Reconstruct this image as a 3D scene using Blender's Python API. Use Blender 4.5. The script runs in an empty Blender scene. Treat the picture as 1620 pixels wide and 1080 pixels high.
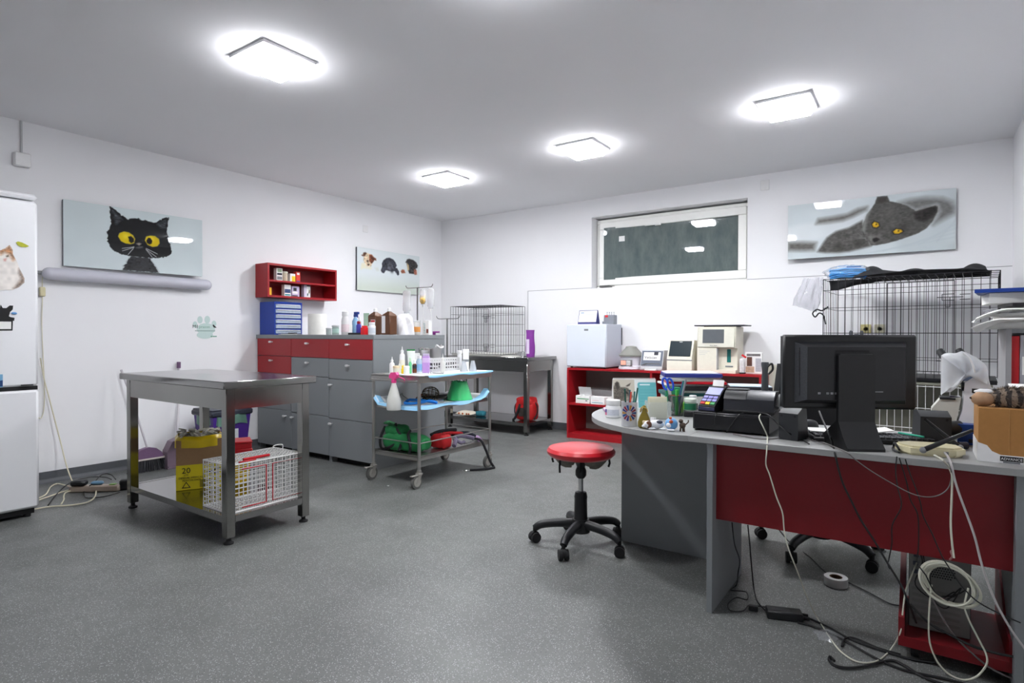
import bpy, math, random
import numpy as np
from mathutils import Matrix, Vector
rnd = random.Random(7)
ANI = 0.0
PI = math.pi
SC = bpy.context.scene
COL = SC.collection

# ---------------------------------------------------------------- materials
def lin(c):
    c = c / 255.0
    return c / 12.92 if c <= 0.04045 else ((c + 0.055) / 1.055) ** 2.4
def col(rgb):
    return (lin(rgb[0]), lin(rgb[1]), lin(rgb[2]), 1.0)
_MATS = {}
def M(name, rgb, rough=0.5, metal=0.0, spec=0.5, var=0.06, scale=30.0, bump=0.0, trans=0.0, alpha=1.0,
      emit=0.0, coat=0.0, stretch=None, ior=1.45, rvar=0.0):
    if name in _MATS:
        return _MATS[name]
    m = bpy.data.materials.new(name)
    m.use_nodes = True
    nt = m.node_tree
    b = nt.nodes['Principled BSDF']
    b.inputs['Roughness'].default_value = rough
    b.inputs['Metallic'].default_value = metal
    b.inputs['Specular IOR Level'].default_value = spec
    b.inputs['IOR'].default_value = ior
    b.inputs['Transmission Weight'].default_value = trans
    b.inputs['Alpha'].default_value = alpha
    b.inputs['Coat Weight'].default_value = coat
    c = col(rgb)
    b.inputs['Base Color'].default_value = c
    if emit:
        b.inputs['Emission Color'].default_value = c
        b.inputs['Emission Strength'].default_value = emit
    if var or bump:
        tc = nt.nodes.new('ShaderNodeTexCoord')
        mp = nt.nodes.new('ShaderNodeMapping')
        if stretch:
            mp.inputs['Scale'].default_value = stretch
        nt.links.new(tc.outputs['Object'], mp.inputs['Vector'])
        n = nt.nodes.new('ShaderNodeTexNoise')
        n.inputs['Scale'].default_value = scale
        n.inputs['Detail'].default_value = 4.0
        nt.links.new(mp.outputs['Vector'], n.inputs['Vector'])
        if var:
            mix = nt.nodes.new('ShaderNodeMix')
            mix.data_type = 'RGBA'
            mix.inputs['A'].default_value = tuple(min(1, x * (1 - var)) for x in c[:3]) + (1,)
            mix.inputs['B'].default_value = tuple(min(1, x * (1 + var)) for x in c[:3]) + (1,)
            nt.links.new(n.outputs['Fac'], mix.inputs['Factor'])
            nt.links.new(mix.outputs['Result'], b.inputs['Base Color'])
        if rvar:
            mr = nt.nodes.new('ShaderNodeMapRange')
            mr.inputs['To Min'].default_value = max(0.02, rough - rvar)
            mr.inputs['To Max'].default_value = min(1, rough + rvar)
            nt.links.new(n.outputs['Fac'], mr.inputs['Value'])
            nt.links.new(mr.outputs['Result'], b.inputs['Roughness'])
        if bump:
            bp = nt.nodes.new('ShaderNodeBump')
            bp.inputs['Strength'].default_value = bump
            bp.inputs['Distance'].default_value = 0.002
            nt.links.new(n.outputs['Fac'], bp.inputs['Height'])
            nt.links.new(bp.outputs['Normal'], b.inputs['Normal'])
    _MATS[name] = m
    return m

def art_material(name, rough=0.012, coat=0.0):
    m = bpy.data.materials.new(name)
    m.use_nodes = True
    nt = m.node_tree
    b = nt.nodes['Principled BSDF']
    b.inputs['Roughness'].default_value = rough
    b.inputs['Coat Weight'].default_value = coat
    b.inputs['Coat Roughness'].default_value = 0.02
    a = nt.nodes.new('ShaderNodeVertexColor')
    a.layer_name = 'print'
    nt.links.new(a.outputs['Color'], b.inputs['Base Color'])
    return m

# ---------------------------------------------------------------- mesh builder
def spline(pts, k=6, closed=False):
    P = [Vector(p) for p in pts]
    n = len(P)
    out = []
    rng = n if closed else n - 1
    for i in range(rng):
        if closed:
            p0, p1, p2, p3 = P[(i - 1) % n], P[i], P[(i + 1) % n], P[(i + 2) % n]
        else:
            p0, p1, p2, p3 = P[max(i - 1, 0)], P[i], P[i + 1], P[min(i + 2, n - 1)]
        for j in range(k):
            t = j / k
            out.append(0.5 * ((2 * p1) + (p2 - p0) * t + (2 * p0 - 5 * p1 + 4 * p2 - p3) * t * t + (3 * p1 - p0 - 3 * p2 + p3) * t ** 3))
    if not closed:
        out.append(P[-1])
    return out

class MB:
    def __init__(s):
        s.V = []; s.F = []; s.I = []; s.mi = 0; s.T = Matrix.Identity(4)
    def m(s, i):
        s.mi = i; return s
    def at(s, x=0, y=0, z=0, rz=0, rx=0, ry=0):
        s.T = Matrix.Translation((x, y, z)) @ Matrix.Rotation(rz, 4, 'Z') @ Matrix.Rotation(ry, 4, 'Y') @ Matrix.Rotation(rx, 4, 'X')
        return s
    def add(s, vs, fs):
        b = len(s.V)
        s.V += [tuple(s.T @ Vector(v)) for v in vs]
        s.F += [tuple(b + i for i in f) for f in fs]
        s.I += [s.mi] * len(fs)
        return s
    def box(s, x0, x1, y0, y1, z0, z1, b=0.0):
        if x0 > x1: x0, x1 = x1, x0
        if y0 > y1: y0, y1 = y1, y0
        if z0 > z1: z0, z1 = z1, z0
        b = min(b, (x1 - x0) * .49, (y1 - y0) * .49, (z1 - z0) * .49)
        X = (x0, x1); Y = (y0, y1); Z = (z0, z1)
        if b <= 0:
            vs = [(x, y, z) for x in X for y in Y for z in Z]
            return s.add(vs, [(0, 1, 3, 2), (4, 6, 7, 5), (0, 4, 5, 1), (2, 3, 7, 6), (0, 2, 6, 4), (1, 5, 7, 3)])
        vs = []; idx = {}
        for i in (0, 1):
            for j in (0, 1):
                for k in (0, 1):
                    dx = b if i == 0 else -b; dy = b if j == 0 else -b; dz = b if k == 0 else -b
                    idx[i, j, k] = len(vs)
                    vs += [(X[i], Y[j] + dy, Z[k] + dz), (X[i] + dx, Y[j], Z[k] + dz), (X[i] + dx, Y[j] + dy, Z[k])]
        g = lambda i, j, k, a: idx[i, j, k] + a
        fs = [(g(0,0,0,0), g(0,0,1,0), g(0,1,1,0), g(0,1,0,0)), (g(1,0,0,0), g(1,1,0,0), g(1,1,1,0), g(1,0,1,0)),
              (g(0,0,0,1), g(1,0,0,1), g(1,0,1,1), g(0,0,1,1)), (g(0,1,0,1), g(0,1,1,1), g(1,1,1,1), g(1,1,0,1)),
              (g(0,0,0,2), g(0,1,0,2), g(1,1,0,2), g(1,0,0,2)), (g(0,0,1,2), g(1,0,1,2), g(1,1,1,2), g(0,1,1,2))]
        for i in (0, 1):
            for j in (0, 1):
                fs.append((g(i,j,0,0), g(i,j,1,0), g(i,j,1,1), g(i,j,0,1)) if i != j else (g(i,j,0,1), g(i,j,1,1), g(i,j,1,0), g(i,j,0,0)))
                fs.append((g(i,0,j,0), g(i,1,j,0), g(i,1,j,2), g(i,0,j,2)) if i == j else (g(i,0,j,2), g(i,1,j,2), g(i,1,j,0), g(i,0,j,0)))
                fs.append((g(0,i,j,1), g(1,i,j,1), g(1,i,j,2), g(0,i,j,2)) if i != j else (g(0,i,j,2), g(1,i,j,2), g(1,i,j,1), g(0,i,j,1)))
                for k in (0, 1):
                    f = (g(i,j,k,0), g(i,j,k,1), g(i,j,k,2))
                    fs.append(f if (i + j + k) % 2 else f[::-1])
        return s.add(vs, fs)
    def tube(s, pts, r, n=6, closed=False, cap=True, rs=None):
        P = [Vector(p) for p in pts]
        m = len(P)
        if m < 2: return s
        vs = []; fs = []
        up = None
        for i in range(m):
            a = P[(i - 1) % m] if (closed or i > 0) else P[0]
            c = P[(i + 1) % m] if (closed or i < m - 1) else P[-1]
            t = (c - a)
            if t.length < 1e-9: t = Vector((0, 0, 1))
            t.normalize()
            if up is None:
                up = Vector((0, 0, 1)) if abs(t.z) < .9 else Vector((1, 0, 0))
            up = up - t * up.dot(t)
            if up.length < 1e-6:
                up = t.orthogonal()
            up.normalize()
            side = t.cross(up)
            rr = rs[i] if rs else r
            for k in range(n):
                a_ = 2 * PI * (k + .5) / n
                vs.append(P[i] + (up * math.cos(a_) + side * math.sin(a_)) * rr)
        for i in range(m if closed else m - 1):
            j = (i + 1) % m
            for k in range(n):
                l = (k + 1) % n
                fs.append((i * n + k, j * n + k, j * n + l, i * n + l))
        if cap and not closed:
            fs.append(tuple(range(n))); fs.append(tuple((m - 1) * n + k for k in range(n))[::-1])
        return s.add(vs, fs)
    def cyl(s, p, q, r, r2=None, n=16):
        return s.tube([p, q], r, n, rs=[r, r if r2 is None else r2])
    def bar(s, p, q, r):
        return s.tube([p, q], r, 4)
    def lathe(s, prof, n=24, c=(0, 0, 0), cap=True):
        vs = []; fs = []; m = len(prof)
        for r, z in prof:
            for k in range(n):
                a = 2 * PI * k / n
                vs.append((c[0] + r * math.cos(a), c[1] + r * math.sin(a), c[2] + z))
        for i in range(m - 1):
            for k in range(n):
                l = (k + 1) % n
                fs.append((i * n + k, i * n + l, (i + 1) * n + l, (i + 1) * n + k))
        if cap:
            if prof[0][0] > 1e-5: fs.append(tuple(range(n))[::-1])
            if prof[-1][0] > 1e-5: fs.append(tuple((m - 1) * n + k for k in range(n)))
        return s.add(vs, fs)
    def prism(s, poly, axis, a, b):
        n = len(poly)
        if axis == 'z': f = lambda p, h: (p[0], p[1], h)
        elif axis == 'y': f = lambda p, h: (p[0], h, p[1])
        else: f = lambda p, h: (h, p[0], p[1])
        vs = [f(p, a) for p in poly] + [f(p, b) for p in poly]
        fs = [tuple(range(n))[::-1], tuple(range(n, 2 * n))] + [(i, (i + 1) % n, n + (i + 1) % n, n + i) for i in range(n)]
        return s.add(vs, fs)
    def ell(s, c, r, nu=16, nv=10, jit=0.0, seed=1):
        g = random.Random(seed)
        vs = [(c[0], c[1], c[2] - r[2])]; fs = []
        for j in range(1, nv):
            ph = PI * j / nv - PI / 2
            for i in range(nu):
                th = 2 * PI * i / nu
                q = 1 + g.uniform(-jit, jit)
                vs.append((c[0] + r[0] * math.cos(ph) * math.cos(th) * q, c[1] + r[1] * math.cos(ph) * math.sin(th) * q, c[2] + r[2] * math.sin(ph) * q))
        vs.append((c[0], c[1], c[2] + r[2]))
        L = len(vs) - 1
        for i in range(nu):
            k = (i + 1) % nu
            fs.append((0, 1 + k, 1 + i)); fs.append((L, L - nu + i, L - nu + k))
            for j in range(nv - 2):
                fs.append((1 + j * nu + i, 1 + j * nu + k, 1 + (j + 1) * nu + k, 1 + (j + 1) * nu + i))
        return s.add(vs, fs)
    def surf(s, fn, nu, nv, thick=0.0):
        """fn(u, v) -> point; optional thickness along -z of the fn normal (solid sheet)"""
        vs = []; fs = []
        P = [[Vector(fn(i / nu, j / nv)) for j in range(nv + 1)] for i in range(nu + 1)]
        W = nv + 1
        for i in range(nu + 1):
            for j in range(nv + 1):
                vs.append(P[i][j])
        for i in range(nu):
            for j in range(nv):
                fs.append((i * W + j, (i + 1) * W + j, (i + 1) * W + j + 1, i * W + j + 1))
        if thick:
            N = len(vs)
            for i in range(nu + 1):
                for j in range(nv + 1):
                    du = P[min(i + 1, nu)][j] - P[max(i - 1, 0)][j]
                    dv = P[i][min(j + 1, nv)] - P[i][max(j - 1, 0)]
                    nn = du.cross(dv)
                    if nn.length > 1e-9: nn.normalize()
                    else: nn = Vector((0, 0, 1))
                    vs.append(P[i][j] - nn * thick)
            for i in range(nu):
                for j in range(nv):
                    fs.append((N + i * W + j + 1, N + (i + 1) * W + j + 1, N + (i + 1) * W + j, N + i * W + j))
            for i in range(nu):
                for j in (0, nv):
                    q = (i * W + j, (i + 1) * W + j, N + (i + 1) * W + j, N + i * W + j)
                    fs.append(q if j else q[::-1])
            for j in range(nv):
                for i in (0, nu):
                    q = (i * W + j, i * W + j + 1, N + i * W + j + 1, N + i * W + j)
                    fs.append(q[::-1] if i else q)
        return s.add(vs, fs)
    def build(s, name, mats, parent=None, loc=None, rz=0.0, sharp=38, smooth=True):
        me = bpy.data.meshes.new(name)
        me.from_pydata(s.V, [], s.F)
        for m_ in (mats if isinstance(mats, (list, tuple)) else [mats]):
            me.materials.append(m_)
        me.polygons.foreach_set('material_index', s.I)
        if smooth:
            me.polygons.foreach_set('use_smooth', [True] * len(s.F))
            me.set_sharp_from_angle(angle=math.radians(sharp))
        me.update()
        o = bpy.data.objects.new(name, me)
        COL.objects.link(o)
        if parent is not None: o.parent = parent
        if loc is not None: o.location = loc
        if rz: o.rotation_euler = (0, 0, rz)
        return o

def tag(o, label, cat, group=None, kind=None):
    o['label'] = label; o['category'] = cat
    if group: o['group'] = group
    if kind: o['kind'] = kind
    return o
def thing(name, label, cat, loc=(0, 0, 0), rz=0.0, group=None):
    o = bpy.data.objects.new(name, None)
    o.empty_display_size = 0.05
    COL.objects.link(o)
    o.location = loc; o.rotation_euler = (0, 0, rz)
    return tag(o, label, cat, group)
def struct(mb, name, mats, parent=None):
    o = mb.build(name, mats, parent)
    if parent is None: o['kind'] = 'structure'
    return o
def dup(root, loc, rz, label, group=None):
    r = root.copy(); COL.objects.link(r)
    r.location = loc; r.rotation_euler = (0, 0, rz); r['label'] = label
    if group: r['group'] = group
    for ch in list(root.children):
        c = ch.copy(); COL.objects.link(c); c.parent = r
        for g in list(ch.children):
            d = g.copy(); COL.objects.link(d); d.parent = c
    return r
def text(name, s, size, mat, parent, loc, rot, align='CENTER', depth=0.0004):
    cu = bpy.data.curves.new('lettering', 'FONT')
    cu.body = s; cu.size = size; cu.align_x = align; cu.extrude = depth
    cu.resolution_u = 2
    t = bpy.data.objects.new('lettering', cu)
    COL.objects.link(t)
    dg = bpy.context.evaluated_depsgraph_get()
    me = bpy.data.meshes.new_from_object(t.evaluated_get(dg))
    bpy.data.objects.remove(t); bpy.data.curves.remove(cu)
    me.materials.clear(); me.materials.append(mat)
    o = bpy.data.objects.new(name, me); COL.objects.link(o)
    o.parent = parent; o.location = loc; o.rotation_euler = rot
    return o

# ---------------------------------------------------------------- palette
WHITE = M('white_plastic', (232, 232, 232), .35)
CREAM = M('cream_plastic', (226, 222, 206), .4)
IVORY = M('ivory_plastic', (206, 202, 178), .4)
BLACK = M('black_plastic', (24, 25, 28), .42, var=.15)
BLACKM = M('matt_black_rubber', (20, 20, 22), .7, var=.2)
DGREY = M('dark_grey_plastic', (62, 65, 70), .45)
MGREY = M('mid_grey_plastic', (128, 130, 132), .45)
LGREY = M('light_grey_plastic', (186, 188, 190), .4)
LAMG = M('grey_laminate', (130, 134, 137), .42, var=.05, scale=160)
LAMG_TOP = M('pale_grey_laminate', (150, 151, 150), .38, var=.05, scale=160)
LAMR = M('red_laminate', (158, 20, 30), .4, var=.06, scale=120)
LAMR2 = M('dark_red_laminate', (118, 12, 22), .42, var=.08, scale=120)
STEEL = M('brushed_steel', (146, 145, 142), .17, 1.0, var=.05, scale=40, rvar=.03)
STEELT = M('worn_steel_top', (152, 151, 150), .15, 1.0, var=.05, scale=30, rvar=.03)
TROL = M('trolley_steel', (182, 181, 178), .3, 1.0, var=.04)
SATIN = M('satin_steel', (206, 206, 204), .38, 1.0, var=.03)
for _m in (STEEL, STEELT):
    _m.node_tree.nodes['Principled BSDF'].inputs['Anisotropic'].default_value = .65
STEEL.node_tree.nodes['Principled BSDF'].inputs['Anisotropic Rotation'].default_value = ANI
CHROME = M('polished_steel', (205, 205, 205), .12, 1.0, var=.02)
WIRE = M('black_wire', (26, 25, 32), .4, .3, var=.1)
WIREW = M('white_coated_wire', (228, 228, 226), .4, var=.03)
REDP = M('red_plastic', (196, 22, 34), .4)
BLUEP = M('blue_plastic', (24, 62, 160), .38)
YELP = M('yellow_plastic', (226, 196, 20), .4)
PAPER = M('white_paper', (236, 236, 234), .75)
CARD = M('kraft_cardboard', (168, 120, 66), .85, var=.1, scale=60)
CARD2 = M('brown_cardboard', (150, 118, 84), .85, var=.1, scale=60)
CLEAR = M('clear_plastic', (235, 240, 240), .12, trans=.85, var=0, alpha=.75)
MILKY = M('milky_plastic', (228, 228, 222), .3, trans=.25, var=.02)
PADB = M('blue_pad_plastic', (142, 196, 232), .5, var=.05)
PADW = M('white_pad_tissue', (232, 234, 236), .85, var=.04)
INK = M('black_print', (22, 22, 24), .6, var=0)
P1_head = [(0.299,0.993),(0.325,0.97),(0.416,0.831),(0.484,0.874),(0.526,0.856),(0.585,0.852),(0.618,0.835),(0.676,0.917),(0.728,0.97),(0.71,0.71),(0.723,0.641),(0.716,0.592),(0.734,0.516),(0.742,0.456),(0.749,0.393),(0.745,0.342),(0.711,0.295),(0.653,0.254),(0.58,0.242),(0.504,0.237),(0.429,0.237),(0.362,0.268),(0.323,0.305),(0.297,0.366),(0.284,0.436),(0.282,0.487),(0.288,0.534),(0.279,0.59),(0.298,0.655),(0.308,0.71),(0.3,0.893)]
P1_body = [(0.442,0.239),(0.429,0.186),(0.411,0.137),(0.414,0.113),(0.388,0.07),(0.401,0.063),(0.382,0.002),(0.649,0.008),(0.637,0.065),(0.62,0.117),(0.598,0.176),(0.577,0.24)]
P1_earL = [(0.314,0.95),(0.331,0.927),(0.389,0.811),(0.357,0.77),(0.34,0.719),(0.332,0.786)]
P1_earR = [(0.716,0.944),(0.702,0.731),(0.676,0.755),(0.657,0.774),(0.629,0.811),(0.676,0.874)]
P1_eyeL = [(0.356,0.538),(0.366,0.592),(0.396,0.626),(0.43,0.62),(0.459,0.583),(0.473,0.526),(0.466,0.461),(0.442,0.438),(0.408,0.44),(0.376,0.467)]
P1_eyeR = [(0.547,0.522),(0.556,0.587),(0.585,0.61),(0.621,0.614),(0.65,0.573),(0.655,0.504),(0.638,0.452),(0.603,0.432),(0.567,0.457)]
P1_pupL = [(0.424,0.549),(0.446,0.567),(0.466,0.532),(0.466,0.477),(0.446,0.45),(0.429,0.483),(0.432,0.506)]
P1_pupR = [(0.556,0.524),(0.571,0.575),(0.588,0.573),(0.601,0.53),(0.595,0.481),(0.578,0.463),(0.56,0.487)]
P1_nose = [(0.481,0.454),(0.504,0.475),(0.521,0.461),(0.504,0.428)]
P1_mouth = [(0.473,0.387),(0.504,0.413),(0.531,0.424),(0.529,0.397),(0.504,0.379),(0.48,0.377)]
P1_w0 = [(0.466,0.397),(0.382,0.352)]
P1_w1 = [(0.466,0.389),(0.383,0.311)]
P1_w2 = [(0.462,0.371),(0.423,0.26)]
P1_w3 = [(0.553,0.395),(0.639,0.319)]
P1_w4 = [(0.553,0.379),(0.63,0.27)]
P1_w5 = [(0.556,0.37),(0.601,0.254)]
P2_d1 = [(0.095,0.802),(0.091,0.84),(0.137,0.887),(0.192,0.874),(0.232,0.834),(0.248,0.751),(0.224,0.67),(0.208,0.591),(0.177,0.567),(0.137,0.577),(0.11,0.646),(0.091,0.715)]
P2_d1ear = [(0.061,0.82),(0.084,0.84),(0.091,0.881),(0.122,0.901),(0.141,0.881),(0.11,0.806),(0.08,0.8)]
P2_d1patch = [(0.177,0.86),(0.216,0.868),(0.248,0.812),(0.28,0.789),(0.284,0.739),(0.256,0.745),(0.232,0.684),(0.205,0.654),(0.177,0.709)]
P2_d1nose = [(0.149,0.628),(0.177,0.64),(0.179,0.605),(0.161,0.593)]
P2_d1chest = [(0.061,0.623),(0.095,0.654),(0.137,0.565),(0.216,0.555),(0.208,0.522),(0.099,0.52),(0.053,0.486)]
P2_d1paw = [(0.259,0.563),(0.312,0.575),(0.329,0.508),(0.288,0.494)]
P2_d2head = [(0.37,0.688),(0.394,0.771),(0.444,0.838),(0.495,0.856),(0.554,0.824),(0.589,0.761),(0.61,0.686),(0.589,0.628),(0.58,0.542),(0.495,0.526),(0.427,0.534),(0.378,0.587)]
P2_d2pawL = [(0.378,0.626),(0.423,0.597),(0.427,0.52),(0.402,0.458),(0.369,0.47),(0.354,0.52)]
P2_d2pawR = [(0.58,0.626),(0.615,0.621),(0.646,0.547),(0.649,0.47),(0.627,0.443),(0.598,0.486),(0.575,0.555)]
P2_d2muz = [(0.461,0.708),(0.495,0.753),(0.533,0.715),(0.546,0.621),(0.52,0.551),(0.461,0.551),(0.444,0.626)]
P2_d3head = [(0.756,0.796),(0.783,0.881),(0.819,0.901),(0.893,0.885),(0.944,0.836),(0.97,0.759),(0.959,0.688),(0.936,0.678),(0.912,0.53),(0.819,0.528),(0.797,0.617),(0.774,0.787)]
P2_d3chest = [(0.783,0.789),(0.811,0.741),(0.819,0.621),(0.793,0.589)]
P2_d3paw = [(0.676,0.553),(0.698,0.605),(0.734,0.605),(0.756,0.53),(0.694,0.51)]
P2_d3paw2 = [(0.903,0.658),(0.949,0.646),(0.957,0.524),(0.916,0.51),(0.898,0.581)]
P3_head = [(0.549,0.88),(0.562,0.989),(0.62,0.989),(0.636,0.89),(0.687,0.846),(0.736,0.783),(0.779,0.695),(0.839,0.733),(0.892,0.757),(0.913,0.727),(0.91,0.638),(0.881,0.502),(0.846,0.383),(0.804,0.312),(0.75,0.26),(0.694,0.218),(0.632,0.177),(0.561,0.153),(0.529,0.151),(0.506,0.262),(0.475,0.383),(0.479,0.536),(0.501,0.703),(0.527,0.79)]
P3_body = [(0.194,0.103),(0.209,0.171),(0.257,0.357),(0.313,0.453),(0.395,0.5),(0.475,0.606),(0.502,0.34),(0.529,0.141),(0.463,0.107),(0.396,0.071),(0.307,0.07),(0.244,0.077)]
P3_tail = [(-0.001,0.316),(0.1,0.304),(0.187,0.274),(0.176,0.137),(0.078,0.147),(0.0,0.169)]
P3_paw = [(0.186,0.616),(0.2,0.701),(0.291,0.715),(0.381,0.739),(0.448,0.816),(0.504,0.836),(0.498,0.781),(0.421,0.687),(0.354,0.63),(0.257,0.616)]
P3_back = [(0.687,0.854),(0.748,0.882),(0.838,0.888),(0.927,0.854),(0.979,0.771),(0.996,0.683),(0.995,0.586),(0.945,0.52),(0.881,0.429),(0.91,0.638),(0.898,0.751),(0.779,0.695)]
P3_earin = [(0.773,0.643),(0.839,0.723),(0.895,0.733),(0.898,0.659),(0.869,0.542),(0.828,0.499),(0.779,0.548)]
P3_earin2 = [(0.56,0.886),(0.571,0.977),(0.617,0.971),(0.623,0.894),(0.591,0.866)]
P3_eyeL = [(0.534,0.522),(0.547,0.562),(0.57,0.532),(0.575,0.483),(0.56,0.459),(0.541,0.473)]
P3_eyeR = [(0.656,0.367),(0.675,0.405),(0.703,0.387),(0.711,0.354),(0.688,0.322),(0.666,0.328)]
P3_nose = [(0.538,0.272),(0.561,0.286),(0.58,0.254),(0.567,0.218),(0.548,0.205),(0.538,0.234)]
P3_muz = [(0.502,0.377),(0.548,0.328),(0.587,0.318),(0.593,0.24),(0.548,0.175),(0.522,0.181)]
P3_rim = [(0.475,0.423),(0.485,0.651),(0.507,0.759),(0.527,0.79),(0.508,0.643),(0.495,0.475),(0.492,0.379)]
P3_rimE = [(0.779,0.695),(0.892,0.761),(0.914,0.727),(0.909,0.63),(0.881,0.51),(0.903,0.64),(0.904,0.721),(0.889,0.745),(0.785,0.685)]
MG_leaf = [(-4.889,1.683),(-4.88,1.69),(-4.86,1.686),(-4.84,1.676),(-4.826,1.668),(-4.84,1.66),(-4.864,1.659),(-4.881,1.667)]
MG_cat = [(-5.025,1.387),(-5.032,1.511),(-5.009,1.6),(-4.964,1.624),(-4.938,1.642),(-4.919,1.663),(-4.907,1.641),(-4.904,1.607),(-4.888,1.574),(-4.874,1.526),(-4.849,1.468),(-4.851,1.443),(-4.881,1.411),(-4.905,1.397)]
MG_catpatch = [(-4.972,1.628),(-4.938,1.642),(-4.919,1.663),(-4.907,1.641),(-4.892,1.584),(-4.904,1.572),(-4.919,1.605),(-4.942,1.617),(-4.961,1.6)]
MG_catpatch2 = [(-4.874,1.526),(-4.849,1.468),(-4.851,1.443),(-4.881,1.411),(-4.901,1.405),(-4.881,1.436),(-4.865,1.467),(-4.875,1.496)]
MG_cateyeR = [(-4.936,1.596),(-4.925,1.603),(-4.924,1.594),(-4.933,1.59)]
MG_catnose = [(-4.948,1.577),(-4.933,1.583),(-4.938,1.564),(-4.946,1.565)]
MG_dog = [(-5.011,1.282),(-4.966,1.284),(-4.962,1.304),(-4.953,1.285),(-4.936,1.285),(-4.921,1.301),(-4.904,1.301),(-4.907,1.277),(-4.919,1.262),(-4.925,1.237),(-4.917,1.232),(-4.898,1.228),(-4.9,1.21),(-4.914,1.208),(-5.011,1.21)]
MG_dogbadge = [(-5.011,1.21),(-4.906,1.21),(-4.908,1.151),(-5.012,1.15)]
MG_badgewhite = [(-5.011,1.204),(-4.914,1.204),(-4.915,1.16),(-5.012,1.159)]
MG_tag = [(-4.984,0.891),(-4.955,0.89),(-4.955,0.814),(-4.984,0.814)]
MG_tagblue = [(-4.984,0.852),(-4.955,0.855),(-4.956,0.818),(-4.984,0.818)]
CA_cat = [(0.008,0.012),(0.008,0.436),(0.017,0.735),(0.049,0.859),(0.098,0.922),(0.139,0.884),(0.172,0.735),(0.27,0.735),(0.352,0.698),(0.417,0.511),(0.45,0.411),(0.401,0.311),(0.319,0.249),(0.27,0.137),(0.254,0.012)]
CA_ear2 = [(0.295,0.772),(0.344,0.822),(0.417,0.879),(0.385,0.785),(0.336,0.755)]
CA_eye = [(0.27,0.58),(0.336,0.561),(0.344,0.498),(0.287,0.523)]
CB_white_main = [(4.898,-3.498,0.803),(4.903,-3.545,0.793),(4.923,-3.56,0.758),(4.934,-3.542,0.721),(4.955,-3.648,0.721),(4.963,-3.7,0.686),(4.961,-3.7,0.638),(4.975,-3.7,0.599),(4.998,-3.7,0.523),(5.02,-3.7,0.463),(5.027,-3.7,0.393),(5.043,-3.7,0.33),(5.07,-3.68,0.247),(5.084,-3.58,0.131),(5.105,-3.483,0.02),(5.142,-3.551,0.006),(5.174,-3.626,0.006),(5.214,-3.703,0.006),(5.266,-3.745,0.006),(5.319,-3.708,0.006),(5.358,-3.601,0.01),(5.388,-3.62,0.09),(5.394,-3.6,0.151),(5.402,-3.58,0.224),(5.422,-3.56,0.289),(5.433,-3.52,0.313)]
CB_black_monitor = [(5.111,-3.47,0.829),(5.137,-3.55,0.796),(5.166,-3.64,0.763),(5.175,-3.61,0.722),(5.193,-3.7,0.697),(5.213,-3.7,0.614),(5.245,-3.7,0.541),(5.272,-3.7,0.485),(5.316,-3.7,0.414),(5.351,-3.7,0.352),(5.39,-3.7,0.286),(5.411,-3.7,0.233),(5.434,-3.58,0.121)]
CB_grey_thin = [(5.018,-3.362,0.72),(5.087,-3.514,0.72),(5.157,-3.594,0.72),(5.232,-3.741,0.722),(5.252,-3.7,0.695),(5.305,-3.7,0.658),(5.36,-3.7,0.627),(5.414,-3.7,0.601),(5.457,-3.7,0.595),(5.492,-3.7,0.607),(5.515,-3.7,0.633),(5.523,-3.7,0.669),(5.521,-3.7,0.71)]
CB_black_loop = [(4.705,-3.379,0.803),(4.727,-3.53,0.793),(4.724,-3.535,0.758),(4.716,-3.497,0.72)]
CB_black_diag = [(4.831,-3.498,0.803),(4.822,-3.535,0.798),(4.8,-3.54,0.765),(4.772,-3.538,0.72)]
CB_grey_edge = [(4.804,-3.553,0.72),(4.862,-3.587,0.72),(4.927,-3.611,0.72),(4.975,-3.559,0.72),(5.011,-3.425,0.72),(5.064,-3.385,0.725),(5.126,-3.319,0.73),(5.175,-3.224,0.73)]
CB_black_arc = [(4.867,-3.447,0.803),(4.934,-3.53,0.807),(4.973,-3.55,0.777),(5.018,-3.57,0.746),(5.039,-3.496,0.72),(5.097,-3.621,0.72)]
CB_router_white1 = [(5.478,-3.695,0.735),(5.5,-3.746,0.73),(5.515,-3.7,0.703),(5.525,-3.7,0.676),(5.525,-3.7,0.628),(5.524,-3.7,0.577),(5.523,-3.7,0.515),(5.527,-3.7,0.454),(5.532,-3.7,0.409)]
CB_router_white2 = [(5.501,-3.575,0.735),(5.516,-3.646,0.727),(5.524,-3.71,0.706),(5.531,-3.71,0.668),(5.544,-3.71,0.619),(5.564,-3.71,0.556),(5.584,-3.71,0.489),(5.603,-3.71,0.402),(5.632,-3.71,0.309),(5.669,-3.71,0.23),(5.702,-3.71,0.178),(5.734,-3.71,0.134)]
CB_loop_white = [(5.475,-3.66,0.293),(5.47,-3.66,0.228),(5.468,-3.66,0.163),(5.471,-3.66,0.1),(5.491,-3.66,0.042),(5.522,-3.66,0.009),(5.561,-3.66,0.002),(5.595,-3.66,0.024),(5.619,-3.66,0.069),(5.619,-3.66,0.103),(5.599,-3.66,0.149),(5.578,-3.66,0.194),(5.563,-3.66,0.238),(5.566,-3.66,0.274),(5.572,-3.66,0.306)]
CB_white_right = [(5.465,-3.63,0.269),(5.504,-3.63,0.182),(5.539,-3.63,0.128),(5.58,-3.63,0.088),(5.629,-3.63,0.052),(5.684,-3.63,0.035),(5.745,-3.63,0.03)]
CB_black_right = [(5.416,-3.645,0.207),(5.469,-3.645,0.157),(5.53,-3.645,0.132),(5.587,-3.645,0.114),(5.651,-3.645,0.109),(5.72,-3.645,0.115)]
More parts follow.
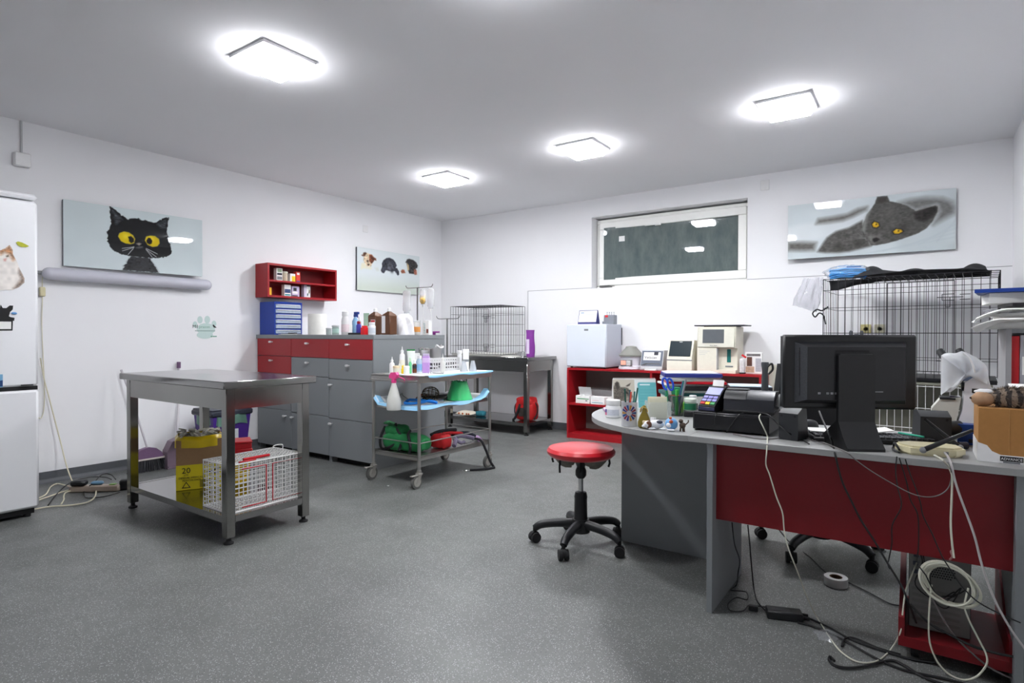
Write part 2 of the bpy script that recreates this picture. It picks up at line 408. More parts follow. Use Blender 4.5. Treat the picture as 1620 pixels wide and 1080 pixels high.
CB_black_tangle1 = [(5.375,-3.69,0.718),(5.372,-3.69,0.667),(5.378,-3.69,0.614),(5.389,-3.69,0.551),(5.364,-3.69,0.482),(5.363,-3.69,0.417),(5.353,-3.69,0.349),(5.358,-3.69,0.329)]
CB_black_tangle2 = [(5.399,-3.695,0.713),(5.413,-3.695,0.663),(5.427,-3.695,0.623),(5.442,-3.695,0.572),(5.449,-3.695,0.531),(5.475,-3.695,0.473),(5.497,-3.695,0.415),(5.517,-3.695,0.378),(5.551,-3.695,0.324),(5.591,-3.695,0.283),(5.646,-3.695,0.258),(5.698,-3.695,0.243)]
CB_black_tangle3 = [(5.382,-3.685,0.713),(5.403,-3.685,0.634),(5.414,-3.685,0.576),(5.435,-3.685,0.526),(5.438,-3.685,0.431),(5.436,-3.685,0.367),(5.459,-3.685,0.329),(5.482,-3.685,0.282),(5.519,-3.685,0.26)]
CB_black_low = [(4.938,-3.3,0.275),(4.87,-2.616,0.006),(4.985,-2.778,0.006),(5.092,-2.971,0.006),(5.174,-3.017,0.006),(5.264,-3.089,0.006),(5.348,-3.162,0.006),(5.413,-3.137,0.006)]
CB_adapter_in1 = [(4.829,-3.4,0.304),(4.842,-3.42,0.229),(4.854,-3.45,0.173),(4.834,-3.309,0.01),(4.883,-3.464,0.01),(4.928,-3.536,0.01)]
CB_adapter_in2 = [(4.775,-3.45,0.318),(4.786,-3.45,0.227),(4.812,-3.47,0.17),(4.814,-3.5,0.126),(4.77,-3.348,0.008),(4.763,-3.417,0.008),(4.822,-3.398,0.008),(4.844,-3.472,0.008),(4.802,-3.479,0.008),(4.789,-3.56,0.008),(4.811,-3.614,0.008),(4.854,-3.59,0.008),(4.863,-3.522,0.008),(4.888,-3.511,0.008),(4.925,-3.499,0.008)]
CB_adapter_out1 = [(5.056,-3.489,0.006),(5.108,-3.509,0.006),(5.167,-3.54,0.006),(5.223,-3.581,0.006),(5.285,-3.602,0.006),(5.343,-3.613,0.006),(5.417,-3.62,0.006),(5.489,-3.598,0.006)]
CB_adapter_out2 = [(5.053,-3.56,0.006),(5.104,-3.56,0.006),(5.183,-3.592,0.006),(5.237,-3.625,0.006),(5.298,-3.669,0.006),(5.356,-3.701,0.006),(5.418,-3.712,0.006),(5.504,-3.696,0.006),(5.585,-3.693,0.006)]
CB_black_curl = [(5.214,-3.666,0.008),(5.215,-3.612,0.008),(5.233,-3.578,0.008),(5.263,-3.579,0.008),(5.324,-3.605,0.008),(5.39,-3.609,0.008)]
CB_black_hook = [(5.203,-3.787,0.007),(5.187,-3.764,0.007),(5.189,-3.797,0.007),(5.216,-3.82,0.007),(5.26,-3.798,0.007),(5.32,-3.728,0.007),(5.364,-3.669,0.007),(5.4,-3.681,0.007),(5.453,-3.725,0.007),(5.519,-3.742,0.007)]
CB_power_bag = [(5.182,-3.628,0.004)]
CB_wall_up = [(0.03,-4.471,1.585),(0.02,-4.487,1.551),(0.015,-4.486,1.408),(0.015,-4.491,1.218),(0.015,-4.485,0.979),(0.02,-4.48,0.788),(0.02,-4.481,0.597),(0.02,-4.497,0.503),(0.05,-4.528,0.509)]
CB_wall_down = [(0.03,-4.505,0.952),(0.03,-4.483,0.789),(0.035,-4.454,0.643),(0.05,-4.424,0.473),(0.08,-4.398,0.304),(0.16,-4.389,0.144),(0.3,-4.402,0.056),(0.371,-4.406,0.03)]
CB_w1 = [(0.542,-4.689,0.012),(0.449,-4.602,0.012),(0.23,-4.508,0.012),(0.158,-4.448,0.012),(0.248,-4.429,0.012),(0.39,-4.416,0.012)]
CB_w2 = [(0.607,-4.707,0.014),(0.545,-4.62,0.014),(0.481,-4.529,0.014),(0.424,-4.424,0.014)]
CB_w3 = [(0.8,-4.762,0.01),(0.815,-4.684,0.01),(0.882,-4.602,0.01),(0.899,-4.52,0.01),(0.822,-4.445,0.01),(0.651,-4.37,0.01),(0.451,-4.299,0.01)]
CB_w4 = [(0.825,-4.629,0.015),(0.715,-4.58,0.015),(0.604,-4.545,0.015),(0.505,-4.496,0.015),(0.473,-4.393,0.015)]
CB_b1 = [(0.751,-4.678,0.006),(0.597,-4.604,0.01),(0.397,-4.491,0.02),(0.259,-4.393,0.025),(0.17,-4.291,0.02),(0.18,-4.211,0.02),(0.275,-4.168,0.02),(0.374,-4.171,0.02)]
CB_b2 = [(0.592,-4.388,0.05),(0.543,-4.339,0.06),(0.425,-4.265,0.07),(0.365,-4.21,0.07),(0.402,-4.181,0.06),(0.537,-4.203,0.05)]
CB_b3 = [(0.457,-4.372,0.008),(0.612,-4.429,0.008),(0.753,-4.466,0.008),(0.803,-4.431,0.008),(0.82,-4.361,0.008),(0.781,-4.269,0.008)]

# ================================================================ THE SETTING
RX, RYF, RH = 6.04, -7.6, 2.70
def floor_material():
    m = bpy.data.materials.new('speckled_vinyl')
    m.use_nodes = True
    nt = m.node_tree; b = nt.nodes['Principled BSDF']; L = nt.links.new
    tc = nt.nodes.new('ShaderNodeTexCoord')
    def noise(sc, det=3):
        n = nt.nodes.new('ShaderNodeTexNoise'); n.inputs['Scale'].default_value = sc; n.inputs['Detail'].default_value = det
        L(tc.outputs['Object'], n.inputs['Vector']); return n
    def ramp(src, p0, c0, p1, c1):
        r = nt.nodes.new('ShaderNodeValToRGB')
        r.color_ramp.elements[0].position = p0; r.color_ramp.elements[0].color = c0
        r.color_ramp.elements[1].position = p1; r.color_ramp.elements[1].color = c1
        L(src, r.inputs['Fac']); return r
    big = noise(2.2, 5)
    base = ramp(big.outputs['Fac'], .3, col((92, 94, 92)), .75, col((105, 107, 105)))
    def speck(scale, lo, hi, colr, prev):
        v = nt.nodes.new('ShaderNodeTexVoronoi'); v.inputs['Scale'].default_value = scale
        L(tc.outputs['Object'], v.inputs['Vector'])
        d = ramp(v.outputs['Distance'], lo, (1, 1, 1, 1), hi, (0, 0, 0, 1))
        w = nt.nodes.new('ShaderNodeSeparateColor'); L(v.outputs['Color'], w.inputs['Color'])
        g = nt.nodes.new('ShaderNodeMath'); g.operation = 'GREATER_THAN'; g.inputs[1].default_value = .45
        L(w.outputs['Red'], g.inputs[0])
        mu = nt.nodes.new('ShaderNodeMath'); mu.operation = 'MULTIPLY'
        L(d.outputs['Color'], mu.inputs[0]); L(g.outputs['Value'], mu.inputs[1])
        mx = nt.nodes.new('ShaderNodeMix'); mx.data_type = 'RGBA'
        L(mu.outputs['Value'], mx.inputs['Factor']); L(prev, mx.inputs['A']); mx.inputs['B'].default_value = col(colr)
        return mx.outputs['Result']
    c = speck(150, .22, .34, (158, 160, 160), base.outputs['Color'])
    c = speck(115, .2, .32, (72, 75, 76), c)
    c = speck(105, .1, .17, (198, 200, 200), c)
    L(c, b.inputs['Base Color'])
    rr = ramp(noise(5, 4).outputs['Fac'], .3, (.36, .36, .36, 1), .7, (.5, .5, .5, 1))
    L(rr.outputs['Color'], b.inputs['Roughness'])
    bp = nt.nodes.new('ShaderNodeBump'); bp.inputs['Strength'].default_value = .12; bp.inputs['Distance'].default_value = .001
    L(noise(220, 2).outputs['Fac'], bp.inputs['Height']); L(bp.outputs['Normal'], b.inputs['Normal'])
    return m
FLOORM = floor_material()
WALLM = M('white_wall_paint', (238, 238, 240), .8, var=.02, scale=3, bump=.06)
CEILM = M('ceiling_paint', (238, 238, 240), .85, var=.015, scale=2)
SKIRT = M('grey_vinyl_skirting', (88, 91, 95), .5, var=.12, scale=90)

struct(MB().box(-.15, RX + .15, RYF - .15, .4, -.12, 0), 'floor', FLOORM)
struct(MB().box(-.15, RX + .15, RYF - .15, .4, RH, RH + .12), 'ceiling', CEILM)
struct(MB().box(-.15, 0, RYF, .2, 0, RH), 'wall_left', WALLM)
struct(MB().box(RX, RX + .15, RYF, .2, 0, RH), 'wall_right', WALLM)
struct(MB().box(-.15, RX + .15, RYF - .15, RYF, 0, RH), 'wall_front', WALLM)
WX0, WX1, WZ0, WZ1 = 2.325, 4.04, 1.672, 2.492
b = MB()
b.box(0, WX0, 0, .25, 0, RH).box(WX1, RX, 0, .25, 0, RH).box(WX0, WX1, 0, .25, 0, WZ0).box(WX0, WX1, 0, .25, WZ1, RH)
struct(b, 'wall_back', WALLM)
# thicker lining on the lower part of the back wall, ending in a small ledge
b = MB().box(1.46, WX0, -.02, 0, 0, 1.674).box(WX0, WX1, -.02, 0, 0, 1.668).box(WX1, RX, -.02, 0, 0, 1.68)
struct(b, 'trim_1', WALLM)
b = MB().box(1.456, WX0 - .001, -.022, -.001, 1.674, 1.679).box(WX1 + .001, RX - .001, -.022, -.001, 1.68, 1.685).box(1.454, 1.46, -.022, -.001, .09, 1.679)  # shadow line along the ledge and lining edge, put in as thin grey strips
struct(b, 'shadow_line', M('grey_shadow_line', (150, 150, 152), .6))
struct(MB().box(0, .005, RYF, 0, 0, .085).prism([(0, 0), (.03, 0), (.018, .006), (.008, .018), (.005, .03), (0, .03)], 'y', RYF, 0), 'baseboard_left', SKIRT)
b = MB().box(0.005, 1.46, -.005, 0, 0, .085).box(1.46, RX, -.025, -.02, 0, .085)
struct(b, 'baseboard_back', SKIRT)
struct(MB().box(RX - .005, RX, RYF, -.025, 0, .085), 'baseboard_right', SKIRT)

# window: recessed tilt window with a dusty dark pane
FRAMEM = M('white_window_pvc', (240, 240, 236), .4, var=.02)
def pane_material():
    m = bpy.data.materials.new('dusty_night_glass'); m.use_nodes = True
    nt = m.node_tree; b = nt.nodes['Principled BSDF']; L = nt.links.new
    tc = nt.nodes.new('ShaderNodeTexCoord'); n = nt.nodes.new('ShaderNodeTexNoise')
    n.inputs['Scale'].default_value = 6; n.inputs['Detail'].default_value = 8; n.inputs['Roughness'].default_value = .7
    mp = nt.nodes.new('ShaderNodeMapping'); mp.inputs['Scale'].default_value = (2, 1, .7)
    L(tc.outputs['Object'], mp.inputs['Vector']); L(mp.outputs['Vector'], n.inputs['Vector'])
    r = nt.nodes.new('ShaderNodeValToRGB')
    r.color_ramp.elements[0].position = .3; r.color_ramp.elements[0].color = col((84, 96, 96))
    r.color_ramp.elements[1].position = .75; r.color_ramp.elements[1].color = col((112, 122, 120))
    L(n.outputs['Fac'], r.inputs['Fac']); L(r.outputs['Color'], b.inputs['Base Color'])
    b.inputs['Roughness'].default_value = .012; b.inputs['Specular IOR Level'].default_value = .6
    return m
def frame(b, x0, x1, z0, z1, w, y0, y1, bev=.006):
    b.box(x0, x1, y0, y1, z1 - w, z1, bev).box(x0, x1, y0, y1, z0, z0 + w, bev)
    b.box(x0, x0 + w, y0, y1, z0 + w, z1 - w, bev).box(x1 - w, x1, y0, y1, z0 + w, z1 - w, bev)
    return b
win = struct(frame(MB(), WX0 + .01, WX1 - .01, WZ0 + .004, WZ1 - .02, .05, .12, .2), 'window_1', FRAMEM)
frame(MB(), WX0 + .05, WX1 - .03, WZ0 + .035, WZ1 - .055, .085, .1, .135).build('sash', FRAMEM, win)
MB().at((WX0 + WX1) / 2, .122, 0, math.radians(1.7)).box(-.75, .75, -.004, .004, WZ0 + .1, WZ1 - .12).build('pane', pane_material(), win)
b = MB().box(3.05, 3.12, .08, .1, 2.335, 2.36, .004).box(2.94, 3.1, .068, .08, 2.34, 2.358, .004)
b.build('handle', FRAMEM, win)
MB().box(2.62, 2.69, .1, .1045, 2.2, 2.26).build('sticker', PAPER, win)
b = MB().box(2.43, 2.54, -.012, .1, 1.676, 1.7, .004).cyl((2.4, -.01, 1.69), (2.62, -.014, 1.685), .004, n=6)
b.build('hinge', M('hinge_metal', (120, 120, 118), .4, .8), win)

# ================================================================ CEILING LIGHTS
LAMPE = M('lamp_diffuser', (250, 251, 255), .4, var=0, emit=132.0)
LAMPS = M('lamp_diffuser_side', (250, 251, 255), .4, var=0, emit=26.0)
LPLATE = M('lamp_base_plate', (236, 236, 240), .5, var=.02)
def ceiling_light(x, y, label):
    t = thing('ceiling_light', label, 'light', (x, y, RH), 0, 'square ceiling lights')
    MB().box(-.167, .167, -.167, .167, -.016, 0, .003).build('base_plate', LPLATE, t)
    b = MB().m(1).box(-.138, .138, -.138, .138, -.062, -.016, .014).m(0).box(-.127, .127, -.127, .127, -.0625, -.0615)
    b.build('diffuser', [LAMPE, LAMPS], t)
    return t
L1 = ceiling_light(2.41, -4.11, 'lit square ceiling light nearest the wall of the black cat picture')
for x, y, lb in [(1.56, -1.67, 'lit square ceiling light above the cabinets, farthest into the room'),
                 (3.13, -1.73, 'lit square ceiling light in front of the window, middle of the far row'),
                 (4.69, -1.74, 'lit square ceiling light nearest the grey kitten picture'),
                 (4.03, -4.13, 'lit square ceiling light over the floor before the red stool')]:
    dup(L1, (x, y, RH), 0, lb)

# ================================================================ CAMERA
cam = bpy.data.cameras.new('camera'); co = bpy.data.objects.new('camera', cam); COL.objects.link(co)
cam.sensor_width = 36; cam.lens = 920.8603 / 1620 * 36; cam.clip_start = .05
ya, pi_, ro = math.radians(34.8928), math.radians(-.6137), math.radians(.1029)
Fv = Vector((-math.sin(ya) * math.cos(pi_), math.cos(ya) * math.cos(pi_), math.sin(pi_)))
R0 = Vector((math.cos(ya), math.sin(ya), 0)); U0 = R0.cross(Fv)
Rv = R0 * math.cos(ro) + U0 * math.sin(ro); Uv = U0 * math.cos(ro) - R0 * math.sin(ro)
mw = Matrix(((Rv.x, Uv.x, -Fv.x, 5.431), (Rv.y, Uv.y, -Fv.y, -6.0625), (Rv.z, Uv.z, -Fv.z, 1.1281), (0, 0, 0, 1)))
co.matrix_world = mw
SC.camera = co
w = bpy.data.worlds.new('night'); SC.world = w; w.use_nodes = True
w.node_tree.nodes['Background'].inputs['Color'].default_value = (.012, .014, .016, 1)
SC.view_settings.view_transform = 'Standard'; SC.view_settings.look = 'None'; SC.view_settings.gamma = 1
SC.view_settings.exposure = 0.43

# ================================================================ WALL PIECES
t = thing('junction_box', 'white electrical box with a grey conduit above the fridge', 'electrical box', (0, -4.603, 2.41))
MB().box(0, .045, -.05, .05, -.052, .05, .008).build('box_cover', WHITE, t)
MB().box(0, .012, -.006, .006, .05, .29, .002).build('conduit', LGREY, t)
tag(MB().box(3.0 - 3.04, .04, -.008, 0, -.05, .05, .003).build('cover_plate', WHITE, loc=(4.2, 0, 2.59)), 'blank white cover plate high on the wall, right of the window', 'cover plate')
tag(MB().box(0, .006, -.04, .04, -.04, .04, .002).build('cover_plate', WHITE, loc=(0, -1.346, 2.396)), 'blank white cover plate high on the wall above the puppy picture', 'cover plate')
def outlet(x, label, m):
    t = thing('power_outlet', label, 'outlet', (x, -.02, 1.19), 0)
    MB().box(-.04, .04, -.012, 0, -.04, .04, .004).build('face_plate', m, t)
    MB().lathe([(.022, 0), (.022, .003), (.018, .003), (.018, -.004)], 20).at().build('socket', m, t).matrix_local = Matrix.Translation((0, -.012, 0)) @ Matrix.Rotation(PI / 2, 4, 'X')
outlet(5.05, 'yellowed wall outlet behind the black cage, the left one', M('aged_outlet', (206, 196, 140), .4))
outlet(5.155, 'cream wall outlet behind the black cage, the right one', IVORY)

# sealed tube lamp under the black cat picture, unlit
t = thing('tube_lamp', 'unlit grey tube lamp fixed below the black cat picture', 'lamp', (0, -3.87, 1.585))
tm = M('lamp_tube_cover', (196, 196, 206), .22, var=.02)
prof = [(-.0, .0)]
b = MB()
b.tube([(.065, -.585, 0), (.065, .585, 0)], .048, 20)
b.ell((.065, -.585, 0), (.048, .05, .048), 16, 10); b.ell((.065, .585, 0), (.048, .05, .048), 16, 10)
b.build('tube_cover', tm, t)
MB().box(0, .04, -.56, .56, -.03, .03, .005).build('mounting_rail', MGREY, t)
MB().cyl((.05, -.66, .005), (.05, -.62, .005), .014, n=10).build('cable_gland', MGREY, t)

# paw sticker with lettering
def paw_sticker():
    t = thing('wall_sticker', 'pale green paw shaped sticker with small lettering on white wall', 'sticker', (0, -3.25, 1.19))
    g = M('pale_green_film', (196, 216, 212), .5, var=.02)
    b = MB()
    def disc(y, z, ry, rz_, x):
        b.prism([(y + ry * math.cos(a * PI / 12), z + rz_ * math.sin(a * PI / 12)) for a in range(24)], 'x', .0005, x)
    disc(0, -.01, .085, .055, .0012); disc(-.01, -.065, .075, .035, .0014); disc(-.055, .075, .024, .034, .0011); disc(.012, .078, .026, .036, .0013); disc(-.1, .03, .02, .03, .0015); disc(.075, .04, .022, .03, .0016)
    b.build('paw_print', g, t)
    gi = M('green_print', (120, 170, 150), .6, var=0)
    text('lettering', 'Mil', .042, INK, t, (.0022, -.125, 0), (PI / 2, 0, PI / 2), 'LEFT')
    text('lettering', 'prazon', .036, gi, t, (.0022, -.065, 0), (PI / 2, 0, PI / 2), 'LEFT')
    b = MB()
    for k in range(22):
        b.box(.0014, .0022, -.1 + k * .0085, -.0945 + k * .0085, -.03, -.022)
    b.build('small_print', M('grey_green_print', (110, 140, 135), .6, var=0), t)
    b = MB().prism([(.05 + .008 * math.cos(a), -.078 + .008 * math.sin(a)) for a in [k * PI / 6 for k in range(12)]], 'x', .0014, .0022).box(.0014, .0022, -.005 + .065, .1, -.083, -.072)
    b.build('maker_mark', gi, t)
    MB().prism([(.06, .03), (.072, .034), (.08, .022), (.1, .005), (.085, .003), (.07, .008)], 'x', .0014, .0022).build('bird_mark', INK, t)
paw_sticker()

# ================================================================ PAINTED PRINTS
def inside(poly, S, T, ax=1.0):
    P = np.array(poly, float)
    ins = np.zeros(S.shape, bool); dist = np.full(S.shape, 9.0)
    n = len(P)
    for i in range(n):
        x1, y1 = P[i]; x2, y2 = P[(i + 1) % n]
        c = ((y1 > T) != (y2 > T))
        with np.errstate(divide='ignore', invalid='ignore'):
            ins ^= c & (S < (x2 - x1) * (T - y1) / (y2 - y1 + 1e-12) + x1)
        ex, ey = (x2 - x1) * ax, (y2 - y1); px, py = (S - x1) * ax, (T - y1)
        h = np.clip((px * ex + py * ey) / (ex * ex + ey * ey + 1e-12), 0, 1)
        dist = np.minimum(dist, np.hypot(px - h * ex, py - h * ey))
    return np.where(ins, dist, -dist)
class Paint:
    def __init__(s, nx, ny, asp, bg):
        s.S, s.T = np.meshgrid(np.linspace(0, 1, nx + 1), np.linspace(0, 1, ny + 1), indexing='ij')
        s.asp = asp; s.nx, s.ny = nx, ny
        s.C = np.zeros(s.S.shape + (3,)); s.C[:] = bg
        g = np.random.RandomState(3)
        s.N = g.rand(nx + 1, ny + 1)
    def smooth_noise(s, k, seed=1, sx=1.0):
        g = np.random.RandomState(seed); a = g.rand(int(k * s.asp * sx) + 3, k + 3)
        fx = s.S * (a.shape[0] - 2); fy = s.T * (a.shape[1] - 2)
        i = fx.astype(int); j = fy.astype(int); u = fx - i; v = fy - j
        u = u * u * (3 - 2 * u); v = v * v * (3 - 2 * v)
        return (a[i, j] * (1 - u) + a[i + 1, j] * u) * (1 - v) + (a[i, j + 1] * (1 - u) + a[i + 1, j + 1] * u) * v
    def mix(s, mask, c):
        m = np.clip(mask, 0, 1)[..., None]
        s.C = s.C * (1 - m) + np.asarray(c, float) * m
    def poly(s, poly, c, soft=.012, rough=0.0, noise=0.0, op=1.0):
        d = inside(poly, s.S, s.T, s.asp)
        if rough: d = d + (s.smooth_noise(40, 5) - .5) * rough
        m = np.clip(d / soft + .5, 0, 1) * op
        cc = np.zeros(s.C.shape); cc[:] = c
        if noise:
            f = 1 + (s.smooth_noise(26, 8) - .5) * noise + (s.smooth_noise(60, 9, .5) - .5) * noise
            cc = cc * f[..., None]
        m = m[..., None]
        s.C = s.C * (1 - m) + cc * m
        return d
    def blob(s, x, y, r, c, op=1.0, ry=None):
        ry = ry or r
        d = ((s.S - x) * s.asp / r) ** 2 + ((s.T - y) / ry) ** 2
        s.mix(np.exp(-d) * op, c)
    def line(s, a, b2, w, c, op=1.0):
        ex, ey = (b2[0] - a[0]) * s.asp, b2[1] - a[1]; px, py = (s.S - a[0]) * s.asp, s.T - a[1]
        h = np.clip((px * ex + py * ey) / (ex * ex + ey * ey + 1e-12), 0, 1)
        d = np.hypot(px - h * ex, py - h * ey)
        s.mix(np.clip(1.2 - d / w, 0, 1) * op, c)
    def mesh(s, name, fn, mat, parent):
        """fn(s,t) -> local point of the print"""
        nx, ny = s.nx, s.ny; W = ny + 1
        V = [fn(i / nx, j / ny) for i in range(nx + 1) for j in range(ny + 1)]
        Fc = [(i * W + j, (i + 1) * W + j, (i + 1) * W + j + 1, i * W + j + 1) for i in range(nx) for j in range(ny)]
        me = bpy.data.meshes.new(name); me.from_pydata(V, [], Fc)
        at = me.color_attributes.new('print', 'FLOAT_COLOR', 'POINT')
        c = np.clip(s.C, 0, 255) / 255.0
        c = np.where(c <= .04045, c / 12.92, ((c + .055) / 1.055) ** 2.4)
        rgba = np.ones((c.shape[0] * c.shape[1], 4), np.float32); rgba[:, :3] = c.reshape(-1, 3)
        at.data.foreach_set('color', rgba.ravel())
        me.materials.append(mat)
        o = bpy.data.objects.new(name, me); COL.objects.link(o); o.parent = parent
        return o
PRINT = art_material('glossy_print')
PRINTM = art_material('matt_print', .45, 0)
EDGEM = M('glass_edge', (58, 64, 70), .3)

# --- black cat picture (left wall)
t = thing('wall_picture', 'glass picture of a black cat with big yellow eyes', 'picture', (.0, -4.356, 1.658), math.radians(-2.3))
W_, H_ = 1.0405, .5115
MB().box(.004, .028, 0, W_, 0, H_, .002).build('glass_panel', EDGEM, t)
p = Paint(300, 148, W_ / H_, (206, 217, 219))
p.C += ((p.smooth_noise(3, 2) - .5) * 8)[..., None]
fur = dict(rough=.022, soft=.01, noise=.4)
p.poly(P1_body, (30, 31, 34), **fur)
p.poly(P1_head, (22, 23, 25), **fur)
p.poly(P1_body, (44, 45, 48), .05, noise=.5, op=.35)
p.blob(.55, .45, .12, (44, 46, 50), .4)
for q in (P1_earL, P1_earR): p.poly(q, (78, 84, 90), .05, noise=.9, op=.75)
for q in (P1_eyeL, P1_eyeR):
    cx = sum(a for a, _ in q) / len(q); cy = sum(b_ for _, b_ in q) / len(q)
    big = [(cx + (a - cx) * 1.13, cy + (b_ - cy) * 1.13) for a, b_ in q]
    p.poly(big, (18, 18, 20), .01); p.poly([(cx + (a - cx) * 1.05, cy + (b_ - cy) * 1.05) for a, b_ in q], (120, 118, 92), .012)
    p.poly(q, (212, 186, 22), .012); p.blob(cx - .01, cy + .02, .05, (248, 228, 60), .8)
for q in (P1_pupL, P1_pupR): p.poly(q, (20, 18, 16), .012)
p.poly(P1_nose, (150, 140, 132), .02); p.poly(P1_mouth, (110, 108, 108), .02, op=.7)
for q in (P1_w0, P1_w1, P1_w2, P1_w3, P1_w4, P1_w5): p.line(q[0], q[1], .006, (205, 208, 210), .9)
p.mesh('print', lambda a, c: (.0285, a * W_, c * H_), PRINT, t)

# --- puppies picture (left wall, farther)
t = thing('wall_picture', 'glass picture of three puppies looking over a white edge', 'picture', (0, -1.496, 1.657))
W_, H_ = 1.041, .506
MB().box(.004, .028, 0, W_, 0, H_, .002).build('glass_panel', EDGEM, t)
p = Paint(220, 110, W_ / H_, (216, 224, 226))
p.mix(np.clip((.42 - p.T) * 2.2, 0, .75), (198, 208, 192))
p.poly(P2_d1chest, (226, 222, 196), .05); p.poly(P2_d1paw, (206, 212, 206), .05)
p.poly(P2_d1, (222, 200, 168), .025, noise=.3); p.poly(P2_d1ear, (92, 58, 40), .03, noise=.6)
p.poly(P2_d1patch, (112, 60, 38), .03, noise=.7); p.poly(P2_d1nose, (46, 26, 22), .025)
p.blob(.155, .7, .03, (60, 40, 32)); p.blob(.215, .68, .02, (40, 24, 20))
for q in (P2_d2head, P2_d2pawL, P2_d2pawR): p.poly(q, (42, 44, 54), .025, noise=.7)
p.poly(P2_d2muz, (96, 98, 108), .06, noise=.6, op=.75); p.blob(.53, .54, .05, (34, 34, 42), .9)
p.blob(.455, .52, .018, (200, 202, 206), .9); p.blob(.6, .49, .018, (190, 192, 200), .9)
p.poly(P2_d3head, (44, 42, 42), .03, noise=.7); p.poly(P2_d3chest, (206, 178, 130), .03)
p.poly(P2_d3paw, (136, 76, 50), .03, noise=.4); p.poly(P2_d3paw2, (150, 90, 72), .03, noise=.4)
p.blob(.87, .6, .03, (70, 66, 64))
p.mesh('print', lambda a, c: (.0285, a * W_, c * H_), PRINT, t)

# --- grey kitten picture (back wall)
t = thing('wall_picture', 'glass picture of a grey kitten with amber eyes', 'picture', (4.42, -.05, 1.845), math.radians(2.2))
W_, H_ = 1.26, .5035
MB().box(0, W_, -.028, -.004, 0, H_, .002).build('glass_panel', EDGEM, t)
p = Paint(340, 136, W_ / H_, (204, 213, 216))
p.C += ((p.smooth_noise(4, 2) - .5) * 16)[..., None]
p.mix(np.clip(1.2 - np.abs(p.T - .45 - .25 * p.S) * 6, 0, .5) * (p.S < .5), (226, 230, 232))
for i in range(6): p.line((.5 + .1 * i, .02 + .03 * i), (1.0, .2 + .07 * i), .02, (192, 202, 207), .5)
p.poly(P3_paw, (112, 110, 106), .09, noise=.1); p.poly(P3_tail, (106, 104, 100), .1, noise=.12)
p.poly(P3_back, (118, 118, 116), .12, noise=.1)
p.poly(P3_body, (92, 91, 88), .05, rough=.0, noise=.22)
p.poly(P3_head, (86, 85, 82), .02, rough=.006, noise=.2)
p.blob(.33, .17, .09, (64, 62, 58), .55); p.blob(.45, .2, .07, (52, 50, 48), .6)
p.poly(P3_earin, (46, 43, 42), .05, noise=.25, op=.9); p.poly(P3_earin2, (62, 58, 54), .05, op=.8)
p.poly(P3_muz, (118, 117, 113), .06, noise=.2, op=.75); p.blob(.63, .72, .1, (104, 103, 98), .5); p.blob(.72, .4, .07, (58, 56, 54), .5)
p.poly(P3_rim, (172, 176, 172), .05, op=.5); p.poly(P3_rimE, (205, 208, 204), .025, op=.7)
for q in (P3_eyeL, P3_eyeR):
    cx = sum(a for a, _ in q) / len(q); cy = sum(b_ for _, b_ in q) / len(q)
    p.poly([(cx + (a - cx) * 1.3, cy + (b_ - cy) * 1.35) for a, b_ in q], (34, 32, 30), .02)
    p.poly(q, (214, 170, 34), .02); p.blob(cx + .004, cy + .01, .013, (30, 26, 20), 1.0)
    p.blob(cx - .006, cy + .02, .018, (238, 208, 84), .6)
p.poly(P3_nose, (44, 42, 42), .025)
for i in range(7): p.line((.5, .3 - i * .01), (.36 + .02 * i, .27 + .035 * i), .006, (150, 150, 146), .25)
p.mesh('print', lambda a, c: (a * W_, -.0285, c * H_), PRINT, t)

# ================================================================ FRIDGE
t = thing('fridge', 'tall white fridge freezer with animal magnets on its door', 'fridge', (.958, -4.78, 0))
FRW = M('fridge_enamel', (232, 233, 236), .25, var=.01, coat=.3)
MB().box(-.64, -.045, -.6, 0, .05, 1.955, .008).build('cabinet_body', FRW, t)
MB().box(-.64, .0, -.602, .002, 1.955, 1.99, .02).build('top_cover', FRW, t)
MB().box(-.04, 0, -.6, 0, .808, 1.945, .016).build('door', FRW, t)
lo = MB().box(-.04, 0, -.6, 0, .055, .788, .016).build('door', FRW, t)
MB().box(-.05, -.012, -.595, -.004, .786, .81).build('door_gap', BLACKM, t)
MB().box(-.6, -.03, -.58, -.02, .02, .05).build('plinth', BLACKM, t)
for y in (-.55, -.05):
    MB().cyl((-.05, y, 0), (-.05, y, .022), .018, n=12).build('foot', BLACKM, t)
MB().box(0, .004, -.09, -.03, .815, .822).build('seal', BLACKM, t)

FX = .958
def flat_magnet(name, label, paint_fn, y0, y1, z0, z1, outline, cat='magnet'):
    t = thing(name, label, cat, (FX, (y0 + y1) / 2, z0))
    cy = (y0 + y1) / 2
    b = MB().prism([(a - cy, c - z0) for a, c in outline], 'x', 0, .002)
    b.build('backing', PAPER, t)
    return t, cy
def print_from(t, outline, cy, z0, paints, thick=.0022):
    for k, (poly, m) in enumerate(paints):
        MB().prism([(a - cy, c - z0) for a, c in poly], 'x', .0019, thick + k * .0003).build('print', m, t)
fb = lambda n, c: M(n, c, .5, var=.15, scale=90)
# leaf shaped magnet
t, cy = flat_magnet('fridge_magnet', 'yellow green leaf shaped magnet high on the fridge door', None, -4.89, -4.84, 1.68, 1.71, MG_leaf)
print_from(t, MG_leaf, cy, 1.68, [(MG_leaf, fb('leaf_green', (176, 178, 24)))], .006)
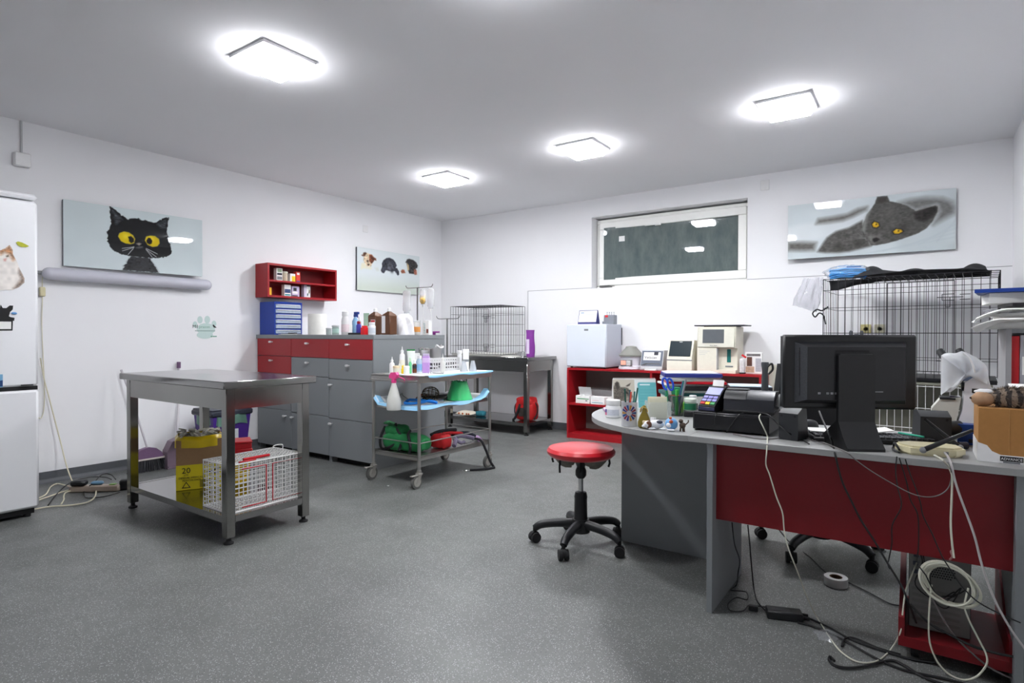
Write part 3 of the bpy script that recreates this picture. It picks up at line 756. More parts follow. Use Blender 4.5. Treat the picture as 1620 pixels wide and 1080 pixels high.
# cat cut out
ys = [a for a, _ in MG_cat]; zs = [c for _, c in MG_cat]
t, cy = flat_magnet('cat_sticker', 'cut out sticker of a sitting white and ginger kitten on the fridge', None, min(ys), max(ys), min(zs), max(zs), MG_cat, 'sticker')
z0 = min(zs)
pm = Paint(60, 80, (max(ys) - min(ys)) / (max(zs) - z0), (228, 222, 216))
nm = lambda q: [((a - min(ys)) / (max(ys) - min(ys)), (c - z0) / (max(zs) - z0)) for a, c in q]
pm.C *= (1 + (pm.smooth_noise(14, 4) - .5) * .12)[..., None]
pm.poly(nm(MG_catpatch), (170, 118, 78), .08, noise=.5); pm.poly(nm(MG_catpatch2), (120, 98, 84), .08, noise=.6)
pm.poly(nm(MG_cateyeR), (60, 44, 24), .03); pm.poly(nm(MG_catnose), (206, 150, 140), .03)
# the painted grid is trimmed to the outline
def trimmed(paint, name, outline, cy, z0, x, parent):
    y0, y1 = min(a for a, _ in outline), max(a for a, _ in outline); z1 = max(c for _, c in outline)
    d = inside([((a - y0) / (y1 - y0), (c - z0) / (z1 - z0)) for a, c in outline], paint.S, paint.T, paint.asp)
    o = paint.mesh(name, lambda a, c: (x, y0 + a * (y1 - y0) - cy, c * (z1 - z0)), PRINTM, parent)
    import bmesh
    bm = bmesh.new(); bm.from_mesh(o.data); bm.verts.ensure_lookup_table()
    dd = d.ravel()
    bmesh.ops.delete(bm, geom=[v for v in bm.verts if dd[v.index] < -.012], context='VERTS')
    bm.to_mesh(o.data); bm.free()
trimmed(pm, 'print', MG_cat, cy, z0, .0026, t)
# dog badge
ys = [a for a, _ in MG_dog + MG_dogbadge]; zs = [c for _, c in MG_dog + MG_dogbadge]; z0 = min(zs)
t = thing('fridge_magnet', 'magnet of a small black dog above a white badge on the fridge', 'magnet', (FX, -4.94, z0))
cy = -4.94
MB().prism([(a - cy, c - z0) for a, c in MG_dog], 'x', 0, .003).build('dog_shape', BLACKM, t)
MB().prism([(a - cy, c - z0) for a, c in MG_dogbadge], 'x', 0, .0025).build('badge', BLACKM, t)
MB().prism([(a - cy, c - z0) for a, c in MG_badgewhite], 'x', .0024, .0034).build('badge_panel', PAPER, t)
MB().ell((.004, .04, .105), (.004, .014, .008)).build('blue_bow', M('bow_blue', (90, 140, 190), .5), t)
t = thing('fridge_magnet', 'rectangular white and blue magnet low on the fridge door', 'magnet', (FX, -4.965, .815))
MB().prism([(a + 4.965, c - .815) for a, c in MG_tag], 'x', 0, .002).build('card', M('pale_blue_card', (120, 170, 206), .5), t)
MB().prism([(a + 4.965, c - .815) for a, c in MG_tagblue], 'x', .0019, .003).build('blue_print', M('magnet_blue', (24, 60, 110), .5), t)

# ================================================================ STEEL TABLES
def steel_table(label, x0, x1, y0, y1, h, apron, shelf, ins=.03, leg=.05):
    cx, cy = (x0 + x1) / 2, (y0 + y1) / 2
    t = thing('steel_table', label, 'table', (cx, cy, 0))
    hx, hy = (x1 - x0) / 2, (y1 - y0) / 2
    MB().box(-hx, hx, -hy, hy, h - .04, h, .004).build('table_top', STEELT, t)
    lx, ly = hx - ins, hy - ins
    for sy in (-1, 1):
        MB().box(-lx + .004, lx - .004, sy * (ly - .002), sy * (ly - .02), apron, h - .04).build('apron', STEEL, t)
    for sx in (-1, 1):
        MB().box(sx * (lx - .002), sx * (lx - .02), -ly + .004, ly - .004, apron, h - .04).build('apron', STEEL, t)
    for sx in (-1, 1):
        for sy in (-1, 1):
            l = MB().box(sx * lx, sx * (lx - leg), sy * ly, sy * (ly - leg), .035, h - .04, .003).build('leg', STEEL, t)
            px, py = sx * (lx - leg / 2), sy * (ly - leg / 2)
            MB().lathe([(.026, 0), (.026, .008), (.012, .016), (.012, .036)], 14, (px, py, 0)).build('levelling_foot', BLACKM, l)
    b = MB().box(-lx + .006, lx - .006, -ly + .006, ly - .006, shelf - .004, shelf)
    for sy in (-1, 1): b.box(-lx + leg, lx - leg, sy * (ly - .002), sy * (ly - .03), shelf - .035, shelf + .001)
    for sx in (-1, 1): b.box(sx * (lx - .002), sx * (lx - .03), -ly + leg, ly - leg, shelf - .035, shelf + .001)
    b.build('under_shelf', STEELT, t)
    return t
steel_table('stainless steel examination table with a white wire carrier on its shelf', 1.18, 2.443, -4.424, -3.848, .879, .725, .15)
steel_table('stainless steel table in the corner, with a black cage standing on it', .64, 1.88, -.66, -.035, .88, .715, .14)

# ================================================================ CABINETS
KNOB = M('knob_grey', (222, 222, 222), .35, .3)
def front(name, t, x0, x1, z0, z1, m, knob=None, g=.0025):
    o = MB().box(x0 + g, x1 - g, -.02, 0, z0 + g, z1 - g, .0015).build(name, m, t)
    if knob:
        kx, kz = knob
        MB().cyl((kx, -.02, kz), (kx, -.04, kz), .006, n=10).box(kx - .022, kx + .016, -.054, -.038, kz - .009, kz + .009, .004).build('knob', KNOB, o)
    return o
YF = -2.73
def cabinet(label, x0, x1, fronts):
    t = thing('cabinet', label, 'cabinet', ((x0 + x1) / 2, YF, 0))
    w_ = (x1 - x0) / 2
    b = MB().box(-w_ + .002, -w_ + .018, .0, .845, .0, 1.09).box(w_ - .018, w_ - .002, .0, .845, 0, 1.09)
    b.box(-w_ + .018, w_ - .018, .003, .845, .07, 1.09)
    b.build('carcass', LAMG, t)
    MB().box(-w_ + .018, w_ - .018, .06, .08, 0, .07).build('plinth', BLACKM, t)
    for nm_, z0, z1, m, k in fronts:
        front(nm_, t, -w_, w_, z0, z1, m, k)
    return t
cabinet('grey cabinet against the wall with two red drawers on top', .02, .579,
        [('drawer', .925, 1.095, LAMR, (-.02, 1.06)), ('drawer', .755, .925, LAMR, (-.02, .88)), ('door', .41, .755, LAMG, (.2, .7)), ('door', .052, .41, LAMG, (.2, .356))])
cabinet('grey cabinet in the middle of the row with one red drawer', .579, 1.135,
        [('drawer', .92, 1.095, LAMR, (-.01, 1.05)), ('drawer', .75, .92, LAMG, (-.01, .873)), ('door', .4, .75, LAMG, (-.24, .69)), ('door', .052, .4, LAMG, (-.24, .355))])
cab3 = cabinet('grey cabinet at the free end of the row beside the trolley', 1.135, 1.705,
        [('drawer', .917, 1.095, LAMR, (-.01, 1.044)), ('drawer', .74, .917, LAMG, (-.01, .863)), ('door', .39, .74, LAMG, (-.24, .687)), ('door', .05, .39, LAMG, (-.24, .343))])
MB().box(.287, .302, -.02, .86, 0, 1.0915, .001).build('end_panel', LAMG, cab3)
t = thing('worktop', 'continuous grey laminate worktop over the row of cabinets', 'worktop', (.86, YF, 0))
MB().box(-.855, .865, -.025, .86, 1.092, 1.13, .002).build('top_board', LAMG, t)

# red wall shelf
t = thing('wall_shelf', 'red two level shelf on the left wall above the cabinets', 'shelf', (0, -2.343, 1.5))
hw = .413
MB().box(.0, .21, -hw, -hw + .02, 0, .335).build('side_panel', LAMR, t)
MB().box(0, .21, hw - .02, hw, 0, .335).build('side_panel', LAMR, t)
MB().box(0, .21, -hw + .02, hw - .02, .315, .335).build('top_board', LAMR, t)
MB().box(0, .21, -hw + .02, hw - .02, 0, .02).build('bottom_board', LAMR, t)
MB().box(.006, .205, -hw + .02, hw - .02, .155, .172).build('middle_board', LAMR, t)
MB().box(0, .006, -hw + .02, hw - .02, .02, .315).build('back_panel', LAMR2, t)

# blue drawer organizer
t = thing('drawer_organizer', 'blue organizer of small clear drawers on the cabinet top', 'organizer', (.135, -2.56, 1.13))
b = MB().box(-.125, .125, -.155, -.145, 0, .325).box(-.125, .125, .145, .155, 0, .325).box(-.125, .125, -.145, .145, .315, .325).box(-.125, .125, -.145, .145, 0, .008).box(-.125, -.115, -.145, .145, .008, .315)
b.build('casing', BLUEP, t)
DRW = M('clear_drawer', (188, 202, 222), .2, var=.25, scale=60, trans=.25)
for k in range(6):
    z = .012 + k * .0505
    d = MB().box(-.11, .128, -.142, .142, z, z + .036, .003).build('drawer', DRW, t)
    MB().box(.128, .136, -.13, .13, z + .028, z + .036, .002).build('drawer_lip', WHITE, d)
    MB().box(.1, .1285, -.142, .142, z + .038, z + .046).build('shelf_strip', BLUEP, d)

# ================================================================ TROLLEY
def trolley():
    X0, X1, Y0, Y1 = 1.93, 2.42, -2.94, -2.08
    cx, cy = (X0 + X1) / 2, (Y0 + Y1) / 2
    hx, hy = (X1 - X0) / 2, (Y1 - Y0) / 2
    t = thing('trolley', 'stainless steel instrument trolley on castors with three shelves', 'trolley', (cx, cy, 0))
    def tray(z, hgt, ex):
        b = MB().box(-hx - ex, hx + ex, -hy - ex, hy + ex, z - .004, z)
        b.box(-hx - ex, hx + ex, -hy - ex, -hy - ex + .004, z - hgt, z + .008).box(-hx - ex, hx + ex, hy + ex - .004, hy + ex, z - hgt, z + .008)
        b.box(-hx - ex, -hx - ex + .004, -hy - ex + .004, hy + ex - .004, z - hgt, z + .008).box(hx + ex - .004, hx + ex, -hy - ex + .004, hy + ex - .004, z - hgt, z + .008)
        return b.build('tray', TROL, t)
    tray(.818, .046, .012); tray(.585, .02, -.012); tray(.225, .03, -.004)
    for sx in (-1, 1):
        for sy in (-1, 1):
            MB().cyl((sx * hx, sy * hy, .1), (sx * hx, sy * hy, .775), .0125, n=14).build('pole', TROL, t)
            c = MB().box(sx * hx - .02, sx * hx + .02, sy * hy - .02, sy * hy + .02, .1, .112, .002)
            ox, oy = (.025, -.03) if sx > 0 else (.03, -.02)
            c.cyl((sx * hx, sy * hy, .1), (sx * hx, sy * hy, .13), .018, n=12)
            c.prism([(sy * hy - .018, .105), (sy * hy + .016, .105), (sy * hy + oy + .012, .042), (sy * hy + oy - .012, .042)], 'x', sx * hx - .018, sx * hx - .0155)
            c.prism([(sy * hy - .018, .105), (sy * hy + .016, .105), (sy * hy + oy + .012, .042), (sy * hy + oy - .012, .042)], 'x', sx * hx + .0155, sx * hx + .018)
            c = c.build('castor', M('castor_grey', (150, 148, 142), .4, .4), t)
            wc = (sx * hx, sy * hy + oy, .05)
            MB().tube([(wc[0] - .011, wc[1], wc[2]), (wc[0] + .011, wc[1], wc[2])], .05, 28).build('wheel', M('wheel_rubber', (92, 92, 90), .6), c)
            MB().tube([(wc[0] - .014, wc[1], wc[2]), (wc[0] + .014, wc[1], wc[2])], .034, 24).build('wheel_hub', M('wheel_hub_grey', (150, 148, 142), .45), c)
            if sy < 0:
                MB().box(sx * hx - .012, sx * hx + .012, sy * hy - .085, sy * hy - .015, .095, .103, .002).build('brake_pedal', M('castor_grey', (0, 0, 0)), c)
    b = MB()
    for (p, q) in [((-hx, -hy), (hx, -hy)), ((hx, -hy), (hx, hy)), ((hx, hy), (-hx, hy)), ((-hx, hy), (-hx, -hy))]:
        b.cyl((p[0], p[1], .326), (q[0], q[1], .326), .0045, n=8)
    b.build('guard_rail', TROL, t)
    MB().tube(spline([(-hx - .01, -hy - .005, .785), (-hx + .02, -hy - .035, .785), (0, -hy - .04, .785), (hx - .04, -hy - .035, .785), (hx - .01, -hy - .008, .785)], 6), .007, 8).build('push_handle', TROL, t)
trolley()
# absorbent pads
def pad_top():
    t = thing('absorbent_pad', 'white absorbent pad with blue edge spread over the trolley top', 'pad', (2.175, -2.5, .8185))
    def f(u, v):
        x = -.2 + .46 * u; y = -.36 + .8 * v
        z = .004 + .003 * math.sin(u * 9) * math.sin(v * 14)
        if u > .955: z = .004 - (u - .955) * .3 * (1 + .4 * math.sin(v * 11)); x = .24 + (u - .955) * .35
        return (x, y, max(z, -.03) if u > .955 else max(z, .0035))
    MB().surf(f, 44, 40, .003).build('tissue', PADW, t)
    def g(u, v):
        y = -.36 + .8 * v; k = .25 * math.sin(v * 11) + .12 * math.sin(v * 23)
        x = .225 + .04 * min(1, u * 1.6); z = .0075 - max(0, u - .45) * (.03 + .03 * k)
        return (x + .004, y, z)
    MB().surf(g, 10, 40, .002).build('blue_border', PADB, t)
pad_top()
def pad_mid():
    t = thing('absorbent_pad', 'pale blue absorbent pad curling over the middle trolley shelf', 'pad', (2.175, -2.51, .586))
    def f(u, v):
        x = -.235 + .47 * u; y = -.425 + .85 * v
        e = min(u, 1 - u) * .47; e2 = min(v, 1 - v) * .85
        z = .004 + .002 * math.sin(7 * u + 9 * v)
        if e2 < .06: z += (.06 - e2) * (.55 if v > .5 else .2 * (1.6 - 2.6 * min(u, .6)))
        if u > .9: z += -.0 + (.0 if v < .85 else (v - .85) * .3)
        if u < .1 and v < .3: z += (.1 - u) * .5
        return (x, y, z)
    MB().surf(f, 30, 44, .003).build('tissue', PADW, t)
    def g(u, v):
        y = -.425 + .85 * v; q = f(1, v)
        x = q[0] - .05 + .068 * u; z = q[2] + .0035 - max(0, u - .72) * (.06 + .03 * math.sin(v * 13))
        return (x, y, z)
    MB().surf(g, 10, 44, .002).build('blue_border', PADB, t)
    def h(u, v):
        q = f(v, 0)
        return (q[0], -.425 + .055 - .072 * u, f(v, .06 * (1 - u))[2] + .0035 - max(0, u - .72) * .09)
    MB().surf(h, 10, 30, .002).build('blue_border', PADB, t)
pad_mid()

# ================================================================ RED BOOKCASE on the back wall
BX0, BX1, BYF, BYB, BZ = 2.257, 4.27, -.45, -.03, .772
t = thing('bookcase', 'long low red bookcase against the back wall under the window', 'bookcase', ((BX0 + BX1) / 2, BYB, 0))
hw = (BX1 - BX0) / 2; D_ = BYF - BYB
for sx in (-1, 1):
    MB().box(sx * hw, sx * (hw - .02), D_, 0, 0, BZ - .022).build('side_panel', LAMR, t)
MB().box(-hw, hw, D_, 0, BZ - .022, BZ, .001).build('top_board', LAMR, t)
MB().box(-hw + .02, hw - .02, D_ + .01, -.005, 0, .055).build('bottom_board', LAMR, t)
MB().box(-.05, -.03, D_ + .004, -.005, .055, BZ - .022).build('divider', LAMR, t)
for a, c in ((-hw + .02, -.05), (-.03, hw - .02)):
    MB().box(a, c, D_ + .006, -.005, .365, .387).build('shelf_board', LAMR, t)
MB().box(-hw + .02, hw - .02, -.005, 0, .055, BZ - .022).build('back_panel', M('grey_brown_board', (128, 120, 116), .6), t)

# radiator right of it
t = thing('radiator', 'white panel radiator on the back wall behind the monitor', 'radiator', (4.75, -.03, 0))
RADM = M('radiator_enamel', (214, 213, 200), .35, var=.02)
b = MB().box(-.53, .53, -.1, -.085, .15, .84, .006)
for k in range(26):
    x = -.51 + k * .0408
    b.box(x, x + .028, -.108, -.1, .17, .82, .004)
b.build('front_panel', RADM, t)
MB().box(-.53, .53, -.05, -.035, .15, .84, .004).build('rear_panel', RADM, t)
b = MB()
for k in range(26):
    x = -.525 + k * .0408
    b.box(x, x + .026, -.098, -.04, .842, .848)
b.box(-.535, .535, -.104, -.1, .835, .852).box(-.535, .535, -.038, -.034, .835, .852)
b.build('top_grille', RADM, t)
for sx in (-1, 1):
    MB().box(sx * .53, sx * .538, -.104, -.034, .15, .85).build('side_cover', RADM, t)
b = MB()
for x in (-.3, .3): b.cyl((x, -.068, 0), (x, -.068, .16), .01, n=8)
b.build('pipe', RADM, t)

# ================================================================ DESK
DZ = .715
LY = -3.67
t = thing('desk', 'grey office desk with a red modesty panel, facing away', 'desk', (5.2, -3.35, 0))
MB().box(-.545, .56, -.33, .32, DZ - .024, DZ, .0015).build('desktop', LAMG_TOP, t)
MB().box(-.47, -.447, -.318, .16, 0, DZ - .024, .001).build('leg_panel', LAMG, t)
MB().box(.487, .51, -.318, .16, 0, DZ - .024, .001).build('leg_panel', LAMG, t)
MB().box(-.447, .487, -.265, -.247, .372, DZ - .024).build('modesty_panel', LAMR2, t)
b = MB().box(-.2, .2, -.23, .1, DZ - .05, DZ - .024)
b.build('cross_brace', LAMG, t)
t = thing('desk_extension', 'rounded grey desk end standing on a flat grey panel', 'desk', (4.6, -3.05, 0))
poly = [(.055, -.63)] + [(.01 + .64 * math.cos(a), .64 * math.sin(a)) for a in [-PI / 2 - k * PI / 28 for k in range(29)]] + [(.2, .64), (.2, .025), (.055, .025)]
# (outline runs along the seam with the desk, round the end, back behind the desk)
MB().prism(poly[::-1], 'z', DZ - .024, DZ).build('desktop', LAMG_TOP, t)
MB().box(-.5, .125, -.05, -.03, 0, DZ - .024, .001).build('support_panel', LAMG, t)
MB().cyl((-.1, .45, 0), (-.1, .45, DZ - .024), .03, n=18).build('support_post', MGREY, t)

# ================================================================ STOOL
STR = M('red_vinyl', (202, 34, 46), .3, var=.06, coat=.25)
t = thing('stool', 'round red vinyl stool on a black five star base', 'stool', (3.945, -3.28, 0))
b = MB().lathe([(.0, .477), (.12, .472), (.165, .478), (.182, .495), (.184, .508), (.172, .524), (.13, .533), (.06, .536), (0, .536)], 36)
b.build('seat', STR, t)
b = MB()
for k in range(40):
    a = 2 * PI * k / 40; dz = rnd.uniform(.01, .05) if k % 3 else rnd.uniform(.03, .075)
    r = .13 + rnd.uniform(-.02, .03)
    b.prism([(r - .03, .48), (r + .02, .48), (r, .48 - dz)], 'y', -.012, .012) if False else b.box(0, 0, 0, 0, 0, 0)
def torn(u, v):
    a = 2 * PI * u; r = .15 - .1 * v
    return (r * math.cos(a), r * math.sin(a), .478 - (.03 + .022 * math.sin(a * 2 + 1) + .012 * math.sin(a * 9)) * math.sin(min(1, v * 1.4) * PI * .5))
MB().surf(torn, 48, 6, .002).build('torn_underside', M('torn_lining', (112, 108, 100), .9, var=.4, scale=40), t)
b = MB()
for a, l in ((.3, .05), (2.2, .06), (3.6, .04), (5.2, .055), (4.4, .07)):
    x, y = .15 * math.cos(a), .15 * math.sin(a)
    b.tube([(x, y, .48), (x * 1.03, y * 1.03, .48 - l * .6), (x * .98, y * 1.04, .48 - l)], .006, 5)
b.build('torn_shreds', M('torn_black_cloth', (22, 22, 22), .9), t)
MB().cyl((0, 0, .26), (0, 0, .44), .014, n=14).build('gas_piston', CHROME, t)
MB().lathe([(.02, .36), (.03, .375), (.03, .4), (.022, .42), (.03, .44), (.06, .475)], 18).build('seat_mount', BLACK, t)
MB().lathe([(.042, .13), (.036, .15), (.034, .25), (.036, .26), (.03, .285), (.016, .29)], 20).build('column_sleeve', BLACK, t)
def star_base(t, r, ang, m):
    b = MB().lathe([(.05, .07), (.055, .1), (.045, .14), (.0, .145)], 20)
    arms = []
    for k in range(5):
        a = ang + 2 * PI * k / 5
        d = lambda q, z: (q * math.cos(a), q * math.sin(a), z)
        arm = MB().tube(spline([d(.03, .115), d(r * .5, .112), d(r * .85, .098), d(r, .075)], 5), .02, 10, rs=[.026 - .007 * i / 15 for i in range(16)])
        ao = arm.build('arm', m, t)
        c = MB()
        px, py = r * math.cos(a), r * math.sin(a)
        c.cyl((px, py, .045), (px, py, .08), .01, n=10)
        tx, ty = -math.sin(a + .6), math.cos(a + .6)
        for s_ in (-1, 1):
            c.tube([(px + tx * s_ * .006, py + ty * s_ * .006, .027), (px + tx * s_ * .025, py + ty * s_ * .025, .027)], .027, 18)
        c.tube([(px - tx * .01, py - ty * .01, .035), (px + tx * .01, py + ty * .01, .035)], .026, 14)
        c.build('castor', BLACKM, ao)
    b.build('hub', m, t)
star_base(t, .25, math.radians(-10), BLACK)

# ================================================================ BLACK OFFICE CHAIR behind the desk
t = thing('office_chair', 'black office chair on castors behind the desk', 'chair', (5.02, -2.62, 0), math.radians(20))
CHF = M('black_chair_fabric', (26, 26, 28), .85, var=.2, scale=120)
star_base(t, .3, math.radians(15), BLACK)
MB().cyl((0, 0, .13), (0, 0, .36), .026, n=14).build('gas_column', BLACK, t)
MB().box(-.12, .12, -.1, .1, .36, .39, .01).build('seat_plate', BLACK, t)
def seatf(u, v):
    return None
b = MB().box(-.23, .23, -.22, .22, .39, .45, .03)
b.build('seat', CHF, t)
MB().tube(spline([(0, .15, .38), (0, .26, .4), (0, .29, .5), (0, .27, .6)], 5), .02, 8).build('back_strut', BLACK, t)
def backf(u, v):
    x = (u - .5) * (.42 - .1 * abs(v - .5)); z = .55 + .42 * v
    return (x, .235 + .05 * (2 * (u - .5)) ** 2 * -1 + .02 * v, z)
MB().surf(backf, 14, 14, -.05).build('backrest', CHF, t)

# ================================================================ WIRE CAGES
def cage(name, label, cat, L, Dp, H, loc, rz, nx, ny, rows, r, tray_m, group=None):
    t = thing(name, label, cat, loc, rz, group)
    def panel(pname, fn, w_, n, par=t):
        b = MB()
        for k in range(n + 1):
            a = -w_ / 2 + w_ * k / n
            b.bar(fn(a, .02), fn(a, H), r)
        for z in rows: b.bar(fn(-w_ / 2, z), fn(w_ / 2, z), r)
        for z in (.02, H): b.bar(fn(-w_ / 2, z), fn(w_ / 2, z), r * 1.5)
        for a in (-w_ / 2, w_ / 2): b.bar(fn(a, .02), fn(a, H), r * 1.6)
        return b.build(pname, WIRE, par, smooth=False)
    fp = panel('front_panel', lambda a, z: (a, -Dp / 2, z), L, nx)
    panel('back_panel', lambda a, z: (a, Dp / 2, z), L, nx)
    panel('side_panel', lambda a, z: (-L / 2, a, z), Dp, ny)
    panel('side_panel', lambda a, z: (L / 2, a, z), Dp, ny)
    b = MB()
    for k in range(nx + 1):
        a = -L / 2 + L * k / nx
        b.bar((a, -Dp / 2, H), (a, Dp / 2, H), r)
    for k in range(5):
        a = -Dp / 2 + Dp * k / 4
        b.bar((-L / 2, a, H), (L / 2, a, H), r * 1.3)
    b.build('top_panel', WIRE, t, smooth=False)
    MB().box(-L / 2 + .01, L / 2 - .01, -Dp / 2 + .01, Dp / 2 - .01, .0, .03, .004).build('tray', tray_m, t)
    # door with its own frame and two slide bolts
    dx0, dx1, dz0, dz1 = -.1 * L, .27 * L, .1 * H, .93 * H
    yd = -Dp / 2 - r * 2.2
    b = MB()
    for q in range(9):
        a = dx0 + (dx1 - dx0) * q / 8
        b.bar((a, yd, dz0), (a, yd, dz1), r * (1.5 if q in (0, 8) else 1))
    for z in (dz0, dz1): b.bar((dx0, yd, z), (dx1, yd, z), r * 1.5)
    d = b.build('door', WIRE, t, smooth=False)
    for z in (.2 * H, .78 * H):
        b = MB(); yy = yd - r * 2
        x = dx1 - .01
        for p_, q_ in [((x - .09, z), (x + .06, z)), ((x - .06, z - .022), (x + .01, z - .022)), ((x - .06, z + .022), (x + .01, z + .022)), ((x - .06, z - .022), (x - .06, z + .022)), ((x + .01, z - .022), (x + .01, z + .022)), ((x - .04, z), (x - .04, z - .07)), ((x - .015, z), (x - .015, z - .07)), ((x - .04, z - .07), (x - .015, z - .07)), ((x + .04, z - .018), (x + .1, z - .018)), ((x + .04, z + .018), (x + .1, z + .018))]:
            b.bar((p_[0], yy, p_[1]), (q_[0], yy, q_[1]), r * 1.3)
        b.build('slide_bolt', WIRE, d, smooth=False)
    return t
cage('wire_cage', 'black folding wire cage standing on the corner steel table', 'cage', .77, .5, .6, (1.065, -.33, .881), 0, 19, 10, (.12, .25, .38, .5), .0018, M('pale_tray', (196, 196, 190), .5))
cage('wire_cage', 'large black wire dog cage standing on a white wire cage', 'cage', 1.09, .62, .79, (5.37, -.52, .79), math.radians(-4), 21, 9, (.16, .36, .56, .7), .0025, BLACK)

# white grid cage below the big black one
t = thing('wire_cage', 'white wire cage with grey lining standing on the floor, under the big black cage', 'cage', (5.36, -.53, 0), math.radians(-4))
b = MB()
for k in range(23):
    a = -.52 + 1.04 * k / 22
    b.bar((a, -.32, .03), (a, -.32, .77), .002)
for z in (.03, .16, .29, .45, .6, .76): b.bar((-.52, -.324, z), (.52, -.324, z), .003)
b.build('front_panel', WIREW, t, smooth=False)
for sx in (-1, 1):
    b = MB()
    for k in range(13):
        a = -.32 + .6 * k / 12
        b.bar((sx * .52, a, .03), (sx * .52, a, .77), .002)
    for z in (.03, .29, .6, .76): b.bar((sx * .522, -.32, z), (sx * .522, .28, z), .003)
    b.build('side_panel', WIREW, t, smooth=False)
MB().box(-.515, .515, .27, .28, .02, .77).build('back_panel', M('greyish_lining', (120, 120, 108), .6), t)
MB().box(-.52, .52, -.32, .28, .772, .787).build('top_panel', M('greyish_lining', (0, 0, 0)), t)
MB().box(-.515, .515, -.315, .275, 0.0, .03, .004).build('floor_tray', M('greyish_lining', (0, 0, 0)), t)

# black cloth, bags on the big cage
def cloth(u, v):
    x = -.38 + .85 * u; y = -.24 + .5 * v
    z = .006 + .05 * max(0, math.sin(u * 8 + 1.5 * v)) * math.sin(PI * v) + .035 * max(0, math.sin(u * 17 - 2 * v)) * (v ** .5) * (1 - v) * 2 + .03 * max(0, math.sin(3 * u + 5 * v))
    if u > .97 or v > .97: z = .006
    return (x, y, z + .002)
tag(MB().surf(cloth, 50, 30, .004).build('cloth', M('black_cloth', (30, 31, 34), .9, var=.2, scale=40), loc=(5.4, -.52, 1.583), rz=math.radians(-4)), 'crumpled black cloth lying on top of the large black cage', 'cloth')
def cloth2(u, v):
    x = -.31 + .36 * u; dep = .075 * (1 - u) ** .8 + .006 * math.sin(9 * u)
    return (x, -.27 + .04 * v + .01 * math.sin(7 * u + 3 * v), -.006 - dep * v)
tag(MB().surf(cloth2, 26, 8, .004).build('cloth', M('black_cloth', (0, 0, 0)), loc=(5.17, -.5, 1.575), rz=math.radians(-4)), 'dark cloth strip sagging below the roof of the large cage', 'cloth')
# bag of blue masks
BAGC = M('thin_clear_film', (236, 240, 244), .15, trans=.75, var=0, alpha=.32)
t = thing('mask_bag', 'clear bag of blue face masks on top of the large cage', 'bag', (4.96, -.66, 1.583), math.radians(8))
MASK = M('mask_blue', (74, 160, 226), .7, var=.12, scale=22)
b = MB()
for k in range(6):
    def fm_(u, v, k=k):
        return (-.125 + .25 * u + .005 * math.sin(k * 2), -.05 + .1 * v, .01 + k * .013 + .012 * math.sin(u * PI) + .006 * math.sin(u * 14 + k) * (v - .5) + .004 * math.sin(9 * v + k))
    b.surf(fm_, 16, 8, .006)
b.build('face_masks', MASK, t)
MB().ell((0, 0, .058), (.17, .085, .055), 24, 14, .13, 5).build('film', BAGC, t)
MB().box(-.01, .09, -.082, -.081, .088, .096).build('printed_strip', M('bag_print_blue', (40, 90, 150), .6), t)
# clear plastic bag hanging at the corner
def hang(u, v):
    a = 2 * PI * u; r = .05 + .035 * v - .05 * max(0, v - .75) + .012 * math.sin(a * 4 + 3 * v) + .006 * math.sin(a * 9)
    return (-.06 - .06 * v + r * math.cos(a) * 1.1, r * .6 * math.sin(a), -.25 * v - .03 * math.cos(a) * v)
tag(MB().surf(hang, 30, 16, .001).build('plastic_bag', M('crinkled_clear_film', (206, 206, 214), .12, trans=.5, alpha=.34, var=.2, scale=30), loc=(4.79, -.78, 1.6)), 'empty clear plastic bag hanging from the corner of the large cage', 'bag')
b = MB().tube(spline([(4.84, -.8, 1.36), (4.8, -.82, 1.33), (4.76, -.81, 1.34), (4.73, -.8, 1.31), (4.75, -.81, 1.28), (4.78, -.82, 1.31), (4.81, -.82, 1.29), (4.825, -.82, 1.22)], 5), .006, 6)
tag(b.build('leash', M('black_webbing', (24, 24, 28), .8)), 'black strap tied at the left corner of the large cage', 'strap')
# soft toys in the big cage
t = thing('plush_toy', 'small white and grey plush toy inside the large cage', 'toy', (4.98, -.3, .825))
MB().ell((0, 0, .13), (.06, .05, .12), 16, 12, .06).build('body', M('white_plush', (224, 224, 224), .95, var=.05), t)
MB().ell((.02, -.02, .27), (.05, .045, .05), 16, 12, .05).build('head', M('grey_plush', (90, 92, 98), .95, var=.15), t)
b = MB().ell((-.02, -.02, .325), (.015, .01, .025), 10, 8).ell((.06, -.02, .325), (.015, .01, .025), 10, 8)
b.build('ear', M('grey_plush', (0, 0, 0)), t)

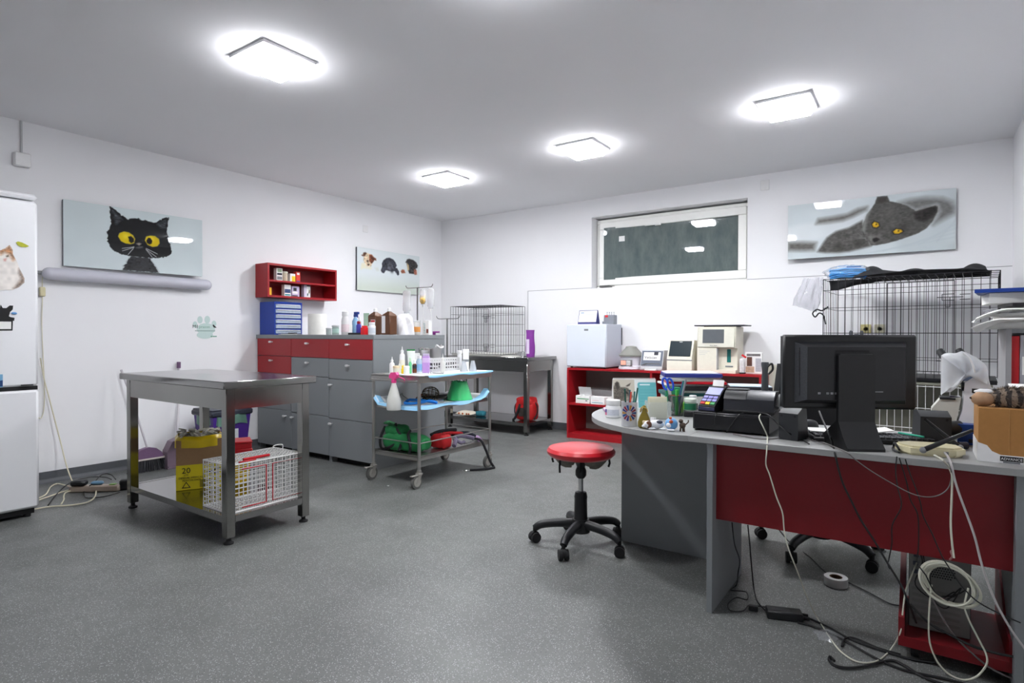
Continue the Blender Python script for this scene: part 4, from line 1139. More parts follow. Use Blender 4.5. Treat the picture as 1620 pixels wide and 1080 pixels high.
# ================================================================ WHITE WIRE CARRIER
def carrier():
    x0, x1, y0, y1, H = 2.09, 2.365, -4.35, -3.9, .262
    t = thing('pet_carrier', 'white wire pet carrier with red edged doors on the table shelf', 'carrier', ((x0 + x1) / 2, (y0 + y1) / 2, .152))
    hx, hy = (x1 - x0) / 2, (y1 - y0) / 2
    r = .0024
    def grid(name, fn, wa, wb, m=WIREW):
        b = MB(); na = max(2, round(wa / .027)); nb = max(2, round(wb / .027))
        for k in range(na + 1):
            a = -wa / 2 + wa * k / na; b.bar(fn(a, 0), fn(a, wb), r)
        for k in range(nb + 1):
            c = wb * k / nb; b.bar(fn(-wa / 2, c), fn(wa / 2, c), r)
        b.tube([fn(-wa / 2, 0), fn(wa / 2, 0), fn(wa / 2, wb), fn(-wa / 2, wb)], r * 1.9, 6, closed=True)
        return b.build(name, m, t, smooth=False)
    grid('front_panel', lambda a, c: (hx, a, c), 2 * hy, H)
    grid('back_panel', lambda a, c: (-hx, a, c), 2 * hy, H)
    grid('end_panel', lambda a, c: (a, -hy, c), 2 * hx, H)
    grid('end_panel', lambda a, c: (a, hy, c), 2 * hx, H)
    grid('lid', lambda a, c: (-hx + c, a, H), 2 * hy, 2 * hx)
    grid('base_grid', lambda a, c: (-hx + c, a, .003), 2 * hy, 2 * hx)
    for ya_, yb_ in ((-hy + .07, -.01), (.03, hy - .02)):
        MB().tube([(hx + .005, ya_, .02), (hx + .005, yb_, .02), (hx + .005, yb_, H - .03), (hx + .005, ya_, H - .03)], .0035, 6, closed=(ya_ > 0)).build('door_frame', REDP, t)
    b = MB().tube([(hx - .045, -.12, H + .012), (hx - .045, .04, H + .012)], .008, 8)
    b.tube([(hx - .02, -.16, H + .006), (hx - .02, -.06, H + .006)], .005, 6)
    b.build('hinge_rod', REDP, t)
    MB().tube(spline([(-.02, .14, H), (-.02, .14, H + .035), (-.02, .2, H + .035), (-.02, .2, H)], 5), .003, 6).build('carry_handle', WIREW, t)
carrier()

# yellow lined medical waste carton
t = thing('waste_carton', 'yellow printed medical waste carton with a yellow bag folded over its rim', 'carton', (1.58, -4.115, .152), math.radians(64))
MB().box(-.13, .13, -.13, .13, .155, .31).build('carton_upper', CARD2, t)
MB().box(-.131, .131, -.131, .131, 0, .156).build('carton_lower', M('yellow_carton', (222, 204, 28), .7, var=.04), t)
def rim(u, v):
    a = 2 * PI * u
    ca, sa = math.cos(a), math.sin(a)
    k = .137 / max(abs(ca), abs(sa)) * (1 + .012 * math.sin(11 * a))
    k = min(k, .165)
    return (k * ca * (1 - .12 * max(0, v - .7) / .3), k * sa * (1 - .12 * max(0, v - .7) / .3), .262 + .07 * v + .003 * math.sin(5 * a))
MB().surf(rim, 60, 8, .002).build('yellow_bag', M('yellow_bag_film', (206, 178, 12), .35, var=.12, scale=14, bump=.3), t)
b = MB()
g = random.Random(4)
for k in range(60):
    x, y = g.uniform(-.11, .11), g.uniform(-.11, .11); z = .305 + g.uniform(0, .045)
    b.at(x, y, z, g.uniform(0, 3), g.uniform(-.6, .6), g.uniform(-.6, .6)).box(-.022, .022, -.012, .012, -.004, .004, .002).at()
b.mi = 0
o = b.build('waste', M('crumpled_waste', (176, 174, 160), .6, var=.35, scale=30), t)
o['kind'] = 'stuff'
# lettering on the camera facing side (-y) of the carton
tx = (PI / 2, 0, 0)
text('lettering', '20', .05, INK, t, (-.075, -.1318, .105), tx)
text('lettering', 'LITRI', .012, INK, t, (-.075, -.1318, .09), tx)
text('lettering', 'DESEURI MEDICALE\nPERICULOASE', .0165, INK, t, (-.045, -.1318, .07), tx)
b = MB().prism([(-.1, .012), (-.05, .012), (-.075, .052)], 'y', -.1322, -.1316)
b.build('hazard_triangle', INK, t)
MB().prism([(-.092, .017), (-.058, .017), (-.075, .044)], 'y', -.1326, -.132).build('triangle_fill', M('yellow_carton', (0, 0, 0)), t)
b = MB()
for k in range(6): b.box(0, .1 - .01 * (k % 3), -.1322, -.1316, .012 + k * .008, .016 + k * .008)
b.build('small_print', INK, t)
b = MB().prism([(.03, .1), (.11, .125), (.12, .118), (.06, .098)], 'y', -.1322, -.1316).prism([(.06, .09), (.12, .1), (.1, .085)], 'y', -.1322, -.1316)
b.build('hazard_sign', INK, t)

# red and yellow sharps containers behind the carrier
t = thing('sharps_container', 'yellow sharps container with a red lid beside the yellow carton', 'container', (1.702, -3.94, .152), math.radians(64))
b = MB().prism([(-.075, 0), (.075, 0), (.09, .2), (-.09, .2)], 'y', -.08, .08)
b.build('tub', M('sharps_yellow', (226, 188, 16), .4), t)
lid = MB().box(-.098, .098, -.088, .088, .2, .225, .004).build('lid', REDP, t)
MB().box(-.094, .094, -.084, .084, .225, .262, .004).build('lid_collar', REDP, lid)
MB().box(-.098, .098, -.088, .088, .262, .275, .004).build('lid_rim', REDP, lid)

# purple bin with black lid by the wall
t = thing('waste_bin', 'purple plastic bin with a dark lid against the left wall', 'bin', (.345, -3.285, 0))
PUR = M('purple_plastic', (72, 40, 132), .4)
b = MB().surf(lambda u, v: ((.125 + .035 * v) * [1, -1, -1, 1, 1][int(u * 4 + .5)], (.14 + .03 * v) * [1, 1, -1, -1, 1][int(u * 4 + .5)], .42 * v), 4, 2, .003)
b.box(-.12, .12, -.135, .135, 0, .01)
b.build('bin_body', PUR, t, smooth=False)
lid = MB().box(-.175, .175, -.19, .19, .42, .47, .012).build('lid', M('dark_lid', (44, 48, 60), .45), t)
MB().box(-.165, .165, -.18, .18, .47, .48, .005).build('lid_top', M('dark_lid', (0, 0, 0)), lid)
def bagf(u, v):
    a = 2 * PI * u; ca, sa = math.cos(a), math.sin(a); k = .178 / max(abs(ca), abs(sa)); k = min(k, .215) * (1 + .04 * math.sin(9 * a))
    return (k * ca * .95, k * sa, .34 + .08 * v + .012 * math.sin(5 * a))
MB().surf(bagf, 50, 4, .002).build('green_bag', M('grey_green_bag', (96, 132, 118), .4, var=.15), t)
MB().box(.15, .1535, -.06, .06, .2, .3).build('paper_label', M('bin_label', (206, 212, 214), .6, var=.25, scale=60), t)

# broom and dustpan
t = thing('broom', 'broom with a mauve head and thin pole leaning on the left wall', 'broom', (.22, -3.85, 0))
MAU = M('mauve_plastic', (112, 84, 116), .45, var=.12, scale=90)
b = MB().prism([(-.12, .1), (.12, .1), (.1, .15), (.06, .185), (0, .2), (-.06, .185), (-.1, .15)], 'x', -.025, .025)
hd = b.build('broom_head', MAU, t)
MB().box(-.027, .027, -.125, .125, .095, .112, .004).build('head_trim', M('cream_trim', (206, 198, 190), .5), hd)
b = MB(); g = random.Random(2)
for k in range(240):
    y = g.uniform(-.12, .12); x = g.uniform(-.022, .022)
    b.bar((x, y, .1), (x * 1.5, y * 1.25 + g.uniform(-.008, .008), .002), .0028)
b.build('bristles', M('grey_bristles', (58, 58, 62), .7), t, smooth=False)['kind'] = 'stuff'
MB().tube([(0, .0, .19), (-.11, -.075, .62), (-.155, -.13, .84)], .0085, 10).build('pole', M('broom_pole', (196, 192, 198), .4), t)
t = thing('dustpan', 'mauve long handled dustpan leaning beside the yellow carton', 'dustpan', (.2, -3.605, 0))
b = MB().prism([(-.12, 0), (.12, 0), (.12, .14), (.08, .22), (0, .25), (-.08, .22), (-.12, .14)], 'x', .0, .004)
b.prism([(-.12, 0), (-.116, 0), (-.116, .16), (-.12, .14)], 'x', 0, .09).prism([(.116, 0), (.12, 0), (.12, .14), (.116, .16)], 'x', 0, .09)
b.prism([(-.12, .14), (-.08, .22), (0, .25), (.08, .22), (.12, .14), (.12, .146), (.08, .227), (0, .257), (-.08, .227), (-.12, .146)], 'x', 0, .09)
b.box(0, .09, -.12, .12, 0, .004)
b.build('pan', M('mauve_pan', (122, 104, 118), .4), t)
MB().tube([(-.0, .0, .24), (-.14, .08, .56), (-.168, .095, .83)], .009, 10).build('pole', M('white_pole', (206, 202, 206), .4), t)
MB().tube([(-.168, .095, .83), (-.172, .098, .885)], .016, 12).build('grip', MAU, t)

# ================================================================ SMALL THINGS: helpers
def m_(name, rgb, rough=.45, *a, **k): return M(name, rgb, rough, *a, **k)
LABW = m_('white_label', (226, 228, 230), .55, var=.12, scale=70)
def bottle(name, label, cat, loc, r, h, body, cap, nr=None, nh=.02, shoulder=.03, lab=None, square=False, rz=0, group=None, tip=False):
    """body + cap (+ paper_label); the total height is h"""
    t = thing(name, label, cat, loc, rz, group)
    nr = nr or r * .45
    hb = h - nh
    n = 4 if square else 24
    k = 1.414 if square else 1.0
    prof = [(r * k * .93, 0), (r * k, .004), (r * k, hb - shoulder), (r * k * .93, hb - shoulder * .65), (nr * 1.05, hb - .003), (nr, hb)]
    b = MB()
    if square: b.at(0, 0, 0, PI / 4)
    b.lathe(prof, n).build('bottle_body', body, t)
    c = MB()
    if tip: c.lathe([(nr * 1.25, hb), (nr * 1.2, hb + nh * .35), (nr * .5, hb + nh * .45), (nr * .22, h), (0, h)], 16)
    else: c.lathe([(nr * 1.2, hb - .001), (nr * 1.25, hb + .002), (nr * 1.2, h - .002), (nr * 1.05, h), (0, h)], 20)
    c.build('cap', cap, t)
    if lab:
        z0, z1, lm = lab
        b = MB()
        if square: b.at(0, 0, 0, PI / 4)
        b.lathe([(r * k + .0006, z0 * h), (r * k + .0006, z1 * h)], n, cap=False).build('paper_label', lm, t)
    return t
def carton(name, label, cat, loc, size, m, rz=0, prints=(), group=None):
    """box with printed patches: (face, a0, a1, b0, b1, material) in fractions; faces f (-y), r (+x), l (-x)"""
    sx, sy, sz = size
    t = thing(name, label, cat, loc, rz, group)
    MB().box(-sx / 2, sx / 2, -sy / 2, sy / 2, 0, sz, .0015).build('carton_body', m, t)
    for f, a0, a1, b0, b1, pm in prints:
        b = MB(); e = .0006
        if f == 'f': b.box(-sx / 2 + a0 * sx, -sx / 2 + a1 * sx, -sy / 2 - e, -sy / 2 + .0005, b0 * sz, b1 * sz)
        if f == 'r': b.box(sx / 2 - .0005, sx / 2 + e, -sy / 2 + a0 * sy, -sy / 2 + a1 * sy, b0 * sz, b1 * sz)
        if f == 't': b.box(-sx / 2 + a0 * sx, -sx / 2 + a1 * sx, -sy / 2 + b0 * sy, -sy / 2 + b1 * sy, sz - .0005, sz + e)
        b.build('print', pm, t)
    return t
P_BLUE = m_('print_blue', (44, 84, 150), .5, var=0); P_TEAL = m_('print_teal', (40, 150, 160), .5, var=0)
P_GREEN = m_('print_green', (54, 150, 84), .5, var=0); P_RED = m_('print_red', (200, 40, 46), .5, var=0)
P_DARK = m_('print_dark', (34, 36, 48), .5, var=0); P_PURP = m_('print_purple', (110, 70, 150), .5, var=0)
P_YEL = m_('print_yellow', (232, 200, 30), .5, var=0); P_PINK = m_('print_pink', (214, 90, 130), .5, var=0)
P_GREY = m_('print_grey', (120, 124, 128), .5, var=0)

# ---------------------------------------------------------------- red wall shelf contents
x = .12; zU, zL = 1.6725, 1.5205
MEDS = 'medicine boxes on the red wall shelf'
carton('medicine_box', 'white medicine box with a green and black print, first on the upper red shelf', 'box', (x, -2.583, zU), (.05, .068, .128), PAPER, 0, [('r', .1, .9, .45, .62, P_DARK), ('r', .15, .85, .68, .95, m_('print_sage', (150, 170, 140), .5, var=0)), ('r', .1, .9, .1, .35, P_GREY)], MEDS)
bottle('medicine_jar', 'beige speckled jar beside the white box on the upper red shelf', 'jar', (x, -2.508, zU), .027, .102, m_('beige_tin', (206, 194, 170), .45, var=.3, scale=90), CREAM, nr=.024, nh=.016, shoulder=.006)
carton('medicine_box', 'small yellow fronted medicine box on the upper red shelf', 'box', (x, -2.43, zU), (.045, .06, .085), PAPER, 0, [('r', .3, 1, .0, .72, P_YEL)], MEDS)
carton('medicine_box', 'red orange medicine box, rightmost on the upper red shelf', 'box', (x, -2.366, zU), (.045, .05, .112), m_('red_orange_carton', (216, 56, 40), .5), 0, [('r', .2, .8, .7, .9, PAPER), ('r', .1, .9, .05, .16, P_PURP)], MEDS)
carton('medicine_box', 'white medicine box with a dark blue band, first on the lower red shelf', 'box', (x, -2.492, zL), (.05, .075, .12), PAPER, 0, [('r', .05, .95, .3, .62, m_('print_navy', (46, 66, 110), .5, var=.3, scale=60)), ('r', .1, .9, .08, .2, P_TEAL)], MEDS)
carton('medicine_box', 'wide lilac medicine box with a dark print on the lower red shelf', 'box', (x, -2.396, zL), (.05, .085, .11), m_('lilac_carton', (196, 184, 214), .5), 0, [('r', .0, .75, .3, .5, PAPER), ('r', .15, .6, .55, .85, P_DARK), ('r', 0, .75, .05, .15, P_DARK)], MEDS)
carton('medicine_box', 'tall white and lilac medicine box, rightmost on the lower red shelf', 'box', (x, -2.26, zL), (.05, .076, .132), m_('pale_lilac_carton', (206, 200, 220), .5), 0, [('r', .4, 1, .0, .9, PAPER), ('r', .45, .95, .9, .98, P_DARK), ('r', .75, .95, .35, .65, P_YEL), ('r', .45, .65, .15, .35, P_TEAL)], MEDS)
carton('medicine_box', 'narrow yellow medicine box at the left end of the lower red shelf', 'box', (x + .03, -2.705, zL), (.05, .03, .075), m_('yellow_box_card', (230, 176, 26), .5), 0, [], MEDS)

# ---------------------------------------------------------------- on the cabinet top
zc = 1.1305
t = thing('paper_roll', 'thick white paper towel roll standing on the cabinet top', 'paper roll', (.567, -2.45, zc))
MB().lathe([(.022, 0), (.086, 0), (.087, .004), (.087, .2), (.086, .204), (.022, .204)], 32, cap=False).build('roll', m_('tissue_paper', (232, 230, 224), .9), t)
MB().lathe([(.02, .001), (.022, .001), (.022, .203), (.02, .203)], 20, cap=False).build('cardboard_core', CARD2, t)
tag(MB().box(-.1, .1, -.06, .06, 0, .004).box(-.08, .11, -.05, .055, .004, .007).build('paper_sheets', PAPER, loc=(.4, -2.64, zc)), 'loose white papers lying in front of the blue drawer organizer', 'papers')
tag(MB().tube([(-.06, 0, .006), (.06, .01, .006)], .006, 8).build('pen', BLACK, loc=(.42, -2.63, zc + .0075)), 'black pen lying on the loose papers by the drawer organizer', 'pen')
bottle('glass_jar', 'small pale glass jar beside the paper roll on the cabinet top', 'jar', (.81, -2.5, zc), .025, .065, m_('pale_glass', (206, 216, 214), .15, trans=.4), LGREY, nr=.022, nh=.012, shoulder=.006)
bottle('glass_jar', 'pale green labelled jar with a grey lid on the cabinet top', 'jar', (.91, -2.5, zc), .032, .088, m_('pale_green_glass', (190, 212, 204), .2, trans=.3), LGREY, nr=.028, nh=.014, shoulder=.008, lab=(.2, .65, m_('mint_label', (176, 206, 196), .5)))
bottle('dispenser_bottle', 'clear white bottle with a round shoulder and pink label on the cabinet', 'bottle', (1.05, -2.5, zc), .035, .215, m_('milky_body', (228, 226, 226), .3, trans=.15), WHITE, nr=.024, nh=.04, shoulder=.05, lab=(.12, .45, m_('pinkish_label', (226, 208, 212), .5, var=.2, scale=80)))
t = thing('spray_bottle', 'translucent blue spray bottle with a dark blue trigger on the cabinet', 'spray bottle', (.93, -2.28, zc))
MB().lathe([(.028, 0), (.03, .004), (.03, .13), (.014, .165), (.012, .175)], 24).build('bottle_body', m_('clear_blue', (150, 194, 232), .2, trans=.2), t)
MB().box(-.012, .012, -.014, .014, .172, .2, .003).box(-.012, .05, -.012, .012, .198, .222, .004).box(.03, .036, -.006, .006, .165, .2, .002).build('trigger_head', m_('dark_blue_plastic', (30, 60, 140), .4), t)
carton('medicine_box', 'white box with a black side among the bottles on the cabinet', 'box', (.95, -2.38, zc), (.055, .05, .095), PAPER, 0, [('f', 0, .35, 0, 1, P_DARK), ('f', .45, .9, .3, .7, P_GREY)])
t = thing('instrument_tray', 'shallow black tray holding a small bottle on the cabinet top', 'tray', (1.2, -2.47, zc))
b = MB().box(-.085, .085, -.05, .05, 0, .004)
for a in ((-.085, .085, -.05, -.047), (-.085, .085, .047, .05), (-.085, -.082, -.047, .047), (.082, .085, -.047, .047)): b.box(a[0], a[1], a[2], a[3], .004, .018)
b.build('tray_body', BLACK, t)
bottle('bottle', 'small violet bottle with a dark red cap in the black tray', 'bottle', (1.215, -2.48, zc + .0045), .023, .118, m_('violet_plastic', (74, 66, 170), .35), m_('dark_red_cap', (170, 22, 44), .4), nr=.014, nh=.022, shoulder=.018)
bottle('bottle', 'slim clear bottle beside the pale green tube on the cabinet', 'bottle', (1.015, -2.3, zc), .017, .17, m_('clear_body', (222, 226, 222), .2, trans=.4), WHITE, nr=.009, nh=.03, shoulder=.03)
t = thing('tube', 'large pale green tube standing on its cap on the cabinet', 'tube', (1.135, -2.32, zc))
MB().lathe([(.022, 0), (.024, .002), (.024, .03), (.022, .032)], 20).build('cap', WHITE, t)
MB().surf(lambda u, v: ((.028 + .012 * v) * math.cos(2 * PI * u), (.028 * (1 - v) + .002) * math.sin(2 * PI * u), .03 + .175 * v), 28, 8).build('tube_body', m_('pale_green_tube', (178, 210, 186), .4, var=.12, scale=30), t)
bottle('medicine_jar', 'small bright red jar at the front of the cabinet top', 'jar', (1.41, -2.58, zc), .024, .08, m_('bright_red_plastic', (222, 34, 40), .4), m_('bright_red_plastic', (0, 0, 0)), nr=.02, nh=.014, shoulder=.003, square=True)
bottle('medicine_jar', 'white jar with a grey label in front of the brown bottles', 'jar', (1.55, -2.62, zc), .032, .108, m_('white_jar_body', (226, 228, 232), .3), WHITE, nr=.022, nh=.022, shoulder=.014, lab=(.15, .55, m_('grey_white_label', (200, 206, 214), .5, var=.15, scale=80)))
BRN = m_('brown_bottle', (92, 58, 36), .3)
for x_, lb, side in ((1.405, 'square brown bottle with a red edged label, the left one on the cabinet', 1), (1.585, 'square brown bottle with a pale label, the right one on the cabinet', 0)):
    t = thing('brown_bottle', lb, 'bottle', (x_, -2.45, zc), 0, 'square brown bottles')
    MB().box(-.052, .052, -.045, .045, 0, .172, .006).build('bottle_body', BRN, t)
    MB().at(0, 0, 0, PI / 4).lathe([(.064, .172), (.058, .178), (.02, .203), (.016, .208)], 4).build('shoulder', BRN, t)
    MB().lathe([(.016, .206), (.018, .208), (.016, .232), (.01, .238), (0, .238)], 16).build('cap', WHITE, t)
    if side:
        l = MB().box(-.01, .046, -.0465, -.0445, .02, .135).build('paper_label', LABW, t)
        MB().box(-.008, .044, -.0468, -.046, .112, .13).build('red_print', P_RED, l)
    else:
        MB().box(-.048, -.004, -.0465, -.0445, .015, .165).build('paper_label', LABW, t)
t = thing('tissue_bag', 'crumpled white plastic bag with faint red print on the cabinet', 'bag', (1.5, -2.2, zc))
def bagw(u, v):
    a = 2 * PI * u; ph = v * PI * .5
    r = (.105 + .016 * math.sin(5 * a + 3 * v) + .009 * math.sin(9 * a + 6 * v)) * math.cos(ph) ** .45
    return (r * math.cos(a) * 1.0 + .015 * v, r * math.sin(a) * .85, .18 * math.sin(ph) ** .8 * (1 + .06 * math.sin(3 * a)))
MB().surf(bagw, 40, 14).build('bag_film', m_('white_bag_film', (240, 240, 242), .5, var=.06, scale=18, bump=.4), t)
MB().box(.05, .0795, -.03, .03, .05, .085).build('red_print', m_('faint_red_print', (226, 180, 170), .5), t)
bottle('medicine_jar', 'clear jar with orange contents behind the white bag', 'jar', (1.575, -2.09, zc), .03, .135, m_('clear_jar', (224, 222, 216), .15, trans=.3), LGREY, nr=.027, nh=.012, shoulder=.006, lab=(.2, .55, m_('orange_contents', (206, 140, 70), .5)))
t = carton('medicine_box', 'white box with teal upright lettering at the far end of the cabinet top', 'box', (1.62, -2.0, zc), (.075, .045, .136), PAPER, 0, [('f', .62, .95, .12, .4, m_('print_brown', (120, 60, 50), .5))])
text('lettering', 'CANIVIT', .026, P_TEAL, t, (-.006, -.0232, .012), (PI / 2, -PI / 2, 0), 'LEFT')
t = thing('gadget', 'small purple gadget lying at the corner of the cabinet top', 'gadget', (1.655, -1.915, zc))
PURP2 = m_('magenta_plastic', (128, 28, 124), .35)
MB().box(-.04, .04, -.012, .012, .02, .034, .004).build('barrel', PURP2, t)
MB().box(-.04, -.012, -.01, .01, 0, .022, .003).build('grip', PURP2, t)

# ---------------------------------------------------------------- IV stands behind the cabinets
def iv_stand(label, x, y, top, x0, x1):
    t = thing('iv_stand', label, 'stand', (x, y, 0))
    MB().cyl((0, 0, .06), (0, 0, top), .0085, n=12).build('pole', STEEL, t)
    b = MB().tube(spline([(x0 - x - .01, 0, top + .03), (x0 - x, 0, top + .012), (x0 - x + .03, 0, top), (0, 0, top), (x1 - x - .03, 0, top), (x1 - x, 0, top + .012), (x1 - x + .01, 0, top + .03)], 4), .004, 8)
    b.build('hook_bar', STEEL, t)
    b = MB()
    for k in range(5):
        a = 2 * PI * k / 5 + .3
        b.tube([(0, 0, .075), (.17 * math.cos(a), .17 * math.sin(a), .05)], .009, 8)
        b.lathe([(.0, 0), (.02, .004), (.024, .024), (.02, .044), (0, .05)], 12, (.17 * math.cos(a), .17 * math.sin(a), 0))
    b.build('star_foot', STEEL, t)
    MB().lathe([(.014, top * .55), (.017, top * .555), (.017, top * .59), (.014, top * .595)], 14).build('clamp', BLACK, t)
iv_stand('tall drip stand with three bags behind the cabinet row', 1.006, -1.5, 1.638, .841, 1.219)
iv_stand('lower drip stand without bags between trolley and cage', 1.43, -1.5, 1.298, 1.291, 1.588)
def iv_bag(label, x, y, ztop, w_, h, m, full, fm):
    t = thing('iv_bag', label, 'drip bag', (x, y, ztop), 0, 'drip bags on the tall stand')
    MB().surf(lambda u, v: (w_ / 2 * math.cos(2 * PI * u) * (1 if .06 < v < .9 else .7), (.006 + .02 * math.sin(PI * min(1, v * 1.05)) * v) * math.sin(2 * PI * u), -h * v), 24, 14).build('bag_film', m, t)
    if full:
        MB().surf(lambda u, v: (w_ * .47 * math.cos(2 * PI * u) * (1 if v < .85 else .7), (.006 + .016 * math.sin(PI * v)) * math.sin(2 * PI * u), -h * (full + (1 - full) * .96 * v)), 20, 8).build('fluid', fm, t)
    b = MB().cyl((0, 0, -h), (0, 0, -h - .03), .006, n=10).tube(spline([(0, 0, -h - .03), (.01, .004, -h - .12), (-.006, 0, -h - .24), (.012, .01, -h - .34)], 5), .002, 6)
    b.tube([(0, 0, 0), (0, 0, .02)], .003, 6)
    b.build('drip_tube', m_('clear_tube', (214, 214, 210), .3), t)
BF = m_('drip_bag_film', (242, 243, 245), .2, trans=.4, alpha=.5)
iv_bag('milky drip bag at the left hook of the tall stand', .845, -1.5, 1.615, .12, .25, BF, 0, None)
iv_bag('drip bag with amber fluid next to the pole of the tall stand', 1.085, -1.5, 1.618, .085, .16, BF, .45, m_('amber_fluid', (226, 186, 104), .2, trans=.2))
iv_bag('clear drip bag at the right hook of the tall stand', 1.2, -1.5, 1.618, .1, .21, BF, 0, None)

# ---------------------------------------------------------------- on the trolley top
zt = .8215
bottle('dropper_bottle', 'small white dropper bottle at the near left corner of the trolley', 'bottle', (2.02, -2.83, zt), .02, .135, WHITE, WHITE, nr=.009, nh=.04, shoulder=.02, tip=True)
bottle('dropper_bottle', 'tiny white dropper bottle beside the yellow capped one', 'bottle', (2.045, -2.775, zt), .01, .1, WHITE, WHITE, nr=.006, nh=.04, shoulder=.012, tip=True)
bottle('medicine_bottle', 'small yellow bottle on the trolley top near the pink spray head', 'bottle', (2.105, -2.79, zt), .016, .068, m_('bright_yellow', (236, 200, 20), .4), m_('bright_yellow', (0, 0, 0)), nr=.01, nh=.018, shoulder=.012)
bottle('dropper_bottle', 'tall white dropper bottle, tallest at the left of the trolley top', 'bottle', (2.02, -2.72, zt), .022, .215, m_('white_glossy', (230, 230, 232), .25), WHITE, nr=.01, nh=.05, shoulder=.025, tip=True, lab=(.1, .5, m_('cream_label', (222, 218, 206), .5, var=.12)))
t = thing('tube', 'white ointment tube with a green edge standing on the trolley', 'tube', (2.03, -2.63, zt), math.radians(35))
MB().lathe([(.018, 0), (.02, .002), (.02, .03)], 18).build('cap', WHITE, t)
MB().surf(lambda u, v: ((.022 + .013 * v) * math.cos(2 * PI * u), (.022 * (1 - v) + .002) * math.sin(2 * PI * u), .03 + .16 * v), 26, 8).build('tube_body', m_('white_tube', (226, 232, 228), .35), t)
MB().box(-.034, .034, -.0035, .0035, .178, .19).build('green_edge', P_GREEN, t)
bottle('medicine_bottle', 'green bottle in front of the white tube on the trolley', 'bottle', (2.135, -2.745, zt), .012, .128, m_('green_plastic', (96, 190, 130), .35), m_('pale_green_cap', (190, 220, 190), .4), nr=.006, nh=.03, shoulder=.02)
t = carton('medicine_box', 'slim white box behind the amber bottle on the trolley', 'box', (2.0, -2.53, zt), (.045, .03, .155), PAPER, math.radians(35), [('f', .1, .9, .45, .6, P_BLUE)])
bottle('medicine_bottle', 'small amber bottle with a white cap on the trolley', 'bottle', (2.11, -2.67, zt), .017, .108, m_('amber_glass', (104, 52, 26), .15), WHITE, nr=.01, nh=.03, shoulder=.014, lab=(.35, .62, P_DARK))
bottle('medicine_bottle', 'clear bottle with pale blue label and white cap on the trolley', 'bottle', (2.06, -2.565, zt), .022, .138, m_('pale_blue_body', (196, 216, 232), .2, trans=.2), WHITE, nr=.015, nh=.024, shoulder=.018, lab=(.12, .5, m_('sky_label', (130, 176, 216), .5, var=.2, scale=60)))
bottle('lotion_bottle', 'lilac rectangular bottle, the most colourful on the trolley top', 'bottle', (2.17, -2.6, zt), .027, .155, m_('lilac_lotion', (180, 140, 204), .3), m_('pale_lilac_cap', (206, 190, 222), .35), nr=.021, nh=.014, shoulder=.006, square=True, rz=math.radians(35), lab=(.55, .8, m_('lilac_label', (206, 180, 220), .4)))
t = thing('canister', 'brushed steel canister behind the lilac bottle', 'canister', (1.995, -2.44, zt))
MB().lathe([(.045, 0), (.048, .004), (.048, .175), (.05, .178), (.05, .188), (.044, .19)], 28, cap=False).lathe([(0, .002), (.046, .002)], 28, cap=False).build('canister_body', SATIN, t)
MB().lathe([(.051, .18), (.051, .194), (.03, .2), (0, .2)], 28).build('lid', CHROME, t)
t = thing('jug', 'polished steel jug with an open spout and white handle loop on the trolley', 'jug', (2.0, -2.31, zt))
MB().surf(lambda u, v: ((.048 + .012 * v * v) * math.cos(2 * PI * u), (.048 + .012 * v * v) * math.sin(2 * PI * u), (.2 + .025 * math.cos(2 * PI * u - .6)) * v), 30, 10, .002).lathe([(0, .002), (.047, .002)], 28, cap=False).build('jug_body', SATIN, t)
MB().tube(spline([(.045, -.04, .21), (.07, -.05, .22), (.075, -.02, .2), (.062, .03, .2), (.05, .045, .21)], 5), .007, 8).build('handle', WHITE, t)
t = thing('basket', 'white slotted plastic basket with small syringes on the trolley', 'basket', (2.115, -2.335, zt))
b = MB().box(-.04, .04, -.165, .165, 0, .006)
for z_ in (.006, .04, .075, .1): 
    for sx in (-1, 1): b.box(sx * .04, sx * .0375, -.165, .165, z_, z_ + .014)
    for sy in (-1, 1): b.box(-.04, .04, sy * .165, sy * .1625, z_, z_ + .014)
for k in range(12):
    y = -.165 + .33 * k / 11
    for sx in (-1, 1): b.box(sx * .04, sx * .0375, y - .005, y + .005, 0, .112)
b.build('basket_body', WHITE, t)
b = MB(); g = random.Random(9)
for k in range(26):
    y = g.uniform(-.15, .15); x = g.uniform(-.025, .025)
    b.at(x, y, .03 + g.uniform(0, .05), g.uniform(0, 3), g.uniform(-.7, .7)).cyl((-.03, 0, 0), (.03, 0, 0), .006, n=6)
b.at()
b.build('black_packets', m_('black_foil_packet', (28, 28, 34), .4, var=.3), t)['kind'] = 'stuff'
bottle('dropper_bottle', 'clear bottle with a long nozzle in front of the white basket', 'bottle', (2.225, -2.46, zt), .021, .155, MILKY, MILKY, nr=.01, nh=.06, shoulder=.02, tip=True)
bottle('medicine_bottle', 'white bottle with a round cap at the right of the basket', 'bottle', (2.13, -2.135, zt), .022, .172, m_('white_glossy', (0, 0, 0)), WHITE, nr=.018, nh=.03, shoulder=.012)
carton('medicine_box', 'tall white box with a grey band at the far end of the trolley', 'box', (2.215, -2.15, zt), (.05, .04, .186), PAPER, math.radians(35), [('f', 0, 1, .42, .52, P_GREY), ('r', 0, 1, .42, .52, P_GREY)])
for x_, y_, lb in ((2.3, -2.28, 'clear plastic measuring cone, nearest the white basket'), (2.345, -2.215, 'clear plastic measuring cone at the far right of the trolley')):
    t = thing('measuring_cone', lb, 'cup', (x_, y_, zt), 0, 'clear cones on the trolley')
    MB().surf(lambda u, v: ((.034 - .02 * v) * math.cos(2 * PI * u), (.034 - .02 * v) * math.sin(2 * PI * u), .092 * v), 22, 6, .0012).build('cone', m_('frosted_clear', (226, 230, 234), .25, trans=.5, alpha=.7), t)
